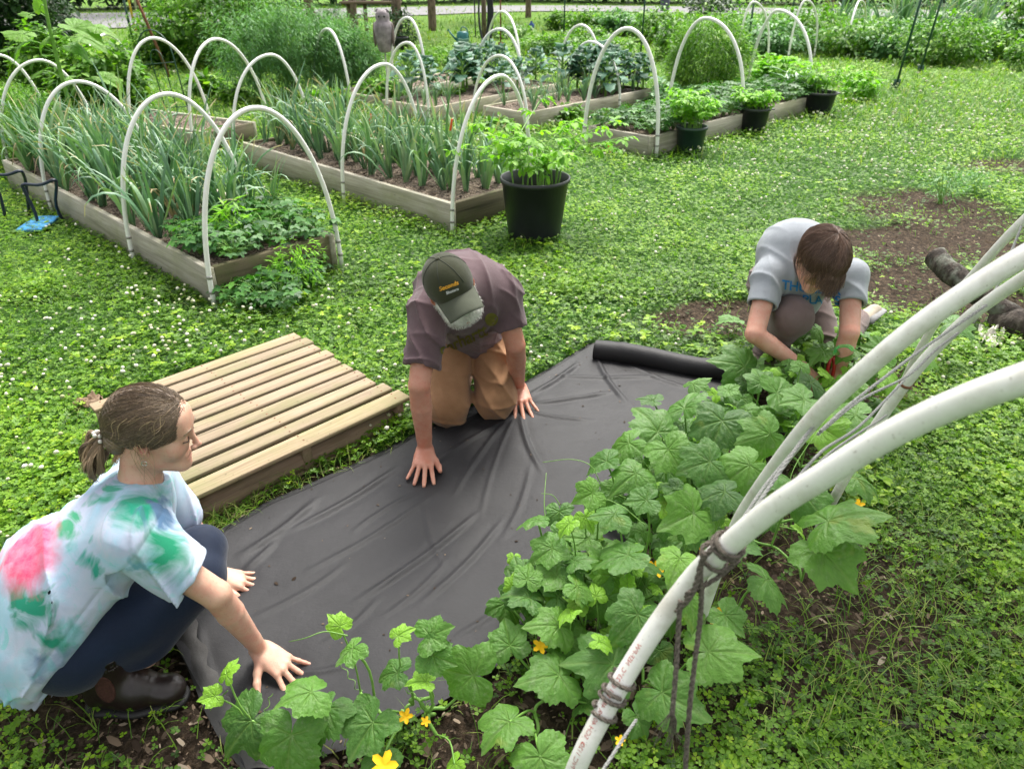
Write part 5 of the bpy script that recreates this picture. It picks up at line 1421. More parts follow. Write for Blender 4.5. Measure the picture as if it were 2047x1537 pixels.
m_rope_g = M_plain('weathered_rope', (.14, .12, .10), .9, .1, 300, .6, .5, 500)
m_rope_w = M_plain('white_rope', (.33, .33, .31), .8, .2, 300, .4, .5, 500)
def rope(pts, r, mat, label=None, parent=None, base=None, name='rope', tw=34, n=None, fray=False):
    P = np.asarray(pts, float); L = np.linalg.norm(np.diff(P, axis=0), axis=1).sum(); n = n or max(30, int(L / .0022))
    C = spline(P, n); T = np.gradient(C, axis=0); T /= np.linalg.norm(T, axis=1)[:, None]
    a = np.array([.3, .2, 1.0]); nr = np.cross(T[0], a); nr /= np.linalg.norm(nr); s = np.linspace(0, L, n); N1 = []
    for i in range(n):
        nr = nr - T[i] * (nr @ T[i]); nr /= np.linalg.norm(nr); N1.append(nr.copy())
    N1 = np.array(N1); N2 = np.cross(T, N1); mb = MB(); b0 = C[0] * [1, 1, 1] if base is None else base
    for k in range(3):
        ph = s * 2 * math.pi * tw / 1.0 + k * 2.094; off = (np.cos(ph)[:, None] * N1 + np.sin(ph)[:, None] * N2) * r * .52
        mb.tube(C + off - b0, r * .56, 6)
    if fray:
        for k in range(26):
            e = C[-1] - b0; d = np.array([random.gauss(0, .012), random.gauss(0, .012), -random.uniform(.03, .06)]); mb.tube(spline([e + [0, 0, .012], e + d * .5 + [random.gauss(0, .004), 0, 0], e + d], 5), .0006, 3)
    q = mb.build(name, mat, parent, True)
    if parent is None: q.location = tuple(b0); tag(q, label, 'rope', 'ropes tied to the white pipes')
    return q
def wrap(PP, s_px, turns, r, pitch_, rr=.0175, ph=0):
    j = int(np.argmin([abs(proj(q)[1] - s_px) for q in PP])); p = PP[j]; T = PP[j + 1] - PP[j - 1]; T /= np.linalg.norm(T); R = frame(T)
    th = np.linspace(0, turns * 2 * math.pi, int(turns * 16)); return np.array([p + R @ np.array([rr * math.cos(t + ph), rr * math.sin(t + ph), pitch_ * t]) for t in th])
ro = empty('rope', P1[20]); rb = np.array(ro.location)
rope(wrap(P1, 1098, 2.3, .004, .0013), .0028, m_rope_g, parent=ro, base=rb, name='binding')
rope(wrap(P1, 1110, 1.2, .004, -.0012, .0180, 1.0), .0028, m_rope_g, parent=ro, base=rb, name='binding')
rope([W(1438, 1085, .87), W(1405, 1118, .88), W(1392, 1165, .89), W(1378, 1195, .90), W(1352, 1222, .92)], .0035, m_rope_g, parent=ro, base=rb, name='cord')
rope([W(1478, 1118, .89), W(1440, 1150, .90), W(1405, 1172, .90), W(1375, 1185, .90), W(1372, 1200, .91)], .0030, m_rope_g, parent=ro, base=rb, name='cord')
rope([W(1408, 1105, .87), W(1400, 1140, .885), W(1402, 1190, .90), W(1398, 1250, .92), W(1388, 1330, .93), W(1378, 1420, .94), W(1368, 1560, .96)], .0034, m_rope_g, parent=ro, base=rb, name='hanging_end')
rope([W(1360, 1200, .91), W(1356, 1260, .92), W(1352, 1330, .925), W(1346, 1400, .93), W(1343, 1430, .935)], .0034, m_rope_g, parent=ro, base=rb, name='frayed_end', fray=True)
tag(ro, 'grey weathered rope knotted around the nearest pipe with two ends hanging down', 'rope', 'ropes tied to the white pipes')
ro = empty('rope', P1[10]); rb = np.array(ro.location)
rope(wrap(P1, 1372, 1.3, .004, .0012, .0170, .5), .0030, m_rope_g, parent=ro, base=rb, name='binding')
rope(wrap(P1, 1395, 1.4, .004, .0016, .0170, 2.5), .0030, m_rope_g, parent=ro, base=rb, name='binding')
rope(wrap(P1, 1418, 1.0, .004, .0012, .0170, 3.5), .0030, m_rope_g, parent=ro, base=rb, name='binding')
rope([W(1272, 1438, 1.15), W(1240, 1485, 1.1), W(1185, 1570, 1.05)], .0026, m_rope_w, parent=ro, base=rb, name='cord')
tag(ro, 'thin rope wound around the lower part of the nearest pipe', 'rope', 'ropes tied to the white pipes')
rope([W(1440, 1088, .90), W(1480, 1060, .95), W(1530, 985, 1.03), W(1600, 885, 1.10), W(1652, 822, 1.12)], .0028, m_rope_w, 'white twisted rope running up from the knot to the second pipe, the upper one')
rope([W(1445, 1082, .92), W(1476, 1050, 1.0), W(1530, 970, 1.10), W(1588, 900, 1.17)], .0026, m_rope_w, 'white twisted rope ending at a hole low on the second pipe')
rope([W(1640, 862, 1.13), W(1700, 808, 1.2), W(1790, 738, 1.3), W(1855, 690, 1.4), W(1972, 610, 1.46)], .0028, m_rope_w, 'white rope stretched between the second and third pipe, uppermost')
rope([W(1635, 868, 1.14), W(1720, 800, 1.3), W(1813, 752, 1.45), W(1870, 700, 1.5), W(1916, 665, 1.52)], .0026, m_rope_w, 'white rope stretched between the second and third pipe, lower one')
rope([W(1560, 1000, .95), W(1640, 905, 1.2), W(1720, 850, 1.35), W(1808, 760, 1.54)], .0026, m_rope_w, 'white rope from the nearest pipe up to the dark wire ring')
rope([W(1600, 975, .95), W(1660, 905, 1.3), W(1772, 830, 1.6)], .0024, m_rope_w, 'thin rope ending at a hole in the third pipe')
rope([W(1945, 645, 1.6), W(1985, 590, 1.75), W(2015, 520, 2.0), W(2042, 452, 2.14)], .0034, m_rope_w, 'white rope hanging from the farthest pipe at the right edge')

# ================================================================== log, stick, kneeler
def m_barkrough():
    m, nt, bs = newmat('rough_bark'); tc = node(nt, 'ShaderNodeTexCoord'); v = tc.outputs['Object']
    n1 = noise(nt, 26, 6, .7, vec=v, stretch=(1, 1, .35)); n3 = noise(nt, 8, 4, .6, vec=v)
    c = ramp(nt, n1, [(.3, (.012, .009, .007)), (.5, (.05, .038, .03)), (.7, (.15, .125, .105))]); c = mix(nt, ramp(nt, n3, [(.5, (0, 0, 0)), (.62, (.7,) * 3)]), c, (.24, .26, .21))
    nt.links.new(c, bs.inputs['Base Color']); bs.inputs['Roughness'].default_value = .95; bump(nt, bs, n1, 1.0, .03); return m
m_rough = m_barkrough()
def log(pts, r, label, name='log', mat=None, n=40, seg=20, jit=.09):
    P = spline(pts, n); c = P.mean(0) * [1, 1, 0]; mb = MB(); R = np.interp(np.linspace(0, 1, n), np.linspace(0, 1, len(r)), r); mb.tube(P - c, R, seg); me = mb.mesh(True)
    co = np.concatenate(mb.v); nn = (vnoise(co, 18, 3) - .5) * 2; ax = np.repeat(P - c, seg, 0); d = co - ax; co = co + d * (nn * jit * 1.6)[:, None] ; me.vertices.foreach_set('co', co.astype(np.float32).ravel()); me.update()
    o = link(name, me, mat or m_rough); o.location = tuple(c); tag(o, label, 'log' if name == 'log' else name.replace('_', ' '))
log([W(1868, 512, 4.0), W(1905, 548, 3.9), W(1960, 590, 3.8), W(2040, 640, 3.7)], [.056, .058, .055, .052], 'dark bark covered log lying at the right edge behind the pipes')
log([G(1985, 640, .05), G(2030, 650, .07), G(2110, 665, .06)], [.05, .085, .09], 'broken dark chunk of rotten wood under the log at the right edge')
log([G(1765, 1443, .012), G(1850, 1455, .016), G(1930, 1470, .014), G(2012, 1473, .01)], [.009, .008, .0075, .006], 'thin fallen stick on the ground at the lower right', 'stick', None, 30, 8)
log([G(1040, 300, .06), G(1080, 296, .03)], [.006, .006], 'short pale stick in the grass behind the big pot', 'twig', None, 10, 6)
m_knee = M_plain('kneeler_tube', (.012, .02, .04), .4, .5)
ko = empty('garden_kneeler', G(70, 455)); kb = np.array(ko.location)
def tubepx(L, nm='tube_frame', r=.011): 
    mb = MB(); mb.tube(spline([np.array(q) - kb for q in L], 26), r, 9); mb.build(nm, m_knee, ko, True)
Yk = kb[1]
tubepx([atY(78, 452, Yk), atY(68, 420, Yk), atY(48, 380, Yk), atY(47, 369, Yk), atY(80, 370, Yk), atY(108, 360, Yk), atY(113, 372, Yk + .05), atY(112, 410, Yk + .1), atY(132, 455, Yk + .12)])
tubepx([atY(12, 440, Yk + .1), atY(-2, 385, Yk + .1), atY(-20, 352, Yk + .1), atY(14, 350, Yk + .1), atY(40, 342, Yk + .12), atY(48, 352, Yk + .2), atY(52, 370, Yk + .25), atY(60, 440, Yk + .3)])
q_ = [G(36, 443, .035), G(80, 433, .035), G(118, 453, .035), G(74, 461, .035)]; cc = sum(q_) / 4
mb = MB(); mb.box(cc - kb, (np.linalg.norm(q_[1] - q_[0]) * 1.15, np.linalg.norm(q_[2] - q_[1]) * .9, .02), rotz(.1), .004); mb.build('pad', M_plain('blue_foam', (.05, .26, .55), .6, .3), ko)
tag(ko, 'garden kneeler with dark tube frame and blue pad at the left edge', 'garden kneeler')
# ================================================================== smooth bodies: distance functions turned into one continuous surface
def wloc(o):
    p = np.zeros(3)
    while o is not None: p = p + np.array(o.location); o = o.parent
    return p
def n3(v): v = np.asarray(v, float); return v / np.linalg.norm(v)
def cap(a, b, ra, rb=None, ax=None, flat=1.0):
    a = np.asarray(a, float); b = np.asarray(b, float); rb = ra if rb is None else rb; ab = b - a; L2 = ab @ ab + 1e-12
    axn = None if ax is None else n3(ax)
    def f(P):
        w = P - a; t = np.clip(w @ ab / L2, 0, 1); w = w - t[:, None] * ab
        if axn is not None:
            c = w @ axn; w = w + (c * (1 / flat - 1))[:, None] * axn
            return (np.sqrt((w * w).sum(1)) - (ra + (rb - ra) * t)) * min(1, flat + .1)
        return np.sqrt((w * w).sum(1)) - (ra + (rb - ra) * t)
    return f
def ell(c, r, R=None):
    c = np.asarray(c, float); r = np.asarray(r, float)
    def f(P):
        q = P - c
        if R is not None: q = q @ R
        k0 = np.sqrt(((q / r) ** 2).sum(1)); k1 = np.sqrt(((q / r ** 2) ** 2).sum(1)) + 1e-9
        return np.where(k0 < 1e-6, -min(r), k0 * (k0 - 1) / k1)
    return f
def smin(a, b, k):
    if k <= 0: return np.minimum(a, b)
    h = np.clip(.5 + .5 * (b - a) / k, 0, 1); return b + (a - b) * h - k * h * (1 - h)
def smax(a, b, k): return -smin(-a, -b, k)
def union(items):
    """items: (f, k) or (f, k, 'sub'/'int')"""
    def f(P):
        d = None
        for it in items:
            v = it[0](P); k = it[1]; op = it[2] if len(it) > 2 else 'add'
            if d is None: d = v
            elif op == 'add': d = smin(d, v, k)
            elif op == 'sub': d = smax(d, -v, k)
            else: d = smax(d, v, k)
        return d
    return f
def half(p, n):
    p = np.asarray(p, float); n = n3(n); return lambda P: (P - p) @ n
def polygonise(f, lo, hi, h, lev=4, slack=1.9):
    lo = np.asarray(lo, float); s = h * 2 ** lev; n = np.ceil((np.asarray(hi) - lo) / s).astype(int) + 1
    C = np.stack(np.meshgrid(*[np.arange(k) for k in n], indexing='ij'), -1).reshape(-1, 3)
    off8 = np.array([[i, j, k] for i in (0, 1) for j in (0, 1) for k in (0, 1)])
    for l in range(lev, -1, -1):
        s = h * 2 ** l
        d = f(lo + (C + .5) * s); C = C[np.abs(d) < s * .87 * slack + .002]
        if l: C = (C[:, None] * 2 + off8[None]).reshape(-1, 3)
    M = 1 << 20
    key = lambda q: ((q[..., 0] + 4) * M + (q[..., 1] + 4)) * M + (q[..., 2] + 4)
    K = key(C[:, None] + off8[None]); uk, inv = np.unique(K.ravel(), return_inverse=True)
    up = np.stack([uk // (M * M) - 4, uk // M % M - 4, uk % M - 4], 1)
    val = f(lo + up * h); v8 = val[inv].reshape(-1, 8)
    act = (v8.min(1) < 0) & (v8.max(1) >= 0); C = C[act]; v8 = v8[act]
    ED = [(a, b) for a in range(8) for b in range(a + 1, 8) if np.abs(off8[a] - off8[b]).sum() == 1]
    S = np.zeros((len(C), 3)); N = np.zeros(len(C))
    for a, b in ED:
        va, vb = v8[:, a], v8[:, b]; m = (va < 0) != (vb < 0); t = np.where(m, va / np.where(m, va - vb, 1), 0)
        S += np.where(m[:, None], off8[a] + t[:, None] * (off8[b] - off8[a]), 0); N += m
    V = lo + (C + S / N[:, None]) * h
    ck = key(C); o = np.argsort(ck); sk = ck[o]
    def find(q):
        k = key(q); i = np.clip(np.searchsorted(sk, k), 0, len(sk) - 1); return np.where(sk[i] == k, o[i], -1)
    F = []
    for ax, (u, w) in enumerate(((1, 2), (2, 0), (0, 1))):
        e = np.zeros(3, int); e[ax] = 1; eu = np.zeros(3, int); eu[u] = 1; ew = np.zeros(3, int); ew[w] = 1
        i0 = 0; i1 = e[0] * 4 + e[1] * 2 + e[2]; m = (v8[:, i0] < 0) != (v8[:, i1] < 0); idx = np.nonzero(m)[0]
        q = np.stack([idx, find(C[idx] - eu), find(C[idx] - eu - ew), find(C[idx] - ew)], 1); g = (q >= 0).all(1); q = q[g]; neg = v8[idx[g], i0] < 0
        F.append(np.where(neg[:, None], q, q[:, ::-1]))
    return V, np.concatenate(F)
def sdf_obj(name, f, lo, hi, h, mat, parent, attrs=None, lev=4, relax=1):
    V, F = polygonise(f, lo, hi, h, lev)
    lab = np.arange(len(V))
    for _ in range(400):      # keep the one connected surface, drop stray specks
        m_ = np.repeat(lab[F].min(1), 4); n_ = lab.copy(); np.minimum.at(n_, F.ravel(), m_); n_ = n_[n_]
        if (n_ == lab).all(): break
        lab = n_
    big = np.bincount(lab).argmax(); k_ = lab == big
    k_ = np.bincount(lab, minlength=len(V))[lab] > .03 * len(V)
    if not k_.all(): F = F[k_[F[:, 0]]]; nw = np.cumsum(k_) - 1; V = V[k_]; F = nw[F]
    for _ in range(relax):
        a = np.zeros_like(V); c = np.zeros(len(V))
        for i in range(4):
            j = F[:, (i + 1) % 4]; np.add.at(a, F[:, i], V[j]); np.add.at(c, F[:, i], 1)
            j = F[:, (i + 3) % 4]; np.add.at(a, F[:, i], V[j]); np.add.at(c, F[:, i], 1)
        V = V * .5 + .5 * a / np.maximum(c, 1)[:, None]
    base = wloc(parent)
    me = mesh_np(V - base, F, True, {k: g(V) for k, g in attrs.items()} if attrs else None)
    o = link(name, me, mat, parent)
    return o, V, F
def folds(P, ax, freq, amp, seed=0, warp=1.6, pw=3.2):
    t = P @ n3(ax) * freq + warp * vnoise(P, 5.0, seed)
    g = np.clip(vnoise(P, 6.5, seed + 5) * 1.9 - .45, 0, 1)
    return amp * g * (1 - np.abs(np.sin(t * math.pi))) ** pw
def near(P, c, r): c = np.asarray(c); return np.exp(-(((P - c) ** 2).sum(1)) / r ** 2)

def hand(wr, d, nrm, thumb, sc=1.0, spread=1.0, thumb_ang=1.0, curl=0.0, lift=.0, fan=0.0):
    """wrist, pointing direction, back-of-hand normal, side of the thumb (vector) -> list of (f,k)"""
    X = n3(d); Z = np.asarray(nrm, float); Z = n3(Z - X * (Z @ X)); Y = np.cross(Z, X)
    if Y @ np.asarray(thumb) < 0: Y = -Y
    T = lambda x, y, z: np.asarray(wr) + sc * (X * x + Y * y + Z * z)
    it = [(cap(T(-.01, .010, 0), T(.03, .016, .0), .019 * sc, .017 * sc, Z, .8), .01), (cap(T(-.01, -.010, 0), T(.03, -.018, .0), .018 * sc, .015 * sc, Z, .8), .014)]
    roots = [(.090, .029, .0), (.095, .009, .003), (.090, -.012, .001), (.079, -.031, -.003)]
    for (x, y, z) in roots: it.append((cap(T(.012, y * .55, 0), T(x, y, z), .0165 * sc, .0112 * sc), .014))
    it.append((ell(T(.05, .0, -.004), np.array([.042, .036, .012]) * sc, np.stack([X, Y, Z], 1)), .01))
    lens = [(.041, .026, .020), (.045, .029, .021), (.041, .027, .021), (.032, .021, .018)]; ang = [(.20, .03, -.14, -.32)[i] * spread + fan for i in range(4)]; rad_ = [.0088, .0090, .0085, .0074]
    tips = []
    for i, (x, y, z) in enumerate(roots):
        p = T(x, y, z); a = ang[i]; el = -.18 - curl * .5 + lift * (1.0, .9, 1.1, .6)[i]
        fl = []
        for j, L in enumerate(lens[i]):
            dr = (X * math.cos(a) + Y * math.sin(a)) * math.cos(el) + Z * math.sin(el); q = p + dr * L * sc; r0 = rad_[i] * (1, .93, .86)[j] * sc; r1 = rad_[i] * (.93, .86, .74)[j] * sc
            fl.append((cap(p, q, r0 * 1.02, r1), .003)); p = q; el += (.10 - curl * .5, .06 - curl * .55, 0)[j]
        tips.append(p); it.append((union(fl), .005))
    ta = .62 * thumb_ang; p = T(.018, .016, -.004); el = -.12; tl = []
    for j, (L, r0, r1) in enumerate(((.045, .0165, .0125), (.032, .0118, .0105), (.026, .0105, .0078))):
        dr = (X * math.cos(ta) + Y * math.sin(ta)) * math.cos(el) + Z * math.sin(el); q = p + dr * L * sc; tl.append((cap(p, q, r0 * sc, r1 * sc), .006)); p = q; ta -= .16; el += .05
    it.append((union(tl), .009)); tips.append(p)
    return union(it), tips, (X, Y, Z)
def head_frame(f, u):
    f = n3(f); u = np.asarray(u, float); u = n3(u - f * (u @ f)); r = np.cross(f, u); return np.stack([r, f, u], 1)
def head_sdf(C, R, s=1.0, female=False):
    T = lambda x, y, z: np.asarray(C) + R @ (np.array([x, y, z], float) * s)
    w = .93 if female else 1.0
    it = [(ell(T(0, -.012, .036), np.array([.072 * w, .092, .076]) * s, R), 0),
          (ell(T(0, .022, -.028), np.array([.060 * w, .066, .078]) * s, R), .03)]
    for sd in (-1, 1):
        it += [(cap(T(sd * .050 * w, -.012, -.060), T(sd * .014, .066, -.094), .017 * s, .015 * s), .03),
               (ell(T(sd * .040, .060, -.028), np.array([.022, .020, .024]) * s, R), .025)]
    it += [(ell(T(0, .078, -.096), np.array([.017, .014, .015]) * s, R), .02),
           (cap(T(-.032, .079, .018), T(.032, .079, .018), .010 * s, .010 * s), .02),
           (ell(T(0, .070, .046), np.array([.045, .018, .03]) * s, R), .03)]
    for sd in (-1, 1): it.append((ell(T(sd * .031, .099, -.001), np.array([.017, .014, .012]) * s, R), .012, 'sub'))
    for sd in (-1, 1): it.append((ell(T(sd * .030, .078, -.001), np.array([.0135, .0125, .011]) * s, R), .004))
    it += [(cap(T(0, .088, .010), T(0, .107, -.030), .0062 * s, .0078 * s), .010), (ell(T(0, .111, -.033), np.array([.0085, .0072, .0072]) * s, R), .006)]
    for sd in (-1, 1): it.append((ell(T(sd * .011, .101, -.037), np.array([.007, .009, .0065]) * s, R), .005))
    it += [(cap(T(-.018, .082, -.063), T(.018, .082, -.063), .0065 * s), .008), (cap(T(0, .086, -.061), T(0, .086, -.0615), .007 * s), .008), (cap(T(-.014, .083, -.074), T(.014, .083, -.074), .0072 * s), .008),
           (cap(T(-.026, .090, -.0685), T(.026, .090, -.0685), .0018 * s), .003, 'sub')]
    for sd in (-1, 1):
        q = R @ rotz(-sd * .35)
        it += [(ell(T(sd * .077 * w, -.010, -.006), np.array([.008, .020, .033]) * s, q), .004), (ell(T(sd * .081 * w, -.004, -.002), np.array([.006, .010, .018]) * s, q), .004, 'sub'), (ell(T(sd * .075 * w, .002, -.030), np.array([.006, .009, .010]) * s, q), .004)]
    return union(it), T
def m_skin(name, base, ruddy, rough=.48):
    m, nt, bs = newmat(name); n1 = noise(nt, 14, 4); n2_ = noise(nt, 220, 3)
    c = ramp(nt, n1, [(.3, base), (.7, tuple(q * 1.12 for q in base))])
    c = mix(nt, ramp(nt, noise(nt, 30, 5, .7), [(.42, (0, 0, 0)), (.72, (.75,) * 3)]), c, ruddy)
    c = mix(nt, ramp(nt, noise(nt, 170, 3, .6), [(.60, (0, 0, 0)), (.70, (.35,) * 3)]), c, tuple(q * .6 for q in ruddy))
    c = mix(nt, attr(nt, 'red'), c, tuple(q * .92 for q in ruddy))
    nt.links.new(c, bs.inputs['Base Color']); bs.inputs['Roughness'].default_value = rough; bs.inputs['Specular IOR Level'].default_value = .4
    bs.inputs['Subsurface Weight'].default_value = .12; bs.inputs['Subsurface Radius'].default_value = (.012, .005, .003); bs.inputs['Subsurface Scale'].default_value = 1.0
    bump(nt, bs, n2_, .25, .002); return m
def m_cloth(name, ca, cb, rough=.9, ws=700, extra=None):
    m, nt, bs = newmat(name); c = ramp(nt, noise(nt, 9, 5), [(.3, ca), (.7, cb)])
    if extra: c = extra(nt, c)
    nt.links.new(c, bs.inputs['Base Color']); bs.inputs['Roughness'].default_value = rough; bs.inputs['Specular IOR Level'].default_value = .2; bs.inputs['Sheen Weight'].default_value = .15
    bump(nt, bs, math_(nt, 'ADD', noise(nt, ws, 2), math_(nt, 'MULTIPLY', noise(nt, 45, 4, .6), 1.6)), .25, .004); return m
def strands(name, paths, w, cols, mat, parent, n=4):
    mb = MB()
    for P, c in zip(paths, cols):
        k = len(P); mb.tube(P, np.linspace(1, .45, k) * w * random.uniform(.7, 1.3), n, cap=False, rnd=c)
    mb_ = mb; return mb_.build(name, mat, parent, True)
def m_hair(name, cols, rough=.42):
    m, nt, bs = newmat(name); nt.links.new(ramp(nt, attr(nt, 'rnd'), [(i / (len(cols) - 1), c) for i, c in enumerate(cols)]), bs.inputs['Base Color']); bs.inputs['Roughness'].default_value = rough; bs.inputs['Specular IOR Level'].default_value = .5; return m
def nails(tips, fr, parent, sc, mat):
    X, Y, Z = fr; mb = MB(); base = np.array(parent.location)
    for i, t in enumerate(tips): mb.ball(t + Z * .0045 * sc - X * .003 * sc - base, .0055 * sc, 8, 5, np.stack([X, Y, Z], 1), sc=(1, .85, .38))
    q = mb.build('fingernails', mat, parent, True); return q
def decal(txt, size, px, py, ang, d0, V, F, parent, mat, name, shear=0.0, bend=0.0, off=.0025, depth=None, curve=0.0, sx=1.0):
    """lettering laid on the cloth: each letter outline point is dropped onto the surface along the print's own direction"""
    cu = bpy.data.curves.new('txt', 'FONT'); cu.body = txt; cu.size = size; cu.shear = shear; cu.align_x = 'CENTER'; cu.align_y = 'CENTER'; cu.resolution_u = 3; cu.offset = .02 * size
    to = bpy.data.objects.new('txt', cu); COL.objects.link(to); dg = bpy.context.evaluated_depsgraph_get(); me = bpy.data.meshes.new_from_object(to.evaluated_get(dg)); bpy.data.objects.remove(to)
    bm = bmesh.new(); bm.from_mesh(me); bmesh.ops.triangulate(bm, faces=bm.faces); bmesh.ops.subdivide_edges(bm, edges=[e for e in bm.edges if e.calc_length() > size * .22], cuts=2, use_grid_fill=True); bmesh.ops.triangulate(bm, faces=bm.faces); bm.to_mesh(me); bm.free()
    bvh = BVHTree.FromPolygons([tuple(v) for v in V], [tuple(int(i) for i in f) for f in F]); base = wloc(parent); dr = ray(px, py); dr = dr / np.linalg.norm(dr)
    n = len(me.vertices); co = np.empty(n * 3, np.float32); me.vertices.foreach_get('co', co); co = co.reshape(-1, 3); a = rad(ang); out = []; O = W(px, py, d0)
    for x, y, z in co:
        x *= sx; y = y + curve * x * x; q = O + RIGHT * (x * math.cos(a) - y * math.sin(a)) + UP * (x * math.sin(a) + y * math.cos(a))
        hit = bvh.ray_cast(Vector(q - dr * .25), Vector(dr), 1.0)
        out.append((np.array(hit[0]) + np.array(hit[1]) * off * (1 if np.array(hit[1]) @ dr < 0 else -1)) if hit[0] is not None else np.array([np.nan] * 3))
    out = np.array(out); bad = np.isnan(out[:, 0]); out[bad] = 0
    me.vertices.foreach_set('co', (out - base).astype(np.float32).ravel()); me.update()
    if bad.any():
        bm = bmesh.new(); bm.from_mesh(me); bm.verts.ensure_lookup_table(); bmesh.ops.delete(bm, geom=[bm.verts[i] for i in np.nonzero(bad)[0]], context='VERTS'); bm.to_mesh(me); bm.free()
    return link(name, me, mat, parent)

# ------------------------------------------------------------------ the man in the plum T-shirt
def man():
    o = empty('person', (-.18, 2.7, 0)); skin = m_skin('man_skin', (.50, .27, .19), (.50, .17, .11)); red0 = {}
    pel = np.array([-.18, 2.87, .43]); chest = np.array([-.19, 2.56, .59]); nk = np.array([-.20, 2.42, .645])
    sL = np.array([-.335, 2.40, .585]); sR = np.array([-.045, 2.56, .585]); sL = W(858, 622, 2.62); sR = W(1003, 590, 2.74)
    lat = n3(sR - sL); sp = n3(chest - pel); th = n3(np.cross(sp, lat)); th = th if th[2] > 0 else -th
    wL = G(850, 898, .055); wR = G(1036, 772, .075); eL = W(838, 770, 2.60); eR = W(1030, 690, 2.82)
    HC = W(901, 574, 2.38); HR = head_frame(CV(.36, -.58, .69), CV(-.31, .68, .66))
    hd, T = head_sdf(HC, HR, .92)
    hL, tL, fL = hand(wL, G(838, 985, .03) - wL + [0, 0, .0], (0, -.2, 1), (1, 0, 0), 1.0, 1.0, 1.0, .02)
    hRr, tR, fR = hand(wR, G(1052, 830, .03) - wR, (0, -.3, 1), (-1, 0, 0), 1.0, 1.15, 1.0, .05)
    arm = lambda s, e, w: [(cap(s, e, .046, .0385), .02), (cap(e, e + (w - e) * .32, .0375, .0385), .006), (cap(e + (w - e) * .32, e + (w - e) * .8, .0385, .029), .004), (cap(e + (w - e) * .8, w, .029, .0265), .004)]
    body = union([(hd, 0), (cap(T(0, -.03, -.05), nk, .054, .058), .03), (cap(nk, chest, .06, .11, th, .8), .06), (cap(chest, pel, .13, .13, th, .8), .06), (cap(chest, sL, .07, .045), .03), (cap(chest, sR, .07, .045), .03)] + arm(sL, eL, wL) + arm(sR, eR, wR) + [(hL, .012), (hRr, .012),
        (cap(pel - lat * .08, G(893, 815, .08), .08, .06), .03), (cap(pel + lat * .08, G(984, 800, .08), .08, .06), .03)])
    def redf(V):
        q = (V - HC) @ HR; r = .5 * np.exp(-(((q - [0, .108, -.03]) ** 2).sum(1)) / .02 ** 2) + .8 * np.exp(-(((np.abs(q) - [.078, .01, .01]) ** 2).sum(1)) / .03 ** 2)
        for w in (wL, wR): r = r + .45 * near(V, w + [0, -.05, 0], .09)
        r = r + .25 * near(V, eL, .12) + .25 * near(V, eR, .12); return np.clip(r, 0, 1)
    b, V, F = sdf_obj('body', body, (-.55, 1.95, -.02), (.30, 3.10, .90), .003, skin, o, {'red': redf})
    nails(tL, fL, b, 1.0, M_plain('nail', (.62, .42, .36), .3)) if False else None
    # shirt
    def sleeve(s, e, t1, r0, r1):
        h = s + (e - s) * t1; ax = n3(e - s)
        return union([(cap(s, s + (e - s) * (t1 + .3), r0, r1), 0), (half(h, ax), .006, 'int')]), cap(s + (e - s) * (t1 - .25), s + (e - s) * (t1 + .5), r1 - .013), h
    slL, inL, hmL = sleeve(sL, eL, .74, .070, .066); slR, inR, hmR = sleeve(sR, eR, .60, .072, .066)
    hemp = np.array([-.17, 2.74, .31])
    torso = union([(cap(pel, chest, .145, .165, th, .80), 0), (cap(sL - lat * -.01, sR, .068, .068), .07), (cap(chest - [0, .02, .03], hemp + [0, .03, .03], .13, .135), .08), (cap(chest, nk, .12, .072), .05)])
    neckcut = cap(nk - sp * -.03 + [0, -.01, .0], T(0, -.02, -.07), .062, .066)
    def shirt(P):
        d = torso(P); d = smin(d, slL(P), .03); d = smin(d, slR(P), .03)
        d = smax(d, half(np.array([-.17, 2.80, .20]), n3([.0, .55, -.80]))(P), .006)
        d = smax(d, -neckcut(P), .006); d = smax(d, -inL(P), .002); d = smax(d, -inR(P), .002)
        return d - folds(P, lat, 11, .018, 3) * near(P, chest + [0, 0, -.1], .30) - folds(P, [.3, .8, .5], 12, .014, 7) - folds(P, [.7, -.3, .6], 15, .010, 9) + .004 * vnoise(P, 14, 2)
    msh = m_cloth('plum_cotton', (.090, .058, .066), (.125, .083, .090))
    s, SV, SF = sdf_obj('t_shirt', shirt, (-.60, 2.0, .1), (.3, 3.15, .90), .0042, msh, o, relax=2)
    decal('carhartt', .064, 926, 680, 25, 2.55, SV, SF, s, M_plain('olive_print', (.12, .112, .02), .8, .2), 'shirt_lettering', .1, sx=.9)
    decal('\u25cf', .060, 983, 640, 25, 2.6, SV, SF, s, M_plain('olive_print_b', (.12, .112, .02), .8, .2), 'shirt_emblem', .0)
    # trousers
    kL = G(895, 812, .085); kR = G(990, 798, .085); hpL = pel + lat * -.085 + [0, 0, -.03]; hpR = pel + lat * .085 + [0, 0, -.03]
    tr = union([(ell(pel, (.165, .14, .13)), 0), (cap(hpL, kL, .105, .082), .03), (cap(hpR, kR, .105, .080), .03), (cap(kL, kL + [.02, .42, -.01], .078, .062), .03), (cap(kR, kR + [.04, .42, -.01], .076, .062), .03)])
    def trs(P): return smax(tr(P), half([0, 0, .006], [0, 0, -1])(P), .004) - folds(P, [.15, .3, 1], 12, .020, 21) * near(P, (kL + kR) / 2 + [0, .05, .08], .26) - folds(P, [.8, .2, .6], 14, .013, 22, pw=2.2) + .003 * vnoise(P, 16, 2)
    t_, TV, TF = sdf_obj('work_trousers', trs, (-.55, 2.45, -.01), (.25, 3.35, .70), .0045, m_cloth('brown_duck', (.23, .120, .058), (.32, .175, .092)), o, relax=2)
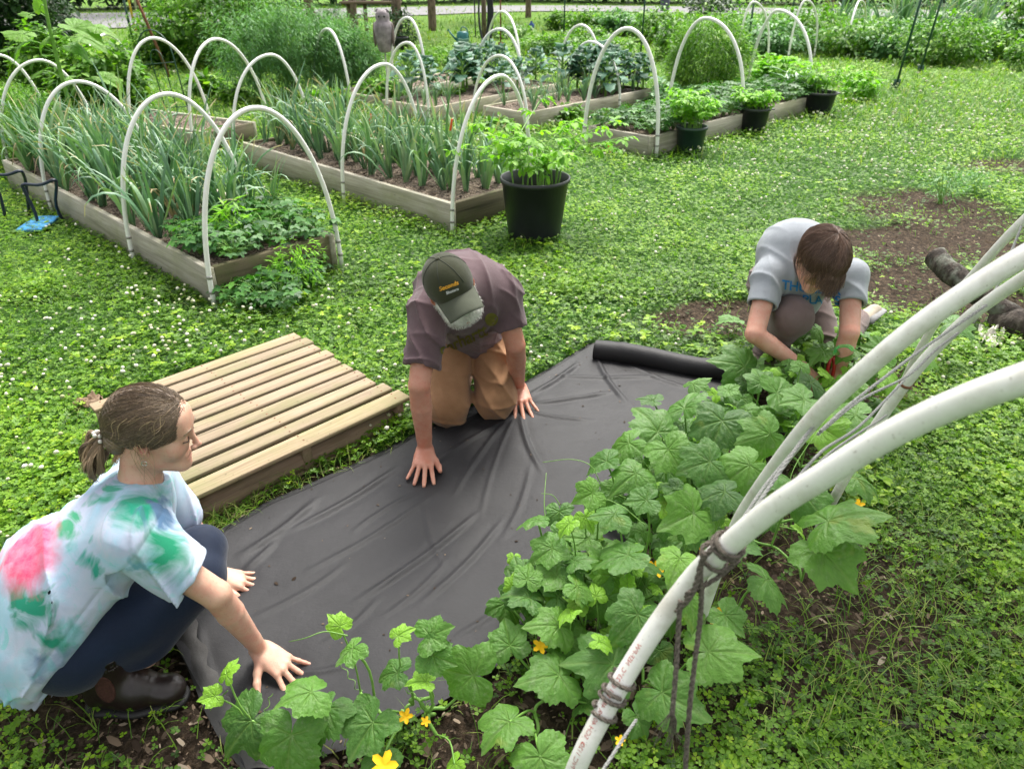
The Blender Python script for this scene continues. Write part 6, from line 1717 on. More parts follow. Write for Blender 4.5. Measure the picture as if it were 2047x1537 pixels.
    # double knee patch seams and rivets
    for sgn, kk, hh in ((-1, kL, hpL), (1, kR, hpR)):
        mb = MB(); bvh = BVHTree.FromPolygons([tuple(v) for v in TV], [tuple(int(i) for i in f) for f in TF]); pts = []
        a = kk + (hh - kk) * .62
        for k in np.linspace(-.07, .07, 12):
            h_ = bvh.ray_cast(Vector(a + lat * k + np.array([0, -.4, .25])), Vector(n3([0, .4, -.25])), 1.0)
            if h_[0] is not None: pts.append(np.array(h_[0]) + np.array(h_[1]) * .001)
        if len(pts) > 3: mb.tube(spline([p - np.array(o.location) for p in pts], 20), .0016, 4); mb.build('knee_seam', M_plain('seam_thread', (.24, .13, .07), .9), t_, True)
        mb = MB(); h_ = bvh.ray_cast(Vector(a + lat * sgn * .06 + np.array([0, -.4, .28])), Vector(n3([0, .4, -.25])), 1.0)
        if h_[0] is not None: mb.ball(np.array(h_[0]) - np.array(o.location), .0045, 8, 5); mb.build('rivet', M_plain('brass', (.5, .4, .25), .3, .5, metal=1.0), t_, True)
    for kk, dx in ((kL, .02), (kR, .04)):
        an = kk + [dx, .44, -.02]
        bt = union([(cap(an, an + [0, .05, .03], .045, .046), 0), (cap(an + [0, .03, 0], an + [0, .10, -.03], .042, .036), .02)])
        sdf_obj('boot', lambda P: smax(bt(P), -P[:, 2] + .004, .004), an - .14, an + .2, .006, M_plain('boot_leather', (.10, .06, .035), .6), o, lev=3)
    # cap
    cm = m_cloth('olive_cap', (.027, .030, .014), (.040, .043, .022)); cc = T(0, -.001, .028); r3 = np.array([.079, .100, .091])
    capd = lambda P: smax(ell(cc, r3, HR)(P), half(T(0, 0, .012), HR @ n3([0, -.10, -1]))(P), .003)
    capin = ell(cc, r3 - .006, HR)
    cq = lambda P: smax(capd(P), -capin(P), .001)
    c_, CVt, CF = sdf_obj('cap', cq, HC - .2, HC + .2, .0028, cm, o)
    base = np.array(o.location)
    mb = MB(); nu, nv = 30, 10; VV = []
    for side in (0, 1):
        for j in range(nv):
            t = j / (nv - 1)
            for i in range(nu):
                a = -1.12 + 2.24 * i / (nu - 1)
                xx = .079 * math.sin(a) * (1 - .10 * t); y0 = .0 + .106 * math.cos(a); y1 = .108 + .070 * max(0, math.cos(a * .82)) ** .8
                yy = y0 + (y1 - y0) * t; zz = .030 - .035 * (xx / .079) ** 2 - .026 * t + .003 * math.sin(t * 3) - (.0035 if side else 0)
                VV.append(T(xx, yy, zz) - base)
    k = np.arange((nv - 1) * (nu - 1)); r = k // (nu - 1) * nu + k % (nu - 1); n_ = nu * nv
    edge = [i for i in range(nu)], [(nv - 1) * nu + i for i in range(nu)]
    Fq = [np.stack([r, r + 1, r + nu + 1, r + nu], 1), np.stack([r, r + nu, r + nu + 1, r + 1], 1) + n_]
    e2 = np.array(edge[1]); Fq.append(np.stack([e2[:-1], e2[1:], e2[1:] + n_, e2[:-1] + n_], 1))
    sidep = np.arange(nv) * nu; Fq.append(np.stack([sidep[1:], sidep[:-1], sidep[:-1] + n_, sidep[1:] + n_], 1)); sp2 = sidep + nu - 1; Fq.append(np.stack([sp2[:-1], sp2[1:], sp2[1:] + n_, sp2[:-1] + n_], 1))
    mb.add(VV, [np.concatenate(Fq)]); mb.build('brim', m_cloth('cap_brim', (.060, .066, .045), (.080, .088, .062)), c_, True)
    mb = MB()
    for k in range(6):
        a = k * math.pi / 3 + math.pi / 6; pts = []
        for e in np.linspace(.02, math.pi / 2 * .80, 12): pts.append(cc - base + HR @ (np.array([math.sin(e) * math.sin(a), math.sin(e) * math.cos(a), math.cos(e)]) * (r3 + .0004)))
        mb.tube(pts, .0013, 5)
    mb.build('cap_seams', M_plain('cap_thread', (.03, .034, .024), .9), c_, True)
    mb = MB(); mb.ball(cc - base + HR @ np.array([0, 0, r3[2] + .001]), .008, 10, 6, HR, sc=(1, 1, .5)); mb.build('cap_button', cm, c_, True)
    decal('Seconds', .0185, 897, 572, 20, 2.25, CVt, CF, c_, M_plain('yellow_thread', (.75, .36, .02), .7), 'cap_lettering', .15, off=.0012)
    decal('Shotern', .0125, 904, 582, 20, 2.25, CVt, CF, c_, M_plain('white_thread', (.55, .56, .55), .7), 'cap_lettering', .15, off=.0012)
    # beard, side hair
    bd = union([(ell(T(0, .045, -.076), np.array([.062, .050, .052]), HR), 0), (cap(T(-.064, .0, -.035), T(-.035, .06, -.085), .015, .022), .02), (cap(T(.064, .0, -.035), T(.035, .06, -.085), .015, .022), .02), (cap(T(-.022, .098, -.054), T(.022, .098, -.054), .010), .012)])
    mouth = ell(T(0, .112, -.066), np.array([.016, .012, .005]), HR)
    bf = lambda P: smax(bd(P), -mouth(P), .004) - .006 * vnoise(P, 60, 4) + .003
    mw = m_hair('grey_beard', [(.42, .41, .38), (.62, .61, .57), (.80, .79, .75)], .7)
    q, BV, BF = sdf_obj('beard', bf, HC - .2, HC + .2, .0030, mw, o, {'rnd': lambda V: vnoise(V, 50, 8)})
    st = []; cl = []; idx = RNG.integers(0, len(BV), 2200); cen = T(0, .03, -.04)
    for i in idx:
        p = BV[i]; n_ = n3(p - cen); d = n3(n_ * .6 + HR @ np.array([0, .1, -.7]) + RNG.normal(0, .25, 3)); L = U(.004, .012); st.append(np.array([p - n_ * .002, p + d * L * .5, p + d * L + HR @ np.array([0, 0, -.002])]) - np.array(o.location)); cl.append(U(0, 1))
    strands('beard_hairs', st, .0006, cl, mw, q, 3)
    st = []; cl = []
    for sd in (-1, 1):
        for i in range(260):
            p = T(sd * (.072 + U(0, .004)), U(-.08, .015), U(-.04, .022)); d = HR @ n3([sd * .25, -.5, -.8]); st.append(np.array([p, p + d * .012, p + d * .024]) - base); cl.append(U(0, 1))
    strands('side_hair', st, .0008, cl, mw, o, 3)
    tag(o, 'kneeling bearded man in plum T-shirt and olive cap pressing both hands on black fabric', 'person')
man()

# ------------------------------------------------------------------ the crouching girl in the tie-dye shirt
def girl():
    o = empty('person', (-.95, 1.35, 0)); base = np.array(o.location); skin = m_skin('girl_skin', (.56, .345, .25), (.60, .25, .19))
    hip = W(112, 1275, 1.80); chest = W(215, 1085, 1.80); nk = W(278, 985, 1.80)
    lat = n3([.34, -.93, .06]); sN = W(268, 1085, 1.665); sF = sN - lat * .31
    eN = W(432, 1188, 1.76); wN = G(520, 1298, .062); eF = W(400, 1085, 2.05); wF = G(428, 1150, .06)
    sp = n3(nk - hip); th = n3(np.cross(sp, lat))
    HC = W(304, 858, 1.74); HR = head_frame(CV(.93, -.10, -.22), CV(.12, .86, .50)); hd, T = head_sdf(HC, HR, .93, True)
    hN, tN, fN = hand(wN, G(585, 1345, .03) - wN, (.0, -.1, 1), G(520, 1400, 0) - G(560, 1330, 0), .90, 1.5, 1.65, .10, fan=.10)
    hF, tF, fF = hand(wF, G(485, 1160, .03) - wF, (0, -.1, 1), (0, -1, 0), .88, 1.1, 1.0, .05)
    arm = lambda s, e, w: [(cap(s, e, .041, .0345), .02), (cap(e, e + (w - e) * .30, .0335, .0335), .008), (cap(e + (w - e) * .30, e + (w - e) * .8, .0335, .0235), .004), (cap(e + (w - e) * .8, w, .0235, .0210), .004)]
    kN = W(398, 1152, 1.90); kF = W(403, 1098, 1.95); aN = G(282, 1330, .12) + [0, .03, 0]; hipN = W(140, 1310, 1.78); hipF = hipN - lat * .2
    body = union([(hd, 0), (cap(T(0, -.028, -.045), nk, .043, .046), .025), (cap(nk, chest, .05, .09, th, .8), .05), (cap(chest, hip, .09, .10, th, .8), .06), (cap(chest, sN, .06, .042), .03), (cap(chest, sF, .06, .042), .03)] + arm(sN, eN, wN) + arm(sF, eF, wF) + [(hN, .010), (hF, .010),
        (cap(hipN, kN, .06, .045), .03), (cap(hipF, kF, .06, .045), .03), (cap(kN, aN, .04, .03), .02)])
    def redf(V):
        q = (V - HC) @ HR / .93; r = .9 * np.exp(-(((q - [0, .094, -.068]) / [.022, .012, .012]) ** 2).sum(1)) + .45 * np.exp(-(((q - [0, .108, -.03]) ** 2).sum(1)) / .018 ** 2) + .3 * np.exp(-((((np.abs(q) * [1, 0, 0] + q * [0, 1, 1]) - [.04, .06, -.035]) ** 2).sum(1)) / .02 ** 2)
        r = r + .6 * np.exp(-((((np.abs(q) * [1, 0, 0] + q * [0, 1, 1]) - [.075, -.005, .0]) ** 2).sum(1)) / .025 ** 2)
        for t in tN + tF: r = r + .5 * near(V, t, .02)
        return np.clip(r + .3 * near(V, eN + [0, -.03, -.03], .04), 0, 1)
    b, BV, BF = sdf_obj('body', body, (-1.30, .95, -.02), (-.40, 1.95, .90), .0027, skin, o, {'red': redf})
    X, Y, Z = fN
    # shirt
    def dye(nt, c):
        tc = node(nt, 'ShaderNodeTexCoord'); v = tc.outputs['Object']
        def spot(p, r, seed):
            g = node(nt, 'ShaderNodeVectorMath', operation='DISTANCE'); g.inputs[1].default_value = tuple(p - base); nn = node(nt, 'ShaderNodeTexNoise'); nn.inputs['Scale'].default_value = 11; nn.inputs['Detail'].default_value = 5; nn.inputs['Distortion'].default_value = 1.2
            mp = node(nt, 'ShaderNodeMapping'); mp.inputs['Location'].default_value = (seed, seed * 2, 0); nt.links.new(v, mp.inputs[0]); nt.links.new(mp.outputs[0], nn.inputs['Vector']); nt.links.new(v, g.inputs[0])
            r = r * (1.4 if seed != 14 else .95); q = math_(nt, 'ADD', g.outputs['Value'], math_(nt, 'MULTIPLY', math_(nt, 'SUBTRACT', nn.outputs['Fac'], .5), .17))
            mr = node(nt, 'ShaderNodeMapRange'); mr.inputs['From Min'].default_value = r * 1.15; mr.inputs['From Max'].default_value = r * .55; nt.links.new(q, mr.inputs[0]); return mr.outputs[0]
        g1 = noise(nt, 7, 4, .6, vec=v, dist=1.0)
        c = mix(nt, ramp(nt, g1, [(.45, (0, 0, 0)), (.65, (.55,) * 3)]), c, (.22, .52, .62))
        c = mix(nt, ramp(nt, noise(nt, 13, 4, .6, vec=v, dist=1.5), [(.58, (0, 0, 0)), (.68, (.6,) * 3)]), c, (.12, .50, .46))
        for (px, py, d, r, col, sd) in ((330, 1105, 1.62, .050, (.02, .36, .19), 1), (70, 1205, 1.66, .035, (.02, .36, .22), 4), (300, 985, 1.68, .055, (.02, .42, .26), 2), (165, 1040, 1.72, .030, (.10, .55, .30), 3), (110, 1310, 1.62, .05, (.03, .40, .26), 5), (175, 1120, 1.66, .03, (.02, .45, .32), 6), (215, 980, 1.72, .025, (.1, .5, .35), 8),
                                        (165, 1240, 1.60, .040, (.12, .22, .42), 7), (110, 1360, 1.62, .06, (.17, .27, .42), 9), (335, 1010, 1.70, .035, (.12, .24, .42), 11), (385, 1145, 1.60, .03, (.25, .38, .62), 12), (270, 1155, 1.6, .02, (.2, .5, .6), 13)):
            c = mix(nt, math_(nt, 'MULTIPLY', spot(W(px, py, d), r, sd), 1.0), c, tuple(q * .62 for q in col))
        stn = noise(nt, 40, 5, .7, vec=v)
        c = mix(nt, math_(nt, 'MULTIPLY', spot(W(50, 1110, 1.70), .095, 14), math_(nt, 'ADD', math_(nt, 'MULTIPLY', stn, .9), .4)), c, (.60, .045, .13))
        return c
    h1 = sN + (eN - sN) * .66; ax = n3(eN - sN + np.array([0, 0, .03]))
    slN = union([(cap(sN - lat * .02 + [0, 0, -.005], sN + (eN - sN) * .95, .074, .070), 0), (half(h1, ax), .004, 'int')]); inN = cap(sN + (eN - sN) * .60, sN + (eN - sN) * 1.3, .050)
    slF = cap(sF, sF + (eF - sF) * .6, .068, .062)
    low = W(98, 1278, 1.80); belly = W(135, 1180, 1.80)
    torso = union([(cap(low, belly, .148, .142, th, .95), 0), (cap(belly, chest, .140, .135, th, .92), .05), (cap(sN - lat * .06, sF + lat * .04, .072, .07), .08), (cap(chest, nk, .10, .058), .05), (ell(W(110, 1130, 1.82), (.10, .13, .11)), .06)])
    hemq = W(158, 1290, 1.70); hemn = n3(W(300, 1330, 1.8) - W(70, 1290, 1.8))
    def shirt(P):
        d = torso(P)
        # hem: open below the belly toward the thigh
        d = smax(d, half(hemq, n3(W(260, 1345, 1.72) - W(150, 1300, 1.72) + np.array([0, 0, -.06])))(P), .012)
        d = smin(d, slN(P), .025); d = smin(d, slF(P), .02)
        d = smax(d, -cap(nk + sp * .02, T(0, -.03, -.07), .047, .053)(P), .004); d = smax(d, -inN(P), .002)
        d = smax(d, .035 - P[:, 2], .02)
        e = d - folds(P, n3(W(100, 1290, 1.7) - W(180, 1380, 1.7)) * .5 + th, 9, .024, 31) * (.35 + .9 * near(P, W(120, 1300, 1.66), .22)) - folds(P, sp * .5 + lat * .5 + th * .4, 13, .015, 33) - .8 * folds(P, sp - .6 * lat, 12, .018, 37) * near(P, W(280, 1140, 1.66), .13) + .004 * vnoise(P, 13, 6)
        seam = np.abs((P - (sN + (eN - sN) * .05)) @ ax); e = e + .0035 * np.exp(-(seam / .004) ** 2) * (np.abs((P - sN) @ lat) < .09)
        hs_ = np.abs((P - h1) @ ax + .018); return e + .0015 * np.exp(-(hs_ / .0022) ** 2)
    s_, SV, SF = sdf_obj('tie_dye_shirt', shirt, (-1.42, .90, -.01), (-.55, 1.95, .85), .0036, m_cloth('tie_dye_cotton', (.36, .42, .56), (.49, .53, .64), .85, 600, dye), o, relax=2)
    # leggings
    lg = union([(ell(hip + [.04, 0, -.02], (.10, .11, .10)), 0), (cap(hip, hip + (chest - hip) * .55, .10, .09), .03), (cap(hipN, kN, .085, .064), .04), (cap(hipF, kF, .092, .060), .04), (cap(kN, aN, .060, .040), .03), (cap(kF, aN + [0, .20, 0], .058, .042), .03), (cap(W(290, 1240, 1.86), aN + [-.04, 0, .02], .055, .045), .05), (cap(W(215, 1310, 1.86), aN + [-.01, .0, .09], .062, .050), .04)])
    def lgf(P): return smax(lg(P), .115 - P[:, 2] - .35 * np.clip(-1.0 - P[:, 0], 0, .2), .012) - folds(P, n3(kN - hipN), 16, .004, 41) * near(P, kF, .09) + .002 * vnoise(P, 20, 3)
    sdf_obj('leggings', lgf, (-1.40, .95, .02), (-.5, 1.95, .75), .0045, m_cloth('navy_leggings', (.004, .010, .028), (.006, .015, .040), .7, 500), o)
    # boots
    mbt = M_plain('brown_boot_leather', (.014, .009, .0075), .36, .5, 12, .5, .15, 60)
    for (hl, to, off) in ((G(192, 1412, 0), G(368, 1400, 0), 0), (G(192, 1412, 0) + [-.12, .20, 0], G(368, 1400, 0) + [-.10, .20, 0], 1)):
        u = n3(to - hl); v = np.array([-u[1], u[0], 0]); L = np.linalg.norm(to - hl); P_ = lambda a, y, z: hl + u * a * L + v * y + np.array([0, 0, z])
        bt = union([(cap(P_(.12, 0, .055), P_(.50, 0, .058), .040, .042), 0), (cap(P_(.50, 0, .052), P_(.87, .004, .045), .044, .036, (0, 0, 1), .86), .03), (ell(P_(.86, .003, .044), (.040, .038, .030)), .02), (cap(P_(.26, 0, .09), P_(.33, 0, .22), .047, .054), .03), (cap(P_(.30, 0, .09), P_(.50, 0, .07), .04, .038), .04)])
        hole = cap(P_(.32, 0, .19), P_(.33, 0, .26), .047)
        f = lambda P, bt=bt, hole=hole: smax(smax(smax(bt(P), -hole(P), .003), P[:, 2] - .205, .004), .014 - P[:, 2], .006) - folds(P, u, 34, .003, 51) * near(P, P_(.55, 0, .09), .05) + .0012 * vnoise(P, 40, 3)
        q, _, _ = sdf_obj('boot', f, np.minimum(hl, to) - .1, np.maximum(hl, to) + [.1, .1, .28], .0032, mbt, o, lev=4)
        so = union([(cap(P_(.10, 0, .012), P_(.50, 0, .012), .043, .041, (0, 0, 1), .36), 0), (cap(P_(.50, 0, .012), P_(.88, .004, .013), .043, .043, (0, 0, 1), .36), .02)])
        sdf_obj('sole', lambda P: smax(smax(so(P), P[:, 2] - .022, .002), -P[:, 2] + .001, .002), np.minimum(hl, to) - .1, np.maximum(hl, to) + [.1, .1, .1], .0036, M_plain('black_sole', (.012, .011, .011), .6), q, lev=4)
        gc = P_(.33, -.047, .118); gu = ell(gc, np.array([.022, .012, .050]), np.stack([u, -v, [0, 0, 1]], 1))
        gf = lambda P, bt=bt, gu=gu: smax(gu(P), bt(P) - .0018, .002)
        sdf_obj('elastic_panel', gf, gc - .07, gc + .07, .0028, M_plain('elastic_brown', (.05, .022, .016), .8, .2, 200, .4), q, lev=3)
    # hair
    mh = m_hair('brown_blonde_hair', [(.045, .030, .021), (.10, .068, .046), (.19, .135, .085), (.34, .24, .14), (.52, .38, .22)])
    s = .93; ctr = np.array([0, -.012, .036]) * s; er = np.array([.080, .101, .083]) * s; hl_z = [-.10, -.06, -.035, .0, .022, .036, .075, .12]; hl_y = [-.060, -.050, -.045, -.036, -.004, .040, .064, .07]
    def hair(P):
        q = (P - HC) @ HR; d = ell(ctr, er)(q); d = smin(d, ell(np.array([0, -.075, -.035]) * s, np.array([.045, .035, .035]))(q), .03)
        cut = (q[:, 1] - np.interp(q[:, 2] / s, hl_z, hl_y)) * .75; d = smax(d, cut, .012)
        return d - .0016 * np.sin((q[:, 2] + .35 * q[:, 1]) * 620 + 5 * vnoise(P, 22, 3)) * (.4 + vnoise(P, 30, 2))
    tie = np.array([0, -.118, -.042]) * s
    q, HV, HF = sdf_obj('hair', hair, HC - .2, HC + .2, .0027, mh, o, {'rnd': lambda V: np.clip(.34 + .25 * (vnoise(V, 45, 3) - .5), 0, 1)})
    st = []; cl = []
    def onell(d, k=1.0): d = np.asarray(d, float); return ctr + d / np.sqrt(((d / er) ** 2).sum()) * k
    td = tie - ctr
    for i in range(4200):
        z = U(-.06, .118); y = float(np.interp(z, hl_z, hl_y)) - abs(RNG.normal(0, .03)) ; sd = 1 if RNG.random() < .72 else -1
        x = sd * U(.004, .08); d0 = np.array([x, y * s, z * s]) - ctr; k = 1.012 + .030 * RNG.random(); d0n = n3(d0); d1 = n3(td + RNG.normal(0, .012, 3)); om = math.acos(np.clip(d0n @ d1, -1, 1)); P = []; wob = RNG.normal(0, .007, 3); ph = U(0, 6)
        for t in np.linspace(0, 1, 12):
            dd = (math.sin((1 - t) * om) * d0n + math.sin(t * om) * d1) / max(math.sin(om), 1e-3); sag = np.array([0, 0, (.24 if z > .0 else -.05) * math.sin(math.pi * t ** .75)]); dd = n3(dd + sag) + wob * math.sin(t * 6 + ph) * .9
            kk = k * (1 + .05 * math.sin(math.pi * t) * (RNG.random() < .08)); P.append(onell(dd, kk) * (1 - t ** 6) + (tie + RNG.normal(0, .006, 3)) * t ** 6)
        st.append(HC - base + np.array(P) @ HR.T); cl.append(float(np.clip(RNG.normal(.38, .10) + (.25 if RNG.random() < .12 else 0), 0, 1)))
    for i in range(26):   # loose curls at the temple and over the ear
        p = np.array([.066 + U(0, .01), U(-.06, .06), U(.0, .10)]); P = []; a = U(0, 6)
        for t in np.linspace(0, 1, 12): P.append(p + np.array([.010 + .004 * math.sin(4 * t + a), -.03 * t + .009 * math.sin(4.5 * t + a * 2), -.06 * t]))
        st.append(HC - base + np.array(P) * s @ HR.T); cl.append(U(.4, 1))
    for i in range(9):
        p = np.array([.078, U(-.03, .01), U(-.0, .03)]); P = []; a = U(0, 6)
        for t in np.linspace(0, 1, 14): P.append(p + np.array([.010 + .004 * math.sin(7 * t + a), .03 * t +   .008 * math.sin(5 * t + a * 2), -.12 * t]))
        st.append(HC - base + np.array(P) * s @ HR.T); cl.append(U(.5, 1))
    strands('hair_strands', st, .00055, cl, mh, q, 3)
    st = []; cl = []; D0 = n3(CV(-.62, -.62, .25)); S0 = np.cross(D0, [0, 0, 1.0])
    for k in range(30):      # soft curling locks
        w = RNG.normal(0, 1, 3); t0 = HC + HR @ (tie + RNG.normal(0, .006, 3)); L = U(.020, .050); rr = U(.005, .011); ph = U(0, 6.28); tw = U(3, 5.5) * random.choice((-1, 1)); tone = U(.25, .85)
        for i in range(42):
            j = RNG.normal(0, .0022, 3); P = []; jp = RNG.normal(0, .25)
            for t in np.linspace(0, 1, 14):
                c = t0 + D0 * L * math.sin(t * 1.7) + w * .016 * math.sin(t * 2.4) + np.array([0, 0, -.055 * t ** 1.6])
                P.append(c + rr * t ** .5 * (S0 * math.cos(tw * t + ph + jp) + np.array([0, 0, 1.0]) * math.sin(tw * t + ph + jp)) + j * (.4 + 1.6 * t))
            st.append(np.array(P) - base); cl.append(float(np.clip(tone + RNG.normal(0, .1), 0, 1)))
    strands('ponytail', st, .0008, cl, mh, o, 4)
    mb = MB(); t0 = HC + HR @ tie - base; R = frame(D0)
    for i in range(14): a = i * 6.283 / 14; mb.ball(t0 + R @ np.array([.021 * math.cos(a), .021 * math.sin(a), .004 * (-1) ** i]), .0052, 8, 6)
    mb.build('scrunchie', M_plain('cream_satin', (.68, .64, .58), .4, .5), o, True)
    mb = MB(); 
    for sd in (-1, 1): mb.tube(spline([HC - base + HR @ (np.array([sd * .018, .090, .000]) * s), HC - base + HR @ (np.array([sd * .030, .0925, -.006]) * s), HC - base + HR @ (np.array([sd * .044, .083, -.003]) * s)], 8), .0013, 5)
    mb.build('eyelashes', M_plain('dark_lash', (.03, .02, .015), .6), b, True)
    mb = MB()
    for sd in (-1, 1): mb.tube(spline([HC - base + HR @ (np.array([sd * .014, .0965, .023]) * s), HC - base + HR @ (np.array([sd * .030, .0955, .028]) * s), HC - base + HR @ (np.array([sd * .048, .0850, .021]) * s)], 8), [.0014, .002, .0022, .0022, .002, .0018, .0014, .001], 5)
    mb.build('eyebrows', mh, b, True)
    mb = MB(); e0 = HC - base + HR @ (np.array([.079, .0, -.042]) * s); th_ = np.linspace(0, 6.28, 14); mb.tube(np.array([e0 + HR @ np.array([0, .006 * math.sin(t), -.006 + .006 * math.cos(t)]) for t in th_]), .0009, 5, cap=False); mb.build('earring', M_plain('silver', (.7, .7, .7), .2, .5, metal=1.0), o, True)
    tag(o, 'crouching young woman in tie-dye T-shirt, navy leggings and brown boots, with a ponytail', 'person')
girl()

# ------------------------------------------------------------------ the person in the grey T-shirt bent over the vines
def third():
    o = empty('person', (1.25, 2.9, 0)); base = np.array(o.location); skin = m_skin('fair_skin', (.60, .35, .26), (.62, .24, .17))
    pel = np.array([1.27, 3.20, .36]); chest = np.array([1.19, 2.98, .585]); nk = np.array([1.25, 2.88, .625]); sL = W(1538, 552, 3.04); sR = W(1702, 552, 3.04)
    lat = n3(sR - sL); sp = n3(chest - pel); th = n3(np.cross(sp, lat)); th = th if th[2] > 0 else -th
    eL = W(1509, 668, 2.98); wL = G(1598, 730, .20); eR = W(1698, 665, 2.98); wR = G(1676, 742, .17)
    HC = W(1640, 520, 2.86); HR = head_frame(CV(-.05, -.88, .42), CV(.16, .42, .88)); hd, T = head_sdf(HC, HR, .98)
    hL, tL, fL = hand(wL, G(1640, 785, .10) - wL, (-.2, -.2, 1), (1, 0, 0), .95, .6, .9, .8); hR, tR, fR = hand(wR, G(1660, 795, .09) - wR, (.1, -.3, 1), (-1, 0, 0), .95, .6, .9, .9)
    arm = lambda s, e, w: [(cap(s, e, .045, .038), .02), (cap(e, e + (w - e) * .32, .037, .037), .008), (cap(e + (w - e) * .32, w, .037, .025), .004)]
    body = union([(hd, 0), (cap(T(0, -.03, -.05), nk, .05, .055), .03), (cap(nk, chest, .06, .10), .05), (cap(chest, pel, .12, .12), .05), (cap(chest, sL, .06, .042), .03), (cap(chest, sR, .06, .042), .03)] + arm(sL, eL, wL) + arm(sR, eR, wR) + [(hL, .01), (hR, .01)])
    b, BV, BF = sdf_obj('body', body, (.80, 2.35, .0), (1.75, 3.45, .90), .0036, skin, o, {'red': lambda V: .35 * near(V, eL, .06) + .35 * near(V, eR, .06) + .3 * near(V, wL, .1) + .3 * near(V, wR, .1)})
    def sleeve(s, e, t1, r0, r1):
        h = s + (e - s) * t1; return union([(cap(s, s + (e - s) * (t1 + .3), r0 - .004, r1 - .006), 0), (half(h, n3(e - s)), .005, 'int')]), cap(s + (e - s) * (t1 - .3), s + (e - s) * (t1 + .5), r1 - .018)
    slL, inL = sleeve(sL, eL, .52, .070, .068); slR, inR = sleeve(sR, eR, .50, .070, .068)
    torso = union([(cap(pel, chest, .15, .155, th, .85), 0), (cap(sL, sR, .068, .068), .07), (cap(chest + [0, -.03, -.03], np.array([1.22, 3.0, .38]), .12, .13), .07), (cap(chest, nk, .12, .07), .05)])
    def shirt(P):
        d = smin(smin(torso(P), slL(P), .025), slR(P), .025); d = smax(d, half([1.25, 3.1, .30], [.05, .45, -.85])(P), .006); d = smax(d, -cap(nk, T(0, -.03, -.08), .055, .062)(P), .004); d = smax(smax(d, -inL(P), .002), -inR(P), .002)
        return d - folds(P, [.7, .6, .4], 9, .009, 61, pw=3) - folds(P, lat, 11, .016, 62, pw=3) * near(P, chest + [0, -.05, -.1], .2) + .004 * vnoise(P, 14, 2)
    s_, SV, SF = sdf_obj('t_shirt', shirt, (.80, 2.4, .1), (1.75, 3.55, .90), .0046, m_cloth('grey_jersey', (.28, .30, .33), (.34, .365, .40), .9), o, relax=2)
    mbl = M_plain('blue_print', (.03, .20, .50), .8, .2)
    decal('THUNDER', .052, 1622, 576, -6, 2.85, SV, SF, s_, mbl, 'shirt_lettering', curve=0, off=.003); decal('PLAINS', .050, 1642, 600, -3, 2.9, SV, SF, s_, mbl, 'shirt_lettering', off=.003)
    k1 = W(1586, 635, 3.04); f1 = G(1532, 712, .07); k2 = G(1672, 748, .09) + [0, .1, 0]; f2 = G(1716, 640, .10)
    tr = union([(ell(pel, (.165, .15, .14)), 0), (cap(pel + [-.08, 0, 0], k1, .10, .078), .03), (cap(k1, f1 + [0, 0, .04], .075, .062), .03), (cap(pel + [.08, -.02, -.04], k2, .10, .08), .03), (cap(k2, f2, .072, .055), .03)])
    sdf_obj('trousers', lambda P: smax(tr(P), .006 - P[:, 2], .004) - folds(P, [.3, .3, 1], 13, .012, 71) + .003 * vnoise(P, 16, 2), (.8, 2.6, -.01), (1.95, 3.65, .65), .005, m_cloth('mauve_canvas', (.115, .082, .078), (.17, .125, .115)), o, relax=2)
    for (a, d, nm) in ((f1, (-.15, -.05, 0), 0), (f2, (.12, .10, .02), 1)):
        a = a + np.array([0, 0, -.02]); e = a + n3(d) * .16; bt = union([(cap(a, e, .045, .038), 0)])
        q, _, _ = sdf_obj('shoe', lambda P: smax(bt(P), .004 - P[:, 2], .004), np.minimum(a, e) - .08, np.maximum(a, e) + .08, .005, M_plain('tan_canvas', (.36, .31, .24), .8), o, lev=3)
        mb = MB(); mb.tube([a - base + [.0, 0, -.038] , e - base + [0, 0, -.034]], [.040, .036], 14, flat=.3) if nm == 0 else mb.tube([a - base + [.030, -.02, .02], e - base + [.032, .0, .012]], [.034, .030], 14, flat=.35)
        mb.build('sole', M_plain('grey_sole', (.20, .20, .20), .7), q, True)
    # shaggy hair falling from the crown
    mh = m_hair('chestnut_hair', [(.06, .034, .024), (.14, .080, .055), (.25, .155, .11), (.42, .28, .20)], .4); ctr = np.array([0, -.010, .034]); er = np.array([.086, .106, .090])
    def hair(P):
        q = (P - HC) @ HR; d = ell(ctr, er)(q); cut = (q[:, 1] - np.interp(q[:, 2], [-.09, -.05, .0, .03], [-.04, .02, .085, .14])) * .75; d = smax(d, cut, .012); d = smax(d, -.075 - q[:, 2], .01)
        return d - .003 * (vnoise(P, 60, 3) - .3)
    q, HV, HF = sdf_obj('hair', hair, HC - .2, HC + .2, .0035, mh, o, {'rnd': lambda V: np.clip(.2 + .3 * (vnoise(V, 45, 3) - .5), 0, 1)})
    pole = n3([-.02, -.25, 1.0]); st = []; cl = []
    pr = frame(pole, (1, 0, 0))
    for i in range(5200):
        a = U(0, 6.283); t0 = abs(RNG.normal(0, .5)); LA = U(.7, 1.35); k = 1.02 + .07 * RNG.random(); wob = RNG.normal(0, .12); P = []; clump = math.floor(a * 9) / 9
        for t in np.linspace(0, 1, 10):
            th_ = t0 + LA * t; aa = a + wob * t * 2 + .25 * (clump - a) * t * 2 + .12 * math.sin(5 * t + clump * 7); d = pr @ np.array([math.sin(th_) * math.cos(aa), math.sin(th_) * math.sin(aa), math.cos(th_)])
            p = ctr + d / math.sqrt(((d / er) ** 2).sum()) * (k + .04 * (th_ > 1.2) + .05 * math.sin(3 * t + clump * 11) * .5)
            p = HC + HR @ p; g = max(0, th_ - 1.35); p = p + np.array([0, 0, -.05 * g * g]) ; P.append(p)
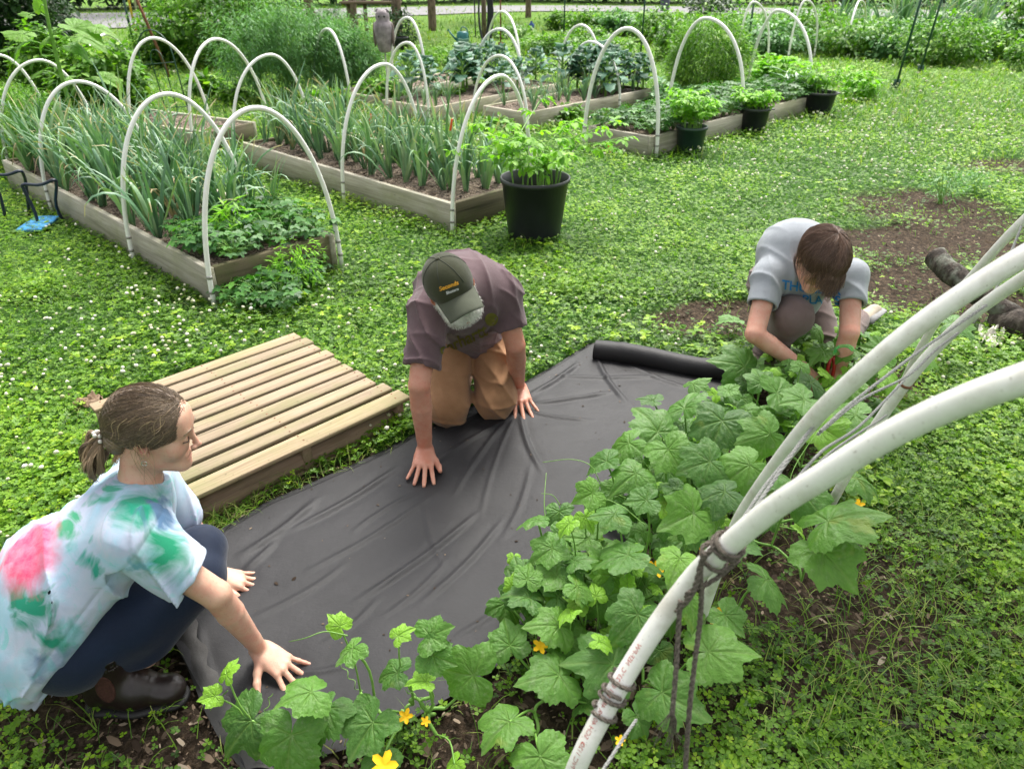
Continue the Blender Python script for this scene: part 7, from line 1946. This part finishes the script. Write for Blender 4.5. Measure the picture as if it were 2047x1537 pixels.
        st.append(np.array(P) - base); cl.append(float(np.clip(RNG.gamma(2.4, .14), 0, 1)))
    for i in range(900):      # fringe hanging toward the ground
        x = U(-.055, .045); p0 = HC + HR @ np.array([x, .088 - abs(x) * .5, .060]); P = []; ph = U(0, 6); L = U(.05, .13) * (1 - abs(x + .005) * 6)
        for t in np.linspace(0, 1, 9): P.append(p0 + np.array([0, -.01, -1.0]) * L * t + n3(p0 - HC) * .012 * math.sin(t * 2) + .004 * np.array([math.sin(6 * t + ph), math.cos(6 * t + ph), 0]))
        st.append(np.array(P) - base); cl.append(float(np.clip(RNG.gamma(2.4, .16), 0, 1)))
    strands('hair_strands', st, .0008, cl, mh, q, 3)
    tag(o, 'kneeling person in grey T-shirt with shaggy brown hair bent over the vines', 'person')
    # coiled green tendril by the wrist, red clippers in the hand
    c = W(1690, 698, 2.86); mb = MB(); th_ = np.linspace(0, 2 * math.pi * 16, 260); L = np.linspace(0, 1, 260); ctrl = spline([W(1668, 706, 2.86), W(1675, 694, 2.85), W(1695, 692, 2.84), (W(1706, 700, 2.82))], 260)
    mb.tube(ctrl - c + np.stack([.0045 * np.cos(th_), .0045 * np.sin(th_), .0045 * np.sin(th_ + 1)], 1), .0013, 5); q = mb.build('coiled_tie', M_plain('green_wire', (.03, .35, .05), .5), smooth=True); q.location = tuple(c); tag(q, 'bright green coiled garden tie in front of the grey shirted person\'s forearm', 'garden tie')
    mr = M_plain('red_handle', (.45, .02, .02), .35); c = G(1656, 772, .12); o2 = empty('clippers', c)
    for s2 in (-1, 1):
        mb = MB(); mb.tube(spline([(0, 0, 0), (s2 * .012, .01, .05), (s2 * .010 , .02, .10), (s2 * .004, .03, .125)], 10), .0075, 8); mb.build('handle', mr, o2, True)
    mb = MB(); mb.box((0, -.02, -.03), (.012, .006, .06), rotx(.4), .002); mb.build('blade', M_plain('steel', (.4, .4, .42), .3, metal=1.0), o2)
    tag(o2, 'red handled clippers held by the person in the grey T-shirt', 'clippers')
third()
